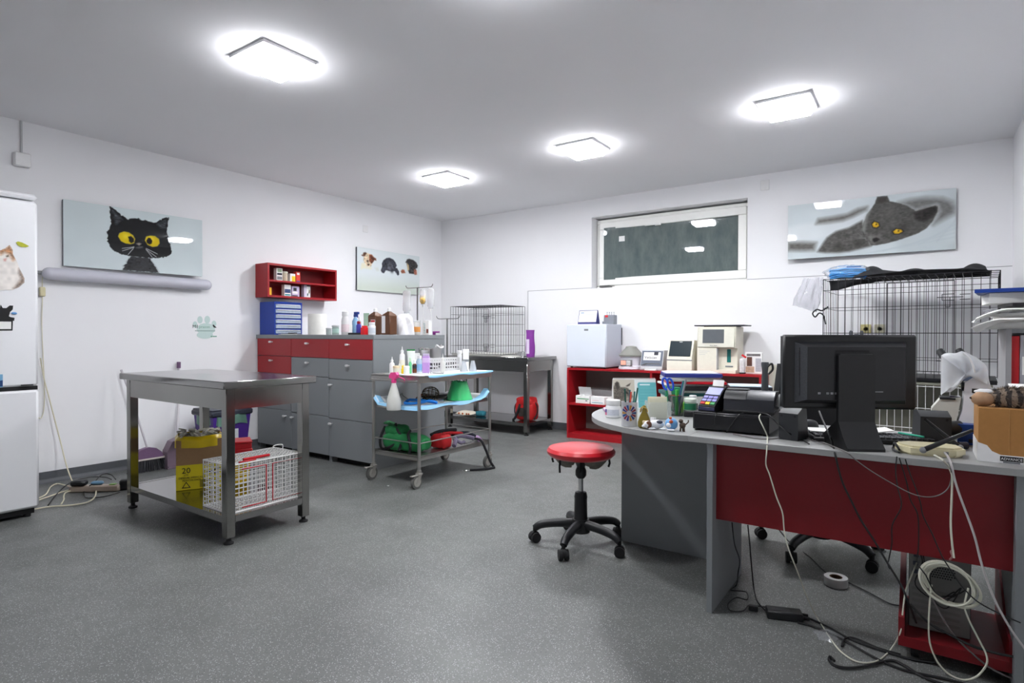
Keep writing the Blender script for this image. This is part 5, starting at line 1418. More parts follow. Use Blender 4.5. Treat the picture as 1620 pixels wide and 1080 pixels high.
bottle('cream_jar', 'low cream jar at the front left of the trolley top', 'jar', (2.1, -2.86, zt), .025, .068, CREAM, m_('cream_lid', (232, 214, 180), .4), nr=.022, nh=.018, shoulder=.003)
bottle('cream_jar', 'low white jar beside the cream jar on the trolley top', 'jar', (2.165, -2.815, zt), .023, .066, WHITE, WHITE, nr=.02, nh=.016, shoulder=.003)
t = thing('scissors', 'steel surgical scissors lying open on the trolley pad', 'scissors', (2.24, -2.74, zt + .003), math.radians(50))
MB().prism([(-.07, -.004), (.06, .012), (.06, .004), (-.07, .002)], 'z', 0, .004).build('blade', CHROME, t)
MB().prism([(-.07, .004), (.06, -.012), (.06, -.004), (-.07, -.002)], 'z', .004, .008).build('blade', CHROME, t)
for s_ in (-1, 1):
    MB().tube([(.08 + .02 * math.cos(a), s_ * .018 + .012 * math.sin(a), .004) for a in [k * PI / 6 for k in range(12)]], .003, 6, closed=True).build('finger_ring', CHROME, t)
tag(MB().box(-.06, .06, -.02, .02, 0, .006, .002).build('metal_plate', MGREY, loc=(2.3, -2.62, zt + .003), rz=.5), 'flat grey metal blade lying on the trolley pad', 'tool')
tag(MB().box(-.05, .05, -.04, .04, 0, .003).build('gauze', PAPER, loc=(2.31, -2.45, zt + .003), rz=.2), 'square of white gauze at the trolley edge', 'gauze')

# pink headed spray bottle hooked on the trolley rail
t = thing('spray_bottle', 'milky spray bottle with a pink trigger hooked on the trolley handle', 'spray bottle', (2.255, -3.035, .575))
MB().lathe([(.05, 0), (.053, .006), (.053, .06), (.048, .09), (.03, .15), (.017, .19), (.015, .205)], 28).build('bottle_body', MILKY, t)
PK = m_('pink_plastic', (226, 70, 140), .35)
b = MB().lathe([(.018, .2), (.019, .203), (.019, .225), (.014, .23)], 18)
b.prism([(-.035, .232), (.03, .232), (.045, .262), (.03, .28), (-.02, .276), (-.04, .25)], 'y', -.013, .013)
b.build('trigger_head', PK, t)
MB().tube(spline([(.03, 0, .25), (.05, .02, .24), (.055, .05, .225), (.05, .06, .2)], 5), .005, 6).build('trigger', PK, t)

# ---------------------------------------------------------------- middle shelf of the trolley
zm = .5945
t = thing('cone_collar', 'green plastic cone collar with fastening loops on the trolley shelf', 'collar', (2.3, -2.34, zm))
GRN = m_('green_collar_plastic', (70, 214, 128), .2, coat=.5, trans=.1)
MB().surf(lambda u, v: ((.113 - .05 * v) * math.cos(2 * PI * u * 1.02), (.113 - .05 * v) * math.sin(2 * PI * u * 1.02), .15 * v + .004 * math.sin(6 * PI * u) * v), 44, 6, .0015).build('cone', GRN, t)
for a in (.4, 1.6, 2.9, 4.2, 5.3):
    x_, y_ = .062 * math.cos(a), .062 * math.sin(a)
    MB().tube([(x_ + .012 * math.cos(q) * -math.sin(a), y_ + .012 * math.cos(q) * math.cos(a), .163 + .016 * math.sin(q)) for q in [k * PI / 6 for k in range(12)]], .003, 6, closed=True).build('loop', m_('dark_green_loop', (30, 90, 56), .5), t)
t = thing('tourniquet', 'bright blue strap looped on the middle trolley shelf', 'strap', (2.29, -2.76, zm))
BL = m_('bright_blue_strap', (30, 130, 220), .5)
pts = spline([(-.1, -.05, .03), (-.13, -.06, .012), (-.09, -.1, .008), (-.02, -.08, .012), (.03, -.03, .022), (.07, 0, .03), (.09, .03, .02), (.08, .06, .01), (.03, .05, .015), (-.03, .0, .028), (-.08, -.04, .03)], 6, True)
MB().tube(pts, .011, 8, closed=True).build('band', BL, t)
t = thing('muzzle', 'dark wire muzzle with brown strap on the middle trolley shelf', 'muzzle', (2.2, -2.58, zm), .4)
b = MB()
MW = m_('dark_bronze_wire', (66, 58, 40), .4, .5)
for k in range(7):
    a = PI * k / 7
    b.tube([(.07 * math.cos(q), .055 * math.sin(q) * math.cos(a), .062 + .055 * math.sin(q) * math.sin(a)) for q in [j * PI / 10 for j in range(20)]], .0025, 5, closed=True)
for r_, x_ in ((.052, .025), (.057, 0), (.05, -.03)):
    b.tube([(x_, r_ * math.cos(q), .062 + r_ * math.sin(q)) for q in [j * PI / 10 for j in range(20)]], .003, 5, closed=True)
b.build('basket', MW, t)
MB().tube(spline([(-.05, -.05, .06), (-.09, -.07, .03), (-.11, -.02, .012), (-.08, .03, .01), (-.05, .05, .05)], 5), .008, 6).build('strap', m_('brown_leather', (96, 56, 34), .7), t)
tag(MB().cyl((-.03, 0, .014), (.03, .01, .014), .013, n=12).build('nozzle', CHROME, loc=(2.32, -2.6, zm), rz=.3), 'small metal nozzle lying in front of the dark muzzle', 'tool')
tag(MB().cyl((-.05, 0, .016), (.05, .0, .016), .015, .012, n=12).build('flashlight', m_('dark_metal', (60, 58, 54), .35, metal=.7), loc=(2.23, -2.47, zm), rz=1.2), 'dark metal penlight beside the green cone collar', 'tool')
tag(MB().box(-.05, .05, -.13, .13, 0, .02, .004).build('clipper_case', BLACK, loc=(2.0, -2.3, zm)), 'flat black case at the back of the middle trolley shelf', 'case')
tag(MB().tube(spline([(0, -.1, .006), (.03, -.06, .04), (.02, 0, .075), (-.03, .06, .05), (-.02, .12, .008)], 6), .003, 6).build('tubing', m_('dark_tubing', (48, 48, 46), .4), loc=(2.08, -2.8, zm)), 'thin dark tubing arched behind the pink headed spray bottle', 'tubing')

# ---------------------------------------------------------------- bottom shelf of the trolley
zb = .2265
t = thing('carrier_bag', 'green fabric pet carrier bag with black straps on the lowest trolley shelf', 'bag', (2.13, -2.78, zb))
GF = m_('green_fabric', (24, 112, 60), .8, var=.2, scale=25); BS = m_('black_webbing', (0, 0, 0))
def lump(c, s, j, sd, e=.6):
    def f(u, v):
        a = 2 * PI * u; ph = PI * (v - .5)
        k = 1 + j * math.sin(3 * a + sd) * math.cos(ph) + j * .7 * math.sin(7 * a + 2 * sd + 5 * v)
        z = math.sin(ph); 
        pw = lambda q: math.copysign(abs(q) ** e, q)
        k += .02 * math.sin(11 * a + 7 * v + sd) + .015 * math.sin(23 * v + 5 * a)
        return (c[0] + s[0] * max(0, math.cos(ph)) ** .45 * pw(math.cos(a)) * k, c[1] + s[1] * max(0, math.cos(ph)) ** .45 * pw(math.sin(a)) * k, max(0.0, c[2] + s[2] * pw(z) * k))
    return f
MB().surf(lump((.0, -.01, .066), (.215, .1, .066), .05, 1, .7), 44, 18).surf(lump((-.1, .0, .14), (.1, .08, .045), .07, 4, .8), 32, 14).build('bag_body', GF, t)
MB().surf(lambda u, v: (-.2 + .17 * u, -.06 + .12 * v, .2 - .045 * u + .012 * math.sin(3 * u + 4 * v)), 14, 8, .006).build('flap', GF, t)
b = MB()
for q in ([(-.19, -.05, .17), (-.18, -.11, .08), (-.15, -.11, .005), (-.02, -.1, .06), (.02, -.06, .12)], [(-.12, .0, .19), (-.04, -.06, .16), (.03, -.08, .1), (.06, -.14, .02)], [(.04, .0, .15), (.1, -.08, .14), (.16, -.12, .06), (.15, -.12, .005)]):
    b.tube(spline(q, 6), .011, 6)
b.build('strap', BS, t)
t = thing('harness_bag', 'red fabric bag with a dark opening beside the green carrier bag', 'bag', (2.3, -2.56, zb))
RF = m_('red_fabric', (178, 22, 28), .75, var=.2, scale=25)
MB().surf(lump((0, 0, .055), (.075, .07, .055), .05, 2), 28, 14).build('bag_body', RF, t)
MB().tube(spline([(-.03, .05, .1), (.0, .12, .1), (.02, .2, .09), (.02, .26, .075)], 5), .014, 8).build('red_band', RF, t)
MB().tube(spline([(-.07, -.05, .1), (-.05, .03, .12), (-.03, .12, .12), (-.02, .2, .115)], 5), .014, 8).build('black_band', BS, t)
t = thing('dog_harness', 'grey and lilac dog harness with a chain on the lowest trolley shelf', 'harness', (2.33, -2.38, zb))
LH = m_('lilac_grey_fabric', (112, 104, 126), .8, var=.25, scale=30)
b = MB().tube(spline([(.05, -.12, .012), (.03, -.08, .04), (-.01, -.04, .06), (0, .02, .07), (.03, .08, .055), (.05, .13, .04)], 6), .018, 8)
b.tube(spline([(.0, -.06, .07), (.04, -.06, .04), (.045, -.02, .02), (.03, .03, .02)], 5), .014, 8)
b.build('padded_band', LH, t)
MB().tube(spline([(-.06, -.02, .06), (-.02, .04, .085), (.02, .1, .08), (.05, .15, .05)], 6), .016, 8).build('dark_band', m_('navy_webbing', (28, 30, 44), .8), t)
b = MB(); cp = spline([(-.03, -.1, .08), (.0, -.09, .075), (.03, -.06, .04), (.06, -.02, .016), (.065, .05, .012), (.06, .12, .025), (.03, .16, .06), (-.02, .14, .09)], 5)
for k in range(0, len(cp) - 1):
    p_ = cp[k]; d = (cp[k + 1] - p_).normalized(); s_ = d.orthogonal().normalized() if k % 2 else d.cross(d.orthogonal()).normalized()
    b.tube([p_ + d * (.01 * math.cos(q)) + s_ * (.006 * math.sin(q)) for q in [j * PI / 4 for j in range(8)]], .0018, 4, closed=True)
b.build('chain', CHROME, t)
tag(MB().cyl((0, -.05, .02), (0, .05, .02), .02, n=16).cyl((0, .05, .02), (0, .056, .02), .021, n=16).build('paper_tube', m_('lilac_white_wrap', (196, 160, 206), .45, var=.25, scale=30), loc=(2.37, -2.17, zb + .001), rz=.9), 'small lilac and white roll at the far end of the lowest trolley shelf', 'roll')
tag(MB().tube(spline([(2.355, -2.25, .26), (2.43, -2.22, .25), (2.462, -2.19, .17), (2.478, -2.15, .07), (2.488, -2.11, .012), (2.5, -2.13, .012), (2.48, -2.2, .011), (2.43, -2.27, .011), (2.39, -2.31, .011)], 8), .0105, 6).build('leash', BS), 'black leash hanging from the trolley down to the floor', 'leash')
tag(MB().tube(spline([(2.385, -2.315, .007), (2.365, -2.335, .007), (2.345, -2.34, .007)], 5), .004, 6).tube([(2.342 + .008 * math.cos(q), -2.343 + .008 * math.sin(q), .006) for q in [j * PI / 5 for j in range(10)]], .0025, 5, closed=True).build('leash_clip', CHROME), 'metal clip at the floor end of the black leash', 'clip')
tag(MB().box(-.007, .007, -.005, .005, 0, .003).build('paper_scrap', PAPER, loc=(2.19, -3.03, 0)), 'tiny white scrap on the floor under the trolley edge', 'scrap')

# ---------------------------------------------------------------- corner steel table
t = thing('bowl', 'shiny steel bowl on the corner steel table', 'bowl', (1.6, -.36, .881))
MB().lathe([(.062, 0), (.06, .004), (.045, .05), (.05, .052), (.066, .004)], 28, cap=False).build('bowl_body', CHROME, t)
t = thing('pouch', 'purple and white pouch standing on the corner steel table', 'pouch', (1.675, -.3, .881), math.radians(30))
MB().surf(lambda u, v: (.052 * math.cos(2 * PI * u) * (1 + .1 * math.sin(6 * v)), (.034 * (1 - v * .85)) * math.sin(2 * PI * u), .31 * v), 26, 12).build('pouch_body', m_('purple_film', (122, 46, 140), .3, var=.25, scale=14, bump=.3), t)
MB().box(-.045, -.01, -.031, -.026, .03, .2).build('white_panel', m_('lilac_white_panel', (214, 200, 222), .4), t)
tag(MB().box(-.1, .1, -.06, .06, 0, .006).box(-.09, .08, -.05, .06, .006, .01).build('newspaper', m_('newsprint', (204, 202, 196), .8, var=.25, scale=60), loc=(1.56, -.53, .8805), rz=.15), 'folded newspaper beside the cage on the corner steel table', 'newspaper')
zs = .1415
t = thing('backpack', 'red backpack with black straps on the lower shelf of the corner table', 'backpack', (1.7, -.4, zs))
RB = m_('red_nylon', (186, 24, 26), .6, var=.15, scale=20)
MB().surf(lump((0, 0, .12), (.125, .095, .12), .04, 2), 34, 16).build('bag_body', RB, t)
MB().surf(lump((.0, -.01, .22), (.115, .09, .05), .05, 5), 30, 12).build('top_flap', RB, t)
MB().box(-.06, .04, -.1, -.09, .05, .15, .004).build('front_patch', m_('dark_patch', (58, 50, 46), .7), t)
for s_ in (-1, 1):
    MB().tube(spline([(s_ * .1, 0, .22), (s_ * .15, -.02, .17), (s_ * .155, -.03, .09), (s_ * .12, -.04, .02)], 6), .008, 6).build('strap', BS, t)
MB().tube(spline([(-.04, -.09, .19), (-.06, -.115, .1), (-.09, -.12, .03), (-.13, -.1, .006)], 6), .014, 6).build('front_strap', BS, t)
t = thing('cushion', 'small patterned cream cushion with orange dots on the lower shelf of the corner table', 'cushion', (.87, -.48, zs))
CU = m_('cream_fabric', (222, 214, 196), .85)
MB().surf(lambda u, v: (-.12 + .24 * u, -.09 + .18 * v, .008 + .045 * (math.sin(PI * u) * math.sin(PI * v)) ** .5 + .035 * abs(u - .5)), 18, 14, .008).build('cover', CU, t)
b = MB()
for x_, y_ in ((-.06, -.094), (.0, -.096), (.06, -.094), (.09, -.09)): b.ell((x_, y_, .028), (.014, .004, .012), 10, 6)
b.build('orange_dots', m_('orange_dot', (206, 110, 60), .8), t)
tag(MB().surf(lump((0, 0, .03), (.06, .05, .03), .08, 3), 20, 10).build('cloth', m_('teal_cloth', (36, 110, 124), .85), loc=(1.06, -.45, zs)), 'crumpled teal cloth beside the patterned cushion', 'cloth')

# ================================================================ on the red bookcase
zk = .7725
t = thing('mini_fridge', 'small white fridge standing on the red bookcase', 'fridge', (2.488, -.235, zk))
MB().box(-.235, .232, -.175, .195, .012, .478, .006).build('cabinet_body', m_('mini_fridge_side', (190, 194, 206), .35, var=.01), t)
d = MB().box(-.238, .236, -.215, -.178, .014, .476, .01).build('door', m_('mini_fridge_door', (214, 220, 230), .25, var=.01), t)
MB().box(-.02, .03, -.2158, -.2148, .405, .425).build('badge', P_GREY, d)
b = MB()
for sx in (-1, 1):
    for y in (-.16, .17): b.cyl((sx * .2, y, 0), (sx * .2, y, .014), .014, n=10)
b.build('feet', BLACKM, t) if False else [MB().cyl((sx * .2, y, 0), (sx * .2, y, .014), .014, n=10).build('foot', BLACKM, t) for sx in (-1, 1) for y in (-.16, .17)]
MB().box(.236, .242, .18, .19, .25, .44).build('condenser_edge', DGREY, t)
zf = zk + .4785
t = thing('desk_calendar', 'white and navy desk calendar standing on the small fridge', 'calendar', (2.43, -.27, zf))
NAVY = m_('navy_card', (40, 44, 110), .5)
MB().prism([(-.045, 0), (.045, 0), (.0, .155), (-.004, .155)], 'x', -.115, .115).build('stand', NAVY, t)
MB().at(0, -.0478, .0, 0, math.radians(-16)).box(-.108, .108, -.001, .001, .026, .155).build('page', PAPER, t)
MB().at(0, -.0492, .0, 0, math.radians(-16)).box(-.03, .09, -.0005, .0005, .06, .063).box(-.03, .09, -.0005, .0005, .11, .113).box(-.09, -.05, -.0005, .0005, .125, .14).build('ruled_lines', m_('page_lines', (150, 170, 190), .5), t)
t = thing('test_tube_rack', 'grey block holding four thin tubes on the small fridge', 'rack', (2.66, -.2, zf))
MB().box(-.06, .06, -.04, .04, 0, .1, .003).build('block', m_('grey_block', (128, 132, 140), .5), t)
MB().box(-.085, -.06, -.03, .03, 0, .03, .003).build('side_block', m_('grey_block', (0, 0, 0)), t)
for k in range(4):
    MB().cyl((-.04 + k * .027, 0, .1), (-.04 + k * .027, 0, .125), .004, n=8).ell((-.04 + k * .027, 0, .13), (.006, .006, .006), 8, 6).build('tube', CHROME, t)
MB().box(-.045, -.01, -.0415, -.04, .075, .1).build('red_mark', P_RED, t)

t = thing('centrifuge', 'round white centrifuge with a grey cone lid and red display', 'centrifuge', (2.935, -.27, zk))
MB().lathe([(.125, .0), (.132, .004), (.13, .03), (.112, .04), (.112, .125), (.118, .135)], 36).build('housing', m_('centrifuge_white', (222, 222, 230), .35), t)
MB().lathe([(.128, .135), (.13, .15), (.06, .225), (.058, .235), (.05, .24), (.02, .245), (0, .246)], 36).build('lid', m_('centrifuge_lid', (134, 134, 128), .5), t)
pn = MB().box(-.07, .06, -.13, -.105, .035, .105, .006).build('control_panel', MGREY, t)
MB().box(-.058, -.005, -.132, -.13, .05, .09).build('display', m_('red_display', (250, 150, 130), .4, emit=.5), pn)
MB().box(.005, .045, -.132, -.13, .045, .092).build('key_field', WHITE, pn)
b = MB()
for i in range(2):
    for j in range(3): b.box(.01 + i * .018, .02 + i * .018, -.1326, -.132, .052 + j * .013, .059 + j * .013)
b.build('keys', P_DARK, pn)

t = thing('analyzer', 'grey analyzer with a handwritten paper sign on its front', 'analyzer', (3.195, -.25, zk))
MB().prism([(-.12, .03), (.12, .03), (.12, .2), (-.07, .205), (-.12, .05)], 'x', -.118, .118).build('housing', m_('analyzer_shell', (196, 198, 202), .4), t)
MB().box(-.12, .12, -.13, .125, 0, .03, .006).build('base', LGREY, t)
an = math.atan2(.05, .155)
fp = MB().at(0, -.1215, .045, 0, -an).box(-.112, .112, -.004, .004, 0, .16, .003).build('front_panel', m_('slate_panel', (98, 106, 120), .35), t)
MB().at(0, -.1265, .045, 0, -an).box(-.09, .09, -.001, .001, .06, .145).build('paper_sign', PAPER, fp)
text('handwriting', 'Vetscan', .042, INK, fp, (-.012, -.1066, .118), (PI / 2 - an, 0, 0))
MB().at(0, -.1285, .045, 0, -an).box(.02, .065, -.0005, .0005, .115, .15).build('print_mark', P_DARK, fp)
MB().at(0, -.127, .045, 0, -an).box(-.07, .09, -.001, .001, .018, .028).box(-.095, -.06, -.001, .001, .008, .018).build('metal_strip', CHROME, fp)
tag(MB().box(-.06, .06, -.02, .02, 0, .018, .003).build('slide_box', WHITE, loc=(3.21, -.42, zk)), 'small flat white box in front of the grey analyzer', 'box')

t = thing('analyzer', 'white analyzer with a tilted black screen between two other devices', 'analyzer', (3.5, -.28, zk))
MB().prism([(-.13, 0), (.1, 0), (.1, .3), (-.06, .31), (-.13, .135)], 'x', -.125, .125).build('housing', CREAM, t)
a2 = math.atan2(.07, .175)
MB().at(0, -.1325, .14, 0, -a2).box(-.108, .108, -.003, .003, .012, .175, .003).build('screen', m_('dark_screen', (46, 56, 60), .12, var=.03), t)
MB().at(0, -.136, .14, 0, -a2).box(-.014, .014, -.0005, .0005, .16, .166).build('badge', LGREY, t)
MB().box(-.126, .126, -.132, -.128, .108, .118).build('groove', MGREY, t)

t = thing('analyzer', 'tall cream blood analyzer with a grey screen and teal sample slot', 'analyzer', (3.85, -.26, zk))
b = MB().prism([(-.13, 0), (.16, 0), (.16, .44), (-.115, .44), (-.13, .24)], 'x', -.18, .005)
b.prism([(-.06, 0), (.16, 0), (.16, .44), (-.115, .44), (-.13, .24), (-.06, .235)], 'x', .005, .18).box(.005, .18, -.13, -.06, 0, .03)
b.build('housing', CREAM, t)
bz = MB().at(0, -.125, .24, 0, -.06).box(-.175, .175, -.016, .0, .0, .195, .012).build('screen_bezel', m_('cream_bezel', (218, 216, 202), .4), t)
MB().at(0, -.1425, .24, 0, -.06).box(-.125, .075, -.002, .0, .045, .175, .002).build('screen', m_('grey_screen', (96, 100, 104), .2), bz)
text('lettering', 'Auto Hem', .016, P_DARK, bz, (-.02, -.1465, .256), (PI / 2 - .06, 0, 0))
MB().box(.085, .12, -.066, -.058, .1, .225, .004).build('sample_slot', m_('teal_slot', (24, 112, 108), .4), t)
MB().box(.07, .14, -.066, -.06, .055, .068).build('small_print', P_GREY, t)
b = MB()
for k in range(3): b.box(-.16, -.06 - .02 * k, -.1308, -.1298, .205 - k * .017, .208 - k * .017)
b.build('printed_lines', LGREY, t)
MB().box(.005, .008, -.131, -.06, .03, .235).build('door_edge', LGREY, t)
t = thing('tray', 'flat dark grey tray lying on top of the tall cream analyzer', 'tray', (3.87, -.24, zk + .4405))
MB().box(-.235, .235, -.14, .15, .006, .018, .005).build('tray_body', DGREY, t)
MB().box(-.15, .15, -.1, .1, 0, .007).build('base_pad', BLACKM, t)
t = carton('photo_carton', 'carton printed with brown puppy photos beside the tall analyzer', 'box', (4.165, -.27, zk), (.15, .06, .2), PAPER, math.radians(8), [('f', .12, .42, .35, .78, m_('puppy_brown', (96, 64, 52), .5, var=.5, scale=30)), ('f', .05, .55, .05, .33, m_('puppy_tan', (206, 176, 150), .5, var=.4, scale=30)), ('f', .62, .95, .1, .72, m_('print_pale_grey', (176, 178, 184), .5, var=.4, scale=120)), ('f', .1, .9, .82, .93, m_('print_blotch', (110, 106, 106), .5, var=.6, scale=60))])
t = thing('ornament', 'small white and red dog ornament between analyzer and photo carton', 'ornament', (4.085, -.36, zk))
MB().surf(lump((0, 0, .07), (.022, .02, .08), .12, 3), 18, 12).build('body', m_('patchy_white', (206, 204, 204), .5, var=.4, scale=50), t)
MB().at(.012, 0, .165, 0, 0, .6).box(-.02, .025, -.012, .012, -.008, .008, .002).build('red_cap', P_RED, t)
MB().lathe([(.026, 0), (.03, .004), (.03, .012), (0, .014)], 16).build('base', BLACK, t)
# cartons inside the bookcase
zi = .3875
carton('glove_carton', 'open white carton with a green stripe on the bookcase shelf', 'box', (2.435, -.36, zi), (.17, .12, .082), PAPER, 0, [('f', .1, .95, .55, .66, P_GREEN), ('f', .7, .85, .3, .45, P_GREY)])
tag(MB().at(0, 0, 0, 0, .35).box(-.075, .075, -.002, .002, 0, .1).at().box(-.05, -.01, -.05, -.01, .0, .012).box(.01, .055, -.05, .0, .0, .01).build('carton_flap', m_('grey_white_card', (206, 206, 206), .7), loc=(2.445, -.36, zi + .0825)), 'raised white lid flap standing on the open striped carton', 'flap')
carton('glove_carton', 'closed white carton with a teal stripe on the bookcase shelf', 'box', (2.62, -.37, zi), (.16, .12, .08), PAPER, 0, [('f', .08, .9, .2, .28, P_TEAL), ('f', .1, .6, .5, .56, m_('pale_pink_print', (226, 180, 180), .5))])
carton('glove_carton', 'small white carton behind the closed one on the bookcase shelf', 'box', (2.75, -.3, zi), (.08, .14, .082), PAPER, 0, [])
carton('long_carton', 'long pale carton with a dark edge at the back of the bookcase shelf', 'box', (2.62, -.16, zi), (.46, .14, .14), m_('pale_grey_card', (188, 190, 190), .7), 0, [('f', .0, 1, .0, .35, m_('dark_carton_edge', (70, 80, 78), .6))])

# lab stand by the radiator
t = thing('instrument', 'grey handheld instrument standing upright in a black base near the radiator', 'instrument', (4.762, -2.74, DZ))
MB().lathe([(.05, 0), (.052, .01), (.045, .06), (.03, .11), (.026, .12)], 20).build('base', BLACK, t)
MB().lathe([(.016, .12), (.018, .13), (.015, .22), (.02, .262), (.018, .272), (0, .273)], 18).build('body', m_('metal_grey', (84, 88, 92), .35, metal=.4), t)
MB().tube(spline([(.016, -.01, .25), (.035, -.01, .265), (.04, -.01, .235), (.02, -.01, .21)], 5), .006, 6).build('handle', BLACK, t)

# ================================================================ on the rounded desk end
zd = DZ + .0005
t = thing('pill_jar', 'white pill jar with a purple and pink label on the rounded desk end', 'jar', (4.17, -3.36, zd))
MB().lathe([(.036, 0), (.0385, .003), (.0385, .052), (.034, .06), (.033, .062)], 30).build('jar_body', m_('white_glossy', (0, 0, 0)), t)
MB().lathe([(.035, .062), (.036, .064), (.036, .086), (.034, .088), (0, .088)], 30).build('lid', WHITE, t)
b = MB(); a0 = math.radians(190)
for (z0, z1, mi) in ((.012, .026, 1), (.026, .042, 0)):
    b.m(mi).surf(lambda u, v, z0=z0, z1=z1: (.0391 * math.cos(a0 + .9 * u), .0391 * math.sin(a0 + .9 * u), z0 + (z1 - z0) * v), 10, 1)
b.build('purple_label', [m_('label_purple', (70, 54, 140), .4, var=0), P_PINK], t)
MB().surf(lambda u, v: (.0389 * math.cos(a0 + .95 + 1.7 * u), .0389 * math.sin(a0 + .95 + 1.7 * u), .012 + .03 * v), 14, 1).build('printed_text', m_('label_text_grey', (196, 200, 210), .5, var=.25, scale=160), t)
t = thing('ornament', 'small pink and lilac ornament at the far edge of the rounded desk end', 'ornament', (4.07, -3.22, zd))
MB().ell((0, 0, .012), (.022, .012, .012), 12, 8, .1).ell((-.015, .0, .018), (.01, .01, .01), 10, 6).build('ornament_body', m_('pale_pink', (216, 184, 214), .5), t)
t = thing('pen_tin', 'white tin with a coloured sunburst holding green and red pens', 'pen holder', (4.351, -3.575, zd))
MB().lathe([(.035, 0), (.036, .002), (.036, .108), (.037, .11), (.0345, .11), (.0345, .004), (0, .004)], 32).build('tin', m_('white_tin', (222, 222, 226), .35), t)
b = MB()
for k in range(14):
    a = 2 * PI * k / 14
    b.m(k % 4)
    def ray_(u, v, a=a):
        r0 = .012 + .024 * u; w_ = .0025 + .003 * u
        du = r0 * math.cos(a) - (v - .5) * 2 * w_ * math.sin(a); dz = r0 * math.sin(a) + (v - .5) * 2 * w_ * math.cos(a)
        th = math.radians(-68) + du / .036
        return (.0364 * math.cos(th), .0364 * math.sin(th), .062 + dz)
    b.surf(ray_, 4, 1)
b.build('sunburst_print', [P_BLUE, m_('print_maroon', (140, 40, 70), .5, var=0), m_('print_indigo', (64, 60, 130), .5, var=0), m_('print_ochre', (190, 140, 70), .5, var=0)], t)
PENS = 'pens in the white sunburst tin'
def pen(label, base, tipv, r, m, grp=None, tipm=None):
    o = MB().tube([(0, 0, 0), tipv], r, 8).build('pen', m, loc=base)
    return tag(o, label, 'pen', grp)
GRP = m_('pencil_green', (34, 96, 84), .4)
for (dx, dy, ex, ey, ez, m, lb) in [(-.012, .0, -.018, -.01, .165, GRP, 'dark green pencil leaning left in the sunburst tin'), (.0, -.012, .004, .01, .15, m_('pen_red', (206, 66, 46), .4), 'red pen in the sunburst tin'), (.01, .008, .036, .01, .17, GRP, 'dark green pencil leaning farthest right in the sunburst tin'), (.014, -.004, .03, -.01, .155, m_('pen_teal', (50, 120, 116), .4), 'teal pen leaning right in the sunburst tin'), (-.008, .012, -.006, .02, .158, m_('pen_greyblue', (74, 100, 110), .4), 'grey blue pen at the back of the sunburst tin')]:
    pen(lb, (4.351 + dx, -3.575 + dy, zd + .0045), (ex - dx, ey - dy, ez), .0038, m, PENS)
t = thing('bottle_figurine', 'gold and green pear shaped bottle figurine beside the sunburst tin', 'figurine', (4.43, -3.592, zd))
GLD = m_('olive_gold', (126, 110, 40), .3, metal=.4)
MB().lathe([(.022, 0), (.028, .006), (.029, .025), (.022, .048), (.011, .072), (.007, .09), (.009, .096), (.005, .1), (0, .101)], 24).build('bottle_body', GLD, t)
MB().tube(spline([(-.012, 0, .085), (-.018, 0, .07), (-.008, -.01, .092), (.01, -.004, .088), (.016, 0, .072)], 5), .003, 6).build('ribbon', m_('gold_ribbon', (196, 164, 80), .4), t)
MB().box(.002, .03, -.0295, -.02, .014, .036, .003).at().build('label', m_('cream_patch', (214, 196, 160), .6, var=.4, scale=120), t)
t = thing('note_holder', 'clear box of pale yellow note paper on the rounded desk end', 'note holder', (4.37, -3.27, zd), math.radians(35))
g = random.Random(3)
b = MB()
for k in range(9):
    b.at(g.uniform(-.004, .004), -.03 + k * .0055, 0, g.uniform(-.06, .06), g.uniform(-.05, .05)).box(-.045, .04, -.0012, .0012, .003, .1 + .004 * k - .0015 * k * k * .3)
b.at().build('note_sheets', m_('pale_yellow_paper', (222, 220, 196), .8), t)
b = MB().box(-.055, .055, -.045, -.043, 0, .085).box(-.055, -.053, -.043, .043, 0, .085).box(.053, .055, -.043, .043, 0, .085).box(-.055, .055, .043, .045, 0, .085).box(-.055, .055, -.043, .043, 0, .003)
b.build('clear_box', m_('clear_acrylic', (230, 236, 236), .08, trans=.5, alpha=.4, var=0), t)
tag(MB().lathe([(.011, 0), (.013, .002), (.013, .024), (.011, .024), (.011, .004), (0, .004)], 18).build('small_cup', WHITE, loc=(4.405, -3.42, zd)), 'tiny white cup between the pear bottle and the note paper', 'cup')
t = thing('dog_figurine', 'lying brown and white spotted dog figurine at the desk edge', 'figurine', (4.49, -3.6, zd), math.radians(25))
FW = m_('figurine_white', (222, 224, 228), .35); FB = m_('figurine_brown', (104, 66, 46), .4)
MB().ell((.0, 0, .022), (.034, .018, .02), 20, 12).ell((-.038, -.004, .02), (.018, .016, .017), 16, 10).ell((-.055, -.008, .014), (.009, .009, .007), 10, 8).ell((-.02, -.018, .005), (.016, .006, .005), 10, 6).ell((.026, -.018, .005), (.014, .006, .005), 10, 6).build('body', FW, t)
MB().ell((-.034, -.014, .022), (.013, .006, .016), 12, 8).ell((-.036, .012, .024), (.013, .006, .015), 12, 8).build('ear', FB, t)
MB().ell((.012, -.012, .034), (.014, .009, .008), 12, 8).build('dark_spot', m_('figurine_dark', (50, 56, 70), .4), t)
t = thing('figurine', 'round blue figurine with a white and ginger face next to the spotted dog', 'figurine', (4.557, -3.6, zd))
MB().ell((0, 0, .03), (.027, .026, .027), 22, 14).build('body', m_('figurine_blue', (104, 164, 218), .4, var=.15), t)
MB().ell((-.004, -.022, .026), (.012, .008, .011), 12, 8).ell((.004, -.018, .006), (.018, .01, .006), 12, 8).build('white_face', FW, t)
MB().ell((.006, -.021, .042), (.009, .007, .008), 10, 8).ell((.0, -.012, .056), (.007, .006, .006), 10, 8).build('ginger_patch', m_('figurine_ginger', (190, 86, 44), .45), t)
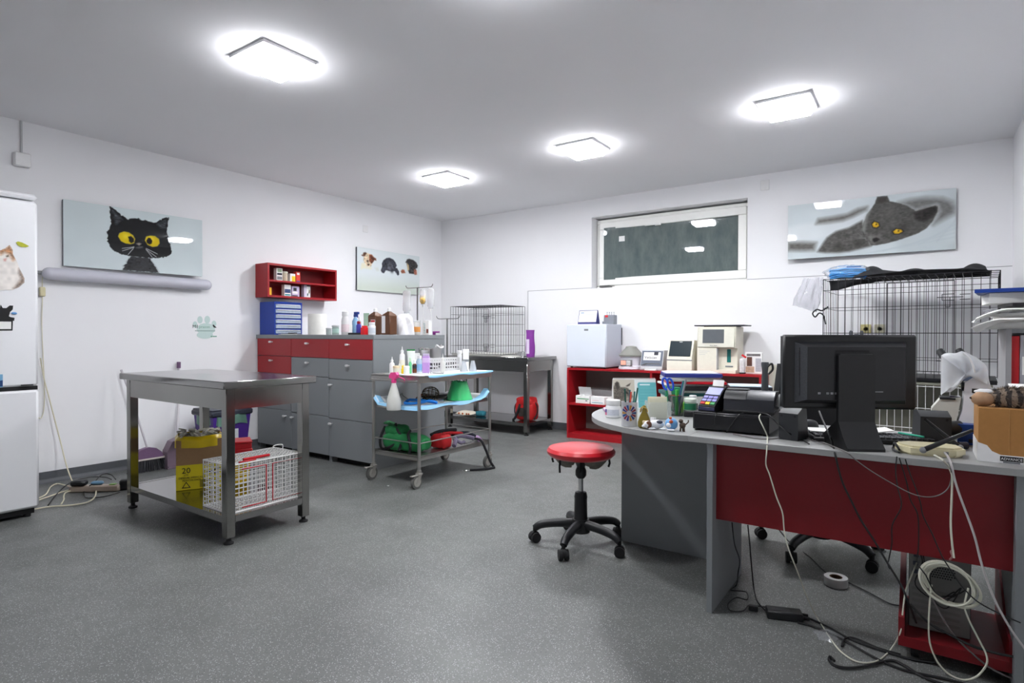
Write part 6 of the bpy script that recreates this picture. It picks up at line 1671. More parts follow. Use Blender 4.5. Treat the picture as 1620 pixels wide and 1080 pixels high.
t = thing('dog_figurine', 'tiny brown figurine standing nearest the black cash drawer', 'figurine', (4.602, -3.588, zd))
MB().ell((0, 0, .026), (.014, .012, .014), 14, 10, .06).ell((-.006, -.004, .044), (.01, .009, .009), 12, 8, .06).cyl((-.008, -.006, 0), (-.006, -.004, .02), .004, n=8).cyl((.008, -.004, 0), (.006, 0, .02), .004, n=8).cyl((.0, .008, 0), (0, .006, .02), .004, n=8).tube([(.012, .004, .03), (.022, .006, .04), (.024, .006, .05)], .003, 6).build('body', m_('dark_brown_figurine', (76, 60, 50), .5, var=.2), t)
t = thing('pen_cup', 'grey mesh pen cup with scissors and markers on the rounded desk end', 'pen holder', (4.405, -3.11, zd))
MESHM = m_('dark_mesh', (70, 70, 76), .5, metal=.5)
b = MB().lathe([(.036, 0), (.037, .002), (0, .003)], 24)
for k in range(30):
    a = 2 * PI * k / 30
    b.bar((.0365 * math.cos(a), .0365 * math.sin(a), 0), (.0365 * math.cos(a), .0365 * math.sin(a), .1), .0011)
for k in range(14):
    z_ = .004 + k * .0075
    b.tube([(.0365 * math.cos(q), .0365 * math.sin(q), z_) for q in [j * PI / 12 for j in range(24)]], .0009, 4, closed=True)
b.tube([(.0368 * math.cos(q), .0368 * math.sin(q), .102) for q in [j * PI / 12 for j in range(24)]], .0022, 6, closed=True)
b.build('cup', MESHM, t)
MB().surf(lambda u, v: (.03 * math.cos(2 * PI * u), .03 * math.sin(2 * PI * u), .1 + .004 * v), 20, 1).build('orange_insert', m_('orange_card', (226, 110, 50), .5), t)
t = thing('scissors', 'blue handled scissors standing in the grey mesh cup', 'scissors', (4.395, -3.115, zd + .02))
for s_ in (-1, 1):
    MB().tube([(s_ * .017 - .03 + .013 * math.cos(q) - .3 * .02 * math.sin(q), s_ * -.01 + .004 * math.cos(q), .14 + .03 * math.sin(q)) for q in [j * PI / 9 for j in range(18)]], .0055, 8, closed=True).build('handle', m_('scissor_blue', (30, 74, 196), .35), t)
MB().prism([(-.002, 0), (.008, -.005), (-.016, .125), (-.034, .12)], 'y', -.002, .002).build('blades', CHROME, t)
MK = 'markers in the grey mesh cup'
for (dx, dy, ex, ey, ez, r_, m, lb) in [(.01, -.012, .012, -.014, .13, .0085, m_('marker_green', (60, 170, 70), .4), 'short green marker in the mesh cup'), (.015, .01, .04, .02, .175, .008, m_('marker_teal', (20, 96, 90), .4), 'dark teal marker leaning right in the mesh cup'), (.018, -.006, .058, -.01, .185, .0055, m_('marker_silver', (150, 150, 160), .3, metal=.4), 'silver pen leaning far right in the mesh cup'), (.0, .018, .03, .03, .17, .006, m_('marker_navy', (36, 44, 120), .4), 'navy pen at the back of the mesh cup')]:
    tag(MB().tube([(0, 0, 0), (ex - dx, ey - dy, ez)], r_, 10).build('marker', m, loc=(4.405 + dx * .9, -3.11 + dy * .9, zd + .004)), lb, 'pen', MK)
tag(MB().box(-.06, .07, -.045, .055, 0, .03, .004).build('tape_box', BLACK, loc=(4.5, -3.08, zd), rz=.35), 'low black box under the green lidded jar', 'box')
bottle('cream_jar', 'green labelled jar with a white lid on the low black box', 'jar', (4.478, -3.1, zd + .0302), .03, .062, m_('pale_green_jar', (196, 216, 200), .25, trans=.2), m_('white_green_lid', (214, 224, 212), .4), nr=.026, nh=.018, shoulder=.004, lab=(.08, .6, m_('deep_green_label', (24, 104, 70), .5)))
bottle('medicine_jar', 'small white box shaped jar behind the green labelled jar', 'jar', (4.45, -2.97, zd), .02, .095, WHITE, WHITE, nr=.016, nh=.02, shoulder=.004, square=True, lab=(.2, .55, m_('dark_panel_label', (50, 40, 36), .5)))
tag(MB().cyl((-.045, 0, .016), (.045, 0, .016), .016, n=16).build('foil_roll', m_('teal_roll', (40, 120, 110), .35), loc=(4.53, -2.99, zd), rz=.5), 'teal tube lying behind the green labelled jar', 'tube')

# desk calendar with a cat photo
t = thing('desk_calendar', 'spiral desk calendar with a grey cat photo and teal page', 'calendar', (4.105, -2.945, zd), math.radians(35))
cw, chh = .245, .165
MB().prism([(-.05, 0), (.04, 0), (.002, chh), (-.003, chh)], 'x', -cw / 2, cw / 2).build('stand', m_('calendar_back', (226, 226, 222), .6), t)
p = Paint(110, 74, cw / chh, (196, 190, 176))
p.poly([(.5, 0), (1, 0), (1, 1), (.5, 1)], (226, 232, 232), .01)
p.poly([(.57, .04), (1.0, .04), (1.0, .9), (.6, .9), (.57, .85)], (98, 178, 184), .02)
p.poly([(.62, .84), (.86, .84), (.86, .8), (.62, .8)], (232, 244, 244), .01)
for k in range(6): p.line((.62, .7 - k * .1), (.97, .7 - k * .1), .006, (130, 200, 204), .8)
p.poly(CA_cat, (96, 90, 82), .05, noise=.5); p.poly(CA_cat[3:6] + [(.1, .6)], (60, 54, 50), .05)
p.blob(.33, .35, .09, (176, 166, 150), .8); p.poly(CA_ear2, (74, 66, 60), .03); p.poly(CA_eye, (36, 32, 24), .02)
p.blob(.44, .28, .04, (206, 190, 176), .7)
sl = math.atan2(.047, chh)
p.mesh('print', lambda a, c: ((a - .5) * cw, -.0512 + c * .0475, c * chh * .985), PRINTM, t)
b = MB()
for k in range(34):
    x_ = -cw / 2 + .006 + k * (cw - .012) / 33
    b.tube([(x_, .0055 * math.cos(q) - .001, chh + .0 + .0055 * math.sin(q)) for q in [j * PI / 4 for j in range(8)]], .0011, 4, closed=True)
b.build('spiral', WIREW, t)

# stacks of papers and folders behind
STK = 'papers and folders stacked on the desk end'
def sheet(name, label, cat, loc, size, m, rz=0, grp=STK, prints=None, bev=.001):
    sx, sy, sz = size
    o = MB().box(-sx / 2, sx / 2, -sy / 2, sy / 2, 0, sz, bev).build(name, m, loc=loc, rz=rz)
    return tag(o, label, cat, grp)
sx0, sy0 = 4.365, -2.75
z_ = zd
for (nm_, lb, cat, sz, m, dx, dy, rz, sxy) in [
    ('paper_stack', 'white paper block at the bottom of the tall folder stack', 'papers', .075, m_('paper_block', (224, 224, 220), .7, var=.12, scale=12, stretch=(1, 1, 40)), 0, 0, .5, (.3, .22)),
    ('binder', 'dark teal folder low in the tall folder stack', 'folder', .018, m_('teal_folder', (30, 96, 96), .5), -.01, .0, .55, (.3, .22)),
    ('paper_stack', 'thin white papers between two dark folders of the stack', 'papers', .014, PAPER, .015, .01, .45, (.29, .21)),
    ('binder', 'black folder with a maroon edge in the middle of the stack', 'folder', .024, m_('black_folder', (34, 30, 34), .45), .02, 0, .48, (.32, .23)),
    ('paper_stack', 'loose white papers above the black folder of the stack', 'papers', .012, m_('paper_block', (0, 0, 0)), -.01, .01, .62, (.31, .22)),
    ('folder', 'bright red folder in the upper part of the stack', 'folder', .013, m_('bright_red_folder', (206, 20, 40), .4, var=.1), .02, 0, .42, (.32, .22)),
    ('magazine', 'grey and white magazine above the red folder', 'magazine', .012, m_('magazine_cover', (176, 178, 176), .4, var=.35, scale=14), .005, -.01, .6, (.3, .21)),
    ('magazine', 'second pale magazine just below the blue folder', 'magazine', .01, m_('magazine_cover2', (206, 208, 206), .4, var=.25, scale=18), -.005, 0, .5, (.3, .21)),
    ('folder', 'navy blue folder of papers on top of the tall stack', 'folder', .02, m_('navy_folder', (52, 62, 140), .35), .0, 0, .46, (.31, .22)),
    ('paper_stack', 'white sheet lying on the navy folder at the top of the stack', 'papers', .004, PAPER, -.01, .005, .5, (.28, .2))]:
    sheet(nm_, lb, cat, (sx0 + dx, sy0 + dy, z_), (sxy[0], sxy[1], sz), m, rz)
    z_ += sz + .0003
tag(MB().box(-.03, .03, -.04, .04, 0, .012, .003).build('sticky_notes', m_('lime_note', (130, 206, 70), .6), loc=(4.285, -2.83, z_ - .044), rz=.5) if False else MB().box(-.02, .02, -.03, .03, 0, .05, .003).build('sticky_notes', m_('lime_note', (130, 206, 70), .6), loc=(4.385, -2.945, zd + .0), rz=.5), 'lime green note block standing left of the tall folder stack', 'notes')
tag(MB().box(-.04, .04, -.03, .03, 0, .13, .003).build('medicine_box', m_('deep_green_carton', (40, 130, 90), .5, var=.2), loc=(4.32, -2.915, zd), rz=.4), 'green box standing behind the pens at the folder stack', 'box')
zz = zd
for (nm_, lb, cat, sz, m, dx, rz, sxy) in [
    ('paper_stack', 'lower white carton under the dark book, right of the folder stack', 'papers', .085, m_('white_card', (220, 220, 216), .6), 0, .35, (.2, .18)),
    ('paper_stack', 'white papers directly under the dark book', 'papers', .02, m_('paper_block', (0, 0, 0)), .0, .3, (.2, .18)),
    ('book', 'thick dark book with a pale blue cover, right of the folder stack', 'book', .024, m_('dark_book', (48, 48, 56), .45), -.005, .33, (.22, .19)),
    ('magazine', 'pale blue leaflet lying on the dark book', 'magazine', .004, m_('pale_blue_cover', (186, 206, 222), .4, var=.15), -.005, .33, (.215, .185))]:
    sheet(nm_, lb, cat, (4.655 + dx, -2.6, zz), (sxy[0], sxy[1], sz), m, rz, 'papers beside the folder stack'); zz += sz + .0003

# ================================================================ on the desk
t = thing('cash_drawer', 'flat black cash drawer on the desk beside the rounded end', 'cash drawer', (4.779, -3.3, DZ))
MB().box(-.156, .156, -.215, .235, .006, .082, .003).build('drawer_body', m_('black_metal', (22, 22, 26), .35, var=.1), t)
MB().box(-.15, .15, -.2185, -.214, .01, .074, .002).build('drawer_front', m_('black_front', (16, 16, 20), .3), t)
for sx in (-1, 1):
    for y in (-.2, .22): MB().cyl((sx * .14, y, 0), (sx * .14, y, .008), .01, n=10).build('foot', BLACKM, t)
t = thing('payment_terminal', 'black card payment terminal with violet keys on the cash drawer', 'terminal', (4.69, -3.435, DZ + .0825), math.radians(-12))
MB().prism([(-.065, 0), (.05, 0), (.055, .098), (.035, .104), (-.065, .024)], 'x', -.038, .038).build('housing', BLACK, t)
ta = math.atan2(.08, .1)
KEY = m_('violet_key', (150, 148, 214), .4, var=.1)
b = MB().at(0, -.065, .0245, 0, ta)
for i in range(3):
    for j in range(3):
        b.m(0 if j else (1, 2, 3)[i]); b.box(-.033 + i * .023, -.013 + i * .023, .008 + j * .019, .023 + j * .019, 0, .004, .001)
b.build('keypad', [KEY, P_RED, P_YEL, P_GREEN], t)
MB().at(0, -.065, .0245, 0, ta).box(-.034, .034, .07, .115, 0, .003).build('display', m_('lilac_display', (190, 194, 232), .2), t)
MB().at(0, .045, .1, 0, -.3).box(-.026, .026, -.008, -.006, 0, .03).build('paper_slip', PAPER, t)
MB().box(-.0385, .0385, -.068, -.064, .004, .02, .002).build('front_rim', m_('dark_blue_rim', (50, 52, 80), .3), t)
t = thing('receipt_printer', 'black receipt printer with an open grey side lid on the cash drawer', 'printer', (4.838, -3.38, DZ + .0825), math.radians(3))
MB().prism([(-.09, 0), (.08, 0), (.09, .05), (.06, .088), (-.04, .092), (-.085, .06)], 'x', -.1, .1).build('housing', m_('printer_black', (40, 42, 48), .35), t)
MB().prism([(-.05, .09), (-.08, .072), (-.088, .058), (-.0, .094)], 'x', -.1, -.01).box(-.1, -.01, -.04, .02, .088, .098, .003).build('paper_cover', BLACK, t)
MB().box(-.103, .103, -.094, .084, 0, .012, .003).build('base', BLACKM, t)
MB().tube(spline([(.105, -.05, .03), (.115, -.02, .065), (.118, .02, .07), (.112, .05, .03)], 5), .012, 8).build('side_lid', MGREY, t)

# monitor seen from behind
MONM = m_('monitor_black', (17, 18, 20), .38, var=.12)
t = thing('monitor', 'black computer monitor seen from behind on the desk', 'monitor', (5.215, -3.525, DZ), math.radians(29.5))
MB().box(-.241, .241, -.012, .022, .137, .417, .008).build('panel', MONM, t)
MB().box(-.239, .239, .0225, .024, .142, .412).build('screen', m_('screen_glass', (12, 12, 14), .1, var=0), t)
O_ = [(-.2, -.012, .158), (.2, -.012, .158), (.2, -.012, .39), (-.2, -.012, .39)]; I_ = [(-.168, -.05, .175), (.178, -.05, .175), (.178, -.05, .372), (-.168, -.05, .372)]
MB().add(O_ + I_, [(0, 1, 5, 4), (1, 2, 6, 5), (2, 3, 7, 6), (4, 5, 6, 7)]).m(1).add(O_ + I_, [(3, 0, 4, 7)]).build('rear_bulge', [m_('bulge_black', (26, 27, 30), .35), m_('vent_bevel', (58, 60, 64), .45, var=.5, scale=200)], t)
b = MB()
for k in range(28): b.box(-.19, -.18, -.029, -.022, .19 + k * .0065, .193 + k * .0065)
b.build('side_vents', m_('vent_grey', (52, 53, 56), .5), t)
MB().box(-.07, .05, -.0512, -.049, .352, .36).build('slot_vent', BLACKM, t)
b = MB()
for x_ in (-.13, -.1, -.085, -.07): b.box(x_, x_ + .01, -.0515, -.049, .195, .203, .001)
b.box(.06, .1, -.0515, -.049, .205, .208)
b.build('ports', m_('port_grey', (150, 150, 154), .4), t)
MB().at(0, 0, 0, 0, 0).prism([(-.064, .07), (.064, .07), (.064, .34), (.058, .346), (-.058, .346), (-.064, .34)], 'y', -.068, -.05).build('stand_column', MONM, t)
MB().prism([(-.14, .0), (.1, .0), (.1, .008), (-.05, .1), (-.066, .1), (-.1, .05), (-.14, .01)], 'x', -.064, .064).build('stand_foot', MONM, t)

def speaker(label, x, y, rz, w_, d_, h, knob=False):
    t = thing('desktop_speaker', label, 'speaker', (x, y, DZ + .0005), rz)
    SM = m_('speaker_black', (38, 40, 43), .5)
    MB().prism([(-d_ / 2, 0), (d_ / 2, 0), (d_ * .3, h * .96), (-d_ * .1, h), (-d_ * .5, h * .84)], 'x', -w_ / 2, w_ / 2).build('housing', SM, t)
    b = MB()
    for sx in (-1, 1): b.cyl((sx * w_ * .35, -d_ * .48, h * .76), (sx * w_ * .35, -d_ * .515, h * .76), .005, n=10)
    b.build('screw_hole', BLACKM, t) if False else [MB().cyl((sx * w_ * .35, -d_ * .46, h * .76), (sx * w_ * .35, -d_ * .508, h * .76), .005, n=10).build('screw_hole', BLACKM, t) for sx in (-1, 1)]
    MB().box(-w_ * .44, w_ * .44, d_ * .42, d_ * .505, .01, h * .3).build('front_grille', BLACKM, t)
    if knob:
        MB().cyl((w_ * .3, .0, h * .45), (w_ * .98, .02, h * .45), .026, .03, n=20).build('volume_knob', BLACK, t)
speaker('black desktop speaker left of the monitor, beside the cash drawer', 5.025, -3.505, math.radians(-14), .074, .1, .126)
speaker('black desktop speaker with a round knob right of the monitor', 5.475, -3.285, math.radians(15), .1, .11, .126, True)

t = thing('keyboard', 'black computer keyboard behind the monitor stand', 'keyboard', (5.275, -3.385, DZ + .0005), math.radians(21))
MB().box(-.215, .215, -.07, .07, 0, .018, .004).build('case', BLACK, t)
b = MB()
for j in range(5):
    for i in range(20):
        b.box(-.205 + i * .0206, -.188 + i * .0206, -.06 + j * .0245, -.04 + j * .0245, .018, .026, .002)
b.build('keys', m_('dark_key', (46, 48, 52), .45), t)['kind'] = 'stuff'
tag(MB().box(-.1, .07, -.05, .05, 0, .003).build('paper_sheet', PAPER, loc=(5.16, -3.375, DZ + .0275), rz=.3), 'white sheet of paper lying on the left part of the keyboard', 'paper')
tag(MB().at(0, 0, .002, 0, .05, -.12).box(-.04, .05, -.03, .04, 0, .003).build('paper_sheet', PAPER, loc=(5.3, -3.34, DZ + .0335), rz=.5), 'small white paper lying on the keyboard, right of the monitor stand', 'paper')
tag(MB().cyl((-.05, 0, .005), (.05, .01, .005), .004, n=8).build('pen', m_('teal_pen', (40, 170, 140), .4), loc=(5.415, -3.34, DZ + .027), rz=2.4), 'teal pen lying on the right end of the keyboard', 'pen')
t = thing('computer_mouse', 'black computer mouse behind the left speaker', 'mouse', (5.03, -3.16, DZ + .0005), 2.6)
MB().surf(lambda u, v: (.032 * math.cos(2 * PI * u) * math.cos(v * PI / 2) ** .6, .055 * math.sin(2 * PI * u) * math.cos(v * PI / 2) ** .6, .036 * math.sin(v * PI / 2)), 24, 8).build('mouse_body', BLACK, t)
MB().cyl((-.003, .03, .031), (.003, .03, .031), .008, n=12).build('scroll_wheel', MGREY, t)

# router
t = thing('router', 'cream network router with two black antennas at the desk edge', 'router', (5.468, -3.545, DZ), math.radians(12))
pl = [(-.1, -.02), (-.07, -.062), (.06, -.068), (.095, -.03), (.09, .03), (.05, .06), (-.06, .06), (-.1, .03)]
MB().prism(pl, 'z', .008, .026).prism([(a * .9, c * .88) for a, c in pl], 'z', .026, .032).prism([(a * .92, c * .9) for a, c in pl], 'z', .0, .008).build('housing', m_('router_cream', (222, 214, 178), .35, var=.03), t)
b = MB()
for k in range(4): b.box(.03 + k * .012, .039 + k * .012, -.067 + k * .012, -.06 + k * .012, .01, .02)
b.build('ports', P_GREY, t)
for p0_, p1_ in (((-.035, -.07, .022), (.105, -.062, .098)), ((.095, .03, .022), (.01, .1, .105))):
    v = Vector(p1_) - Vector(p0_)
    a_ = MB().tube([Vector(p0_), Vector(p0_) + v * .15, Vector(p0_) + v], .008, 10, rs=[.009, .0085, .0055]).build('antenna', BLACK, t)
    MB().ell(p0_, (.011, .011, .011), 12, 8).build('antenna_hinge', MGREY, a_)
MB().tube(spline([(-.098, -.04, .012), (-.105, 0, .03), (-.1, .04, .012), (-.108, .01, .004), (-.1, -.045, .004)], 4), .004, 6).build('tied_lead', BLACK, t)

# carton with lettering, plush toy
t = thing('display_carton', 'brown cardboard carton with a white printed skirt on the right end of the desk', 'carton', (5.675, -3.505, DZ + .0005))
MB().box(-.078, .082, -.095, .095, 0, .176, .001).build('carton_body', CARD, t)
k_ = [(-.0785, 0), (.0825, 0), (.0825, .06), (.07, .056), (.062, .038), (.04, .026), (-.02, .026), (-.042, .036), (-.055, .054), (-.0785, .062)]
MB().prism(k_, 'y', -.0962, -.0945).box(-.0797, -.0775, -.096, .096, 0, .062).build('white_skirt', WHITE, t)
MB().box(-.022, .036, -.0972, -.0958, .007, .023, .001).build('logo_plate', BLACK, t)
text('lettering', 'ADVANCE', .0115, WHITE, t, (.007, -.0973, .0108), (PI / 2, 0, 0))
MB().box(-.014, .028, -.0966, -.096, .001, .006).build('sub_line', P_GREY, t)
MB().box(.0, .0012, -.0958, -.0945, .026, .176).build('fold_line', m_('fold_tan', (184, 138, 84), .8), t)
t = thing('plush_toy', 'striped grey brown furry plush toy with a tan face on the carton', 'toy', (5.672, -3.53, DZ + .1772))
FUR = m_('striped_fur', (92, 84, 76), .95, var=.75, scale=26, stretch=(1, .2, .2), bump=1.0)
def furry(c, s, sd):
    g = random.Random(sd)
    b = MB().ell(c, s, 26, 16, .07, sd)
    for k in range(700):
        th = g.uniform(0, 2 * PI); ph = g.uniform(-.9, 1.4)
        n_ = Vector((math.cos(ph) * math.cos(th), math.cos(ph) * math.sin(th), math.sin(ph)))
        p_ = Vector((c[0] + s[0] * n_.x, c[1] + s[1] * n_.y, c[2] + s[2] * n_.z))
        b.tube([p_, p_ + n_ * .011 + Vector((g.uniform(.0, .012), g.uniform(-.004, .004), g.uniform(-.005, .002)))], .0011, 3, rs=[.0012, .0003], cap=False)
    return b
bd = furry((.02, 0, .03), (.066, .036, .033), 3)
bd.I = [int((sum(bd.V[i][0] for i in f) / len(f) + .3 + .25 * sum(bd.V[i][1] for i in f) / len(f)) * 75) % 2 for f in bd.F]
bd.build('body', [m_('dark_stripe_fur', (66, 60, 58), .95, var=.4, scale=60), m_('light_stripe_fur', (142, 126, 110), .95, var=.4, scale=60)], t)
MB().ell((-.06, -.014, .024), (.032, .024, .024), 18, 12, .06).build('head', m_('tan_plush', (172, 138, 108), .9, var=.2, scale=60, bump=.5), t)
MB().ell((-.055, .002, .047), (.028, .018, .01), 14, 8, .1).build('white_tuft', m_('white_plush', (0, 0, 0)), t)
furry((.068, .012, .014), (.02, .012, .009), 7).build('tail', FUR, t)
MB().ell((-.092, -.016, .026), (.004, .005, .004), 8, 6).build('nose', m_('plush_dark', (60, 44, 36), .7), t)
t = thing('carton', 'kraft carton with a white inner flap behind the plush toy', 'carton', (5.735, -3.29, DZ + .0005))
MB().box(-.06, .065, -.085, .075, 0, .214, .001).build('carton_body', m_('kraft_light', (186, 142, 86), .85, var=.08, scale=50), t)
MB().at(0, -.08, .216, 0, .16).box(-.03, .07, 0, .12, 0, .003).build('white_flap', PAPER, t)
MB().box(-.035, .06, -.0862, -.08, .205, .2155).build('red_edge', P_RED, t)
carton('medicine_box', 'blue box on the desk between microscope and brown carton', 'box', (5.588, -3.245, DZ + .0005), (.06, .05, .078), m_('blue_carton', (16, 62, 140), .4), 0, [('f', .55, .85, .12, .3, P_DARK)])
t = thing('lens_cap', 'small dark round cap lying in front of the blue box', 'cap', (5.572, -3.375, DZ + .0005), .5)
MB().cyl((-.018, 0, .013), (.01, 0, .013), .013, n=18).build('cap_body', m_('dark_blue_cap', (40, 44, 60), .3), t)
MB().cyl((-.032, 0, .011), (-.018, 0, .011), .01, n=14).build('clear_end', MILKY, t)

# microscope under a plastic cover
def microscope():
    t = thing('microscope', 'white inverted microscope partly wrapped in a clear plastic cover', 'microscope', (5.505, -3.1, 0))
    X = lambda u: (u - 1487) * .00203
    Z = lambda v: 1.064 - (v - 556) * .00258
    MWH = m_('microscope_white', (238, 240, 246), .35)
    q = lambda pts: [(X(a), Z(c)) for a, c in pts]
    MB().box(-.03, .15, -.07, .065, DZ + .0005, DZ + .03, .006).build('base', MWH, t)
    MB().prism([(.055, DZ + .03), (.045, Z(682)), (X(1523), Z(645)), (X(1526), Z(603)), (X(1540), Z(594)), (X(1560), Z(598)), (X(1572), Z(616)), (X(1573), Z(640)), (X(1556), Z(672)), (.135, DZ + .03)], 'y', -.05, .04).build('arm', MWH, t)
    MB().prism([(-.028, DZ + .03), (X(1474), Z(646)), (X(1489), Z(628)), (X(1521), Z(626)), (X(1513), Z(668)), (X(1505), DZ + .03)], 'y', -.045, .05).build('illuminator_housing', m_('microscope_grey_white', (206, 206, 196), .4), t)
    MB().box(X(1537), X(1562), -.0515, -.049, Z(618), Z(611), .002).build('display_window', BLACK, t)
    MB().cyl((X(1513), -.02, Z(625)), (X(1510), -.02, Z(640)), .02, n=18).cyl((X(1509), -.02, Z(640)), (X(1508), -.02, Z(657)), .016, n=18).build('objective', m_('objective_dark', (40, 34, 52), .35), t)
    MB().cyl((X(1521), -.03, Z(609)), (X(1526), -.03, Z(609)), .018, n=16).build('focus_knob', BLACK, t)
    MB().box(X(1487), X(1512), -.05, .04, Z(630), Z(627)).build('stage', BLACK, t)
    for u, v in ((1490, 558), (1521, 557)):
        MB().cyl((X(u - 3), .03, Z(v - 3)), (X(u + 7), .0, Z(v + 9)), .014, .016, n=16).build('eyepiece', BLACK, t)
    # the head under its plastic cover
    MB().prism(q([(1500, 572), (1530, 566), (1552, 578), (1562, 600), (1520, 600)]), 'y', -.03, .03).build('head', m_('microscope_head_blue', (120, 134, 160), .4), t)
    rim_ = q([(1489, 562), (1505, 557), (1522, 556), (1545, 562), (1560, 578), (1567, 606), (1555, 600), (1538, 594), (1524, 598), (1520, 606), (1505, 618), (1489, 625)])
    cx = sum(a for a, _ in rim_) / len(rim_); cz = sum(c for _, c in rim_) / len(rim_)
    def cov(u, v):
        n_ = len(rim_); f = u * n_; i = int(f) % n_; fr = f - int(f)
        a, c = rim_[i]; a2_, c2_ = rim_[(i + 1) % n_]
        px, pz = a + (a2_ - a) * fr, c + (c2_ - c) * fr
        k = math.sin(PI * v) ** .45
        return (cx + (px - cx) * k, -.07 * math.cos(PI * v) + .006 * math.sin(9 * u * PI + 5 * v), cz + (pz - cz) * k + .004 * math.sin(14 * u * PI) * math.sin(PI * v))
    MB().surf(cov, 60, 16).build('plastic_cover', m_('hazy_cover', (232, 234, 236), .3, alpha=.66, trans=.1, var=.05, scale=20, bump=.6), t)
    MB().tube(spline([(X(1523), -.072, Z(557)), (X(1533), -.08, Z(566)), (X(1539), -.076, Z(580)), (X(1543), -.06, Z(594))], 6), .0035, 6).build('white_cord', WHITE, t)
microscope()

# ================================================================ bookcase with papers at the right wall
t = thing('office_bookcase', 'grey bookcase with overflowing papers against the right wall', 'bookcase', (5.75, -2.7, 0))
MB().box(0, .02, 0, .3, 0, 1.16).build('side_panel', m_('grey_panel_light', (150, 150, 152), .45), t)
MB().box(.27, .29, 0, .4, 0, 1.16).build('side_panel', m_('grey_panel_light', (0, 0, 0)), t)
for z_ in (.06, .44, .82, 1.142):
    MB().box(.02, .27, .01, .4, z_, z_ + .018).build('shelf_board', LAMG, t)
MB().box(.02, .27, .395, .4, .06, 1.15).build('back_panel', LAMG, t)
def binder(label, x, w_, z0, h, m, spine=None):
    t = thing('binder', label, 'binder', (x, -2.69, z0))
    MB().box(0, w_, 0, .28, 0, h, .002).build('cover', m, t)
    if spine:
        MB().tube([(w_ / 2 + .012 * math.cos(q), -.001, .07 + .012 * math.sin(q)) for q in [j * PI / 8 for j in range(16)]], .0025, 6, closed=True).build('finger_ring', CHROME, t)
        MB().box(w_ * .15, w_ * .85, -.0012, .001, .12, .2).build('spine_label', PAPER, t)
zb2 = .8385
binder('red binder standing behind the grey one in the right bookcase', 5.767, .03, zb2, .29, m_('red_binder', (176, 14, 26), .4))
binder('grey binder with a metal finger ring in the right bookcase', 5.799, .05, zb2, .295, m_('grey_binder', (156, 156, 162), .4), True)
binder('brown binder in the right bookcase next to the grey one', 5.851, .05, zb2, .29, m_('brown_binder', (134, 112, 66), .6), True)
binder('second brown binder in the right bookcase, nearest the wall', 5.903, .05, zb2, .29, m_('brown_binder', (0, 0, 0)), True)
PPS = 'papers heaped on the right bookcase'
zp = 1.1605
for (lb, nm_, m, z0, z1, dx, dy, rz, sx, sy) in [
    ('white papers sliding off the bookcase edge at the bottom of the heap', 'papers', PAPER, 0, .03, .1, .1, -.35, .33, .24),
    ('grey white papers in the lower middle of the heap on the bookcase', 'papers', m_('paper_block', (0, 0, 0)), .031, .055, .14, .12, .1, .3, .22),
    ('thin white papers under the plastic sleeve on the bookcase', 'papers', PAPER, .056, .07, .12, .1, -.2, .32, .22),
    ('black plastic folder in the upper part of the heap on the bookcase', 'folder', m_('black_folder', (0, 0, 0)), .1, .115, .15, .1, .15, .28, .22),
    ('blue folder with a white edge on top of the heap on the bookcase', 'folder', m_('royal_folder', (24, 62, 146), .35), .165, .182, .09, .1, -.12, .36, .24)]:
    o = MB().box(-sx / 2, sx / 2, -sy / 2, sy / 2, z0, z1, .001).build(nm_ if nm_ == 'papers' else 'folder', m, loc=(5.745 + dx, -2.66 + dy, zp), rz=rz)
    tag(o, lb, 'papers' if nm_ == 'papers' else 'folder', PPS)
tag(MB().surf(lambda u, v: (-.12 + .26 * u, -.1 + .2 * v, .071 + .018 * math.sin(5 * u + 2 * v) ** 2 + .008 * math.sin(16 * u) * v), 24, 12, .002).build('plastic_sleeve', m_('crinkled_clear_film', (0, 0, 0)), loc=(5.8, -2.62, zp)), 'crumpled clear plastic sleeve sticking out of the paper heap', 'sleeve')
tag(MB().box(-.17, .17, -.11, .11, .116, .164, .002).build('papers', m_('paper_block', (0, 0, 0)), loc=(5.86, -2.52, zp), rz=.05), 'thick paper bundle below the blue folder, at the back of the heap', 'papers', PPS)
def curl(u, v):
    x = -.12 + .2 * u; return (x, -.09 + .17 * v, .03 - .1 * max(0, .55 - u) ** 1.6 * (1 + .5 * v) + .006 * math.sin(8 * v))
for k, (dy, rz, lb) in enumerate(((0, -.3, 'curled white paper hanging from the heap toward the cage'), (.06, .05, 'second curled white paper drooping beneath the plastic sleeve'))):
    tag(MB().surf(curl, 14, 8, .002).build('paper_sheet', PAPER, loc=(5.76, -2.72 + dy, zp + .01 + .045 * k), rz=rz), lb, 'paper', PPS)
for z0, hh, m, lb in ((.0785, .05, m_('orange_book', (206, 80, 50), .5), 'orange book low in the right bookcase under the desk end'), (.129, .04, PAPER, 'white papers above the orange book in the right bookcase'), (.4585, .1, m_('dark_files', (50, 52, 56), .5), 'dark files on the middle shelf of the right bookcase'), (.559, .04, PAPER, 'white papers on the dark files of the right bookcase'), (.6, .06, m_('orange_book', (0, 0, 0)), 'orange files above the white papers in the right bookcase')):
    tag(MB().box(0, .22, 0, .26, 0, hh, .002).build('book', m, loc=(5.775, -2.68, z0)), lb, 'papers')

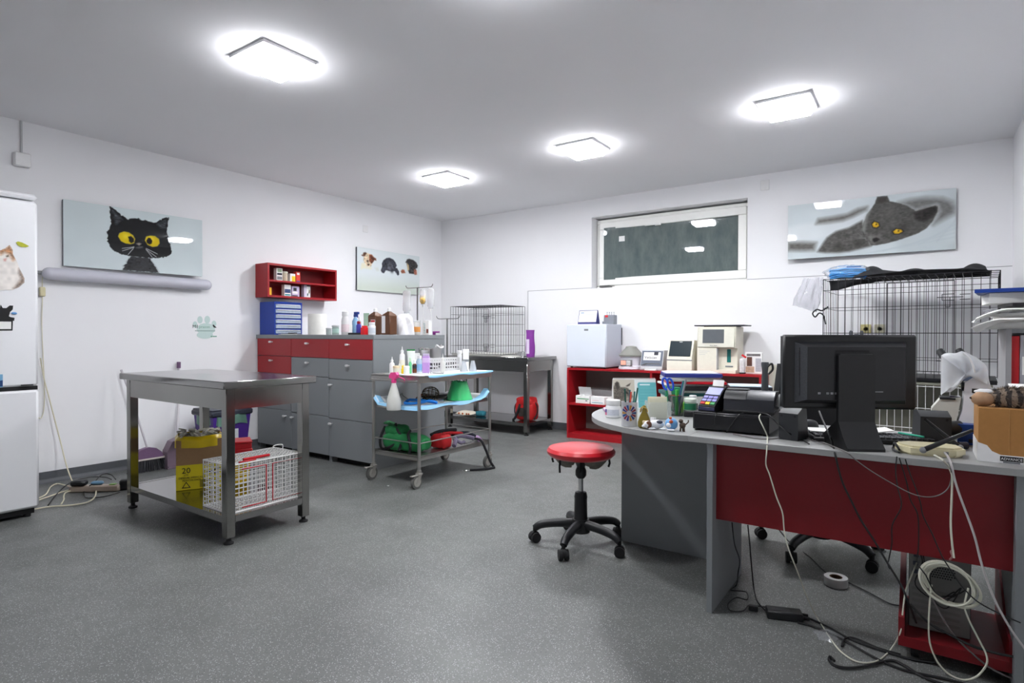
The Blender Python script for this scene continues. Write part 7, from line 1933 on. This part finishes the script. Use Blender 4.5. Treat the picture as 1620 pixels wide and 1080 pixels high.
# ================================================================ under the desk
t = thing('pc_trolley', 'red wooden computer stand on castors under the desk', 'pc stand', (5.54, -3.385, 0))
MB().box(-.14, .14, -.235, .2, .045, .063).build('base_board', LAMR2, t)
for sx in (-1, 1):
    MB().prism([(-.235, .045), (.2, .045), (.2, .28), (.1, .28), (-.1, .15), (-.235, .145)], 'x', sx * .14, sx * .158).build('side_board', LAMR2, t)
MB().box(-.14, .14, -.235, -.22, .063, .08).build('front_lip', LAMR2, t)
for sx in (-1, 1):
    for y in (-.19, .15):
        MB().cyl((sx * .11 - .012, y, .02), (sx * .11 + .012, y, .02), .02, n=18).box(sx * .11 - .015, sx * .11 + .015, y - .015, y + .015, .035, .0455).build('castor', BLACKM, t)
t = thing('computer_tower', 'dark computer tower with its back ports facing out on the red stand', 'computer', (5.5, -3.3, .0635))
MB().box(-.09, .09, -.18, .2, 0, .41, .003).build('case', m_('tower_black', (30, 31, 34), .45), t)
MB().box(-.088, .088, -.184, -.179, .004, .405).build('rear_panel', m_('tower_grey', (128, 129, 126), .4, metal=.2), t)
b = MB()
for i in range(12):
    for j in range(7):
        x_ = -.035 + i * .0075 + (j % 2) * .0037; z_ = .2 + j * .0085
        if (x_ - .008) ** 2 + (z_ - .225) ** 2 < .0016: b.cyl((x_, -.1855, z_), (x_, -.1835, z_), .0029, n=6)
b.build('fan_grille', BLACKM, t)
b = MB()
for k in range(6): b.box(-.08, .06, -.186, -.183, .03 + k * .022, .041 + k * .022)
b.build('slot_cover', m_('slot_grey', (120, 120, 118), .4, metal=.4), t)
b = MB()
for k in range(5): b.box(-.08 + .002 * k, -.06, -.187, -.183, .2 + k * .03, .215 + k * .03)
b.build('ports', m_('port_blue_grey', (60, 66, 80), .4), t)
# adapter
t = thing('power_adapter', 'black power adapter brick lying on the floor before the desk', 'adapter', (5.0, -3.54, .001), math.radians(20))
MB().box(-.066, .066, -.03, .03, 0, .032, .004).build('brick', BLACK, t)
MB().box(-.045, .02, -.012, .012, .032, .0326).build('printed_label', m_('faint_label', (62, 62, 64), .5, var=.3, scale=120), t)
MB().cyl((.066, -.012, .014), (.09, -.012, .012), .007, n=8).cyl((.066, .014, .014), (.09, .014, .012), .007, n=8).build('plug', BLACKM, t)
tag(MB().box(-.018, .018, -.012, .012, 0, .02, .003).build('cable_plug', BLACK, loc=(4.885, -3.545, .001), rz=.2), 'small black plug on the floor left of the power adapter', 'plug')
t = thing('tape_roll', 'white tape roll with a brown core on the floor under the desk', 'tape', (5.134, -3.065, 0))
MB().lathe([(.027, .0), (.048, 0), (.049, .002), (.049, .035), (.048, .037), (.027, .037), (.027, 0)], 30, cap=False).build('tape', m_('white_tape', (196, 196, 194), .5), t)
MB().lathe([(.024, .001), (.027, .001), (.027, .036), (.024, .036), (.024, .001)], 24, cap=False).build('core', m_('brown_core', (96, 70, 50), .7), t)
t = thing('plastic_bag', 'small scrap of clear plastic bag on the floor among the cables', 'bag', (5.16, -3.6, 0))
MB().surf(lambda u, v: (.045 * (1 - v) * math.cos(2 * PI * u) * (1 + .25 * math.sin(6 * PI * u)), .05 * (1 - v) * math.sin(2 * PI * u) * (1 + .2 * math.sin(10 * PI * u)), .001 + .026 * v + .006 * math.sin(8 * PI * u) * (1 - v) * v * 3), 30, 6, .001).build('film', m_('thin_clear_film', (0, 0, 0)), t)

# coil of white cable hanging below the router
t = thing('cable_coil', 'coil of white network cable hanging in front of the computer tower', 'cable', (5.524, -3.635, .306))
WC = m_('white_cable', (206, 206, 190), .45, var=.04)
g = random.Random(5)
b = MB()
for k in range(7):
    ox, oz, oy = (-.012 + .004 * k, -.003 * k, .006 * k - .02); rx, rz_ = .07 + g.uniform(-.005, .006), .064 + g.uniform(-.006, .004)
    b.tube([(ox + rx * math.cos(q), oy + .012 * math.sin(q + k), oz + rz_ * math.sin(q) - .02 * math.cos(q) * .6) for q in [j * PI / 18 for j in range(36)]], .0034, 6, closed=True)
b.build('coil', WC, t)
MB().tube(spline([(.0, .0, .075), (.006, -.01, .09), (.002, -.008, .105), (.01, -.01, .112)], 4), .003, 5).build('tie', m_('pink_tie', (170, 120, 120), .6), t)

# ================================================================ cables
def cable(name, pts, r, m, label, k=6, n=6):
    return tag(MB().tube(spline(pts, k), r, n).build(name, m), label, 'cable')
BCAB = m_('black_cable', (20, 20, 22), .45); GCAB = m_('grey_cable', (110, 104, 104), .45); IC = m_('ivory_cable', (212, 206, 180), .45)
cable('printer_cable', CB_white_main, .0026, WC, 'long white cable falling from the receipt printer down to the floor')
cable('monitor_cable', CB_black_monitor, .0034, BCAB, 'thick black cable running from the monitor down to the computer tower')
cable('thin_cable', CB_grey_thin, .002, GCAB, 'thin grey cable sagging across the red panel up to the router')
cable('terminal_cable', CB_black_loop, .002, BCAB, 'thin black cable looping down the front of the cash drawer')
cable('drawer_cable', CB_black_diag, .0025, BCAB, 'black cable running diagonally down the middle of the cash drawer front')
cable('desk_cable', CB_grey_edge, .0025, GCAB, 'grey cable lying along the desk edge from drawer to monitor')
cable('speaker_cable', CB_black_arc, .0025, BCAB, 'black cable arching from the printer over to the left speaker')
cable('network_cable', CB_router_white1, .0034, WC, 'white network cable hanging straight from the router to the coil')
cable('network_cable', CB_router_white2, .0034, m_('grey_white_cable', (184, 180, 180), .45), 'white network cable slanting from the router to the lower right corner')
cable('network_cable', CB_loop_white, .003, WC, 'white cable hanging in a long loop below the coil')
cable('network_cable', CB_white_right, .003, GCAB, 'thin pale cable crossing from the coil to the lower right corner')
cable('power_cable', CB_black_right, .004, BCAB, 'black cable crossing in front of the red computer stand')
cable('thin_cable', CB_black_tangle1, .0022, BCAB, 'thin black cable hanging below the left end of the router')
cable('thin_cable', CB_black_tangle2, .0022, BCAB, 'thin black cable crossing the coil toward the right desk leg')
cable('thin_cable', CB_black_tangle3, .0022, BCAB, 'thin black cable falling from the router into the coil')
cable('power_cable', CB_black_low, .003, BCAB, 'black cable curving over the floor behind the tape roll')
cable('adapter_cable', CB_adapter_in1, .003, BCAB, 'black cable dropping behind the desk panel to the power adapter')
cable('adapter_cable', CB_adapter_in2, .0025, BCAB, 'crinkled black cable beside the left desk leg ending at a small plug')
cable('adapter_cable', CB_adapter_out1, .004, BCAB, 'black cable leaving the power adapter, the one farther back')
cable('adapter_cable', CB_adapter_out2, .004, BCAB, 'black cable leaving the power adapter, the one nearer the front')
cable('power_cable', CB_black_curl, .004, BCAB, 'short black cable curl rising beside the clear plastic scrap')
cable('power_cable', CB_black_hook, .0045, BCAB, 'black cable with a hooked end at the clear plastic scrap')
g = random.Random(11)
for k, lb in enumerate(('black cable tangle strand over the left side of the computer tower', 'black cable strand crossing the middle of the tower back', 'black cable strand sagging at the bottom of the tower back', 'black cable strand arching over the tower ports')):
    pts = [(5.41 + .02 * k, -3.52, .42 - .03 * k), (5.45 + .01 * k, -3.535, .33 - .04 * k), (5.43 + .03 * k, -3.54, .24 - .02 * k), (5.5 + .02 * k, -3.535, .2 + .02 * k), (5.58 - .02 * k, -3.53, .26 - .02 * k)]
    cable('thin_cable', pts, .0022, BCAB, lb)
# cables by the fridge
cable('lamp_cable', CB_wall_up, .003, IC, 'thin ivory cable on the wall between tube lamp and fridge')
tag(MB().box(-.012, .012, -.018, .018, -.035, .035, .005).build('inline_switch', m_('ivory_switch', (206, 198, 160), .4), loc=(.02, -4.488, 1.45)), 'small ivory inline switch on the lamp cable', 'switch')
cable('fridge_cable', CB_wall_down, .0045, IC, 'ivory cable falling diagonally from the fridge to the power strip')
for nm_, pts, r, m, lb in (('extension_cable', CB_w1, .0045, IC, 'white cable arching highest from the fridge to the power strip'), ('extension_cable', CB_w2, .0045, IC, 'white cable running straight from the fridge base to the strip'), ('extension_cable', CB_w3, .005, IC, 'white cable curving nearest the viewer below the power strip'), ('extension_cable', CB_w4, .0045, IC, 'short white cable bending in front of the power strip'), ('power_cable', CB_b1, .004, BCAB, 'long black cable arching behind the power strip'), ('power_cable', CB_b2, .004, BCAB, 'black cable arching over the strip to the black plug block'), ('power_cable', CB_b3, .0035, BCAB, 'black cable lying on the floor in front of the power strip')):
    cable(nm_, pts, r, m, lb)
t = thing('power_strip', 'translucent beige power strip on the floor beside the fridge', 'power strip', (.59, -4.345, .001), math.radians(42))
MB().box(-.17, .16, -.03, .03, 0, .045, .008).build('strip_body', m_('beige_strip', (176, 160, 146), .35, trans=.15), t)
MB().box(.09, .13, -.018, .018, .045, .052, .003).build('switch', m_('green_switch', (110, 160, 60), .35), t)
MB().box(-.16, -.06, -.04, .02, .045, .085, .012).build('plug', BLACK, t)
MB().box(-.04, .04, -.01, .03, .045, .07, .01).build('blue_plug', m_('dull_blue', (92, 132, 160), .45), t)
tag(MB().box(-.028, .028, -.05, .05, 0, .075, .01).build('plug_block', BLACK, loc=(.71, -4.19, .001), rz=math.radians(-30)), 'black plug block at the right end of the power strip', 'plug')
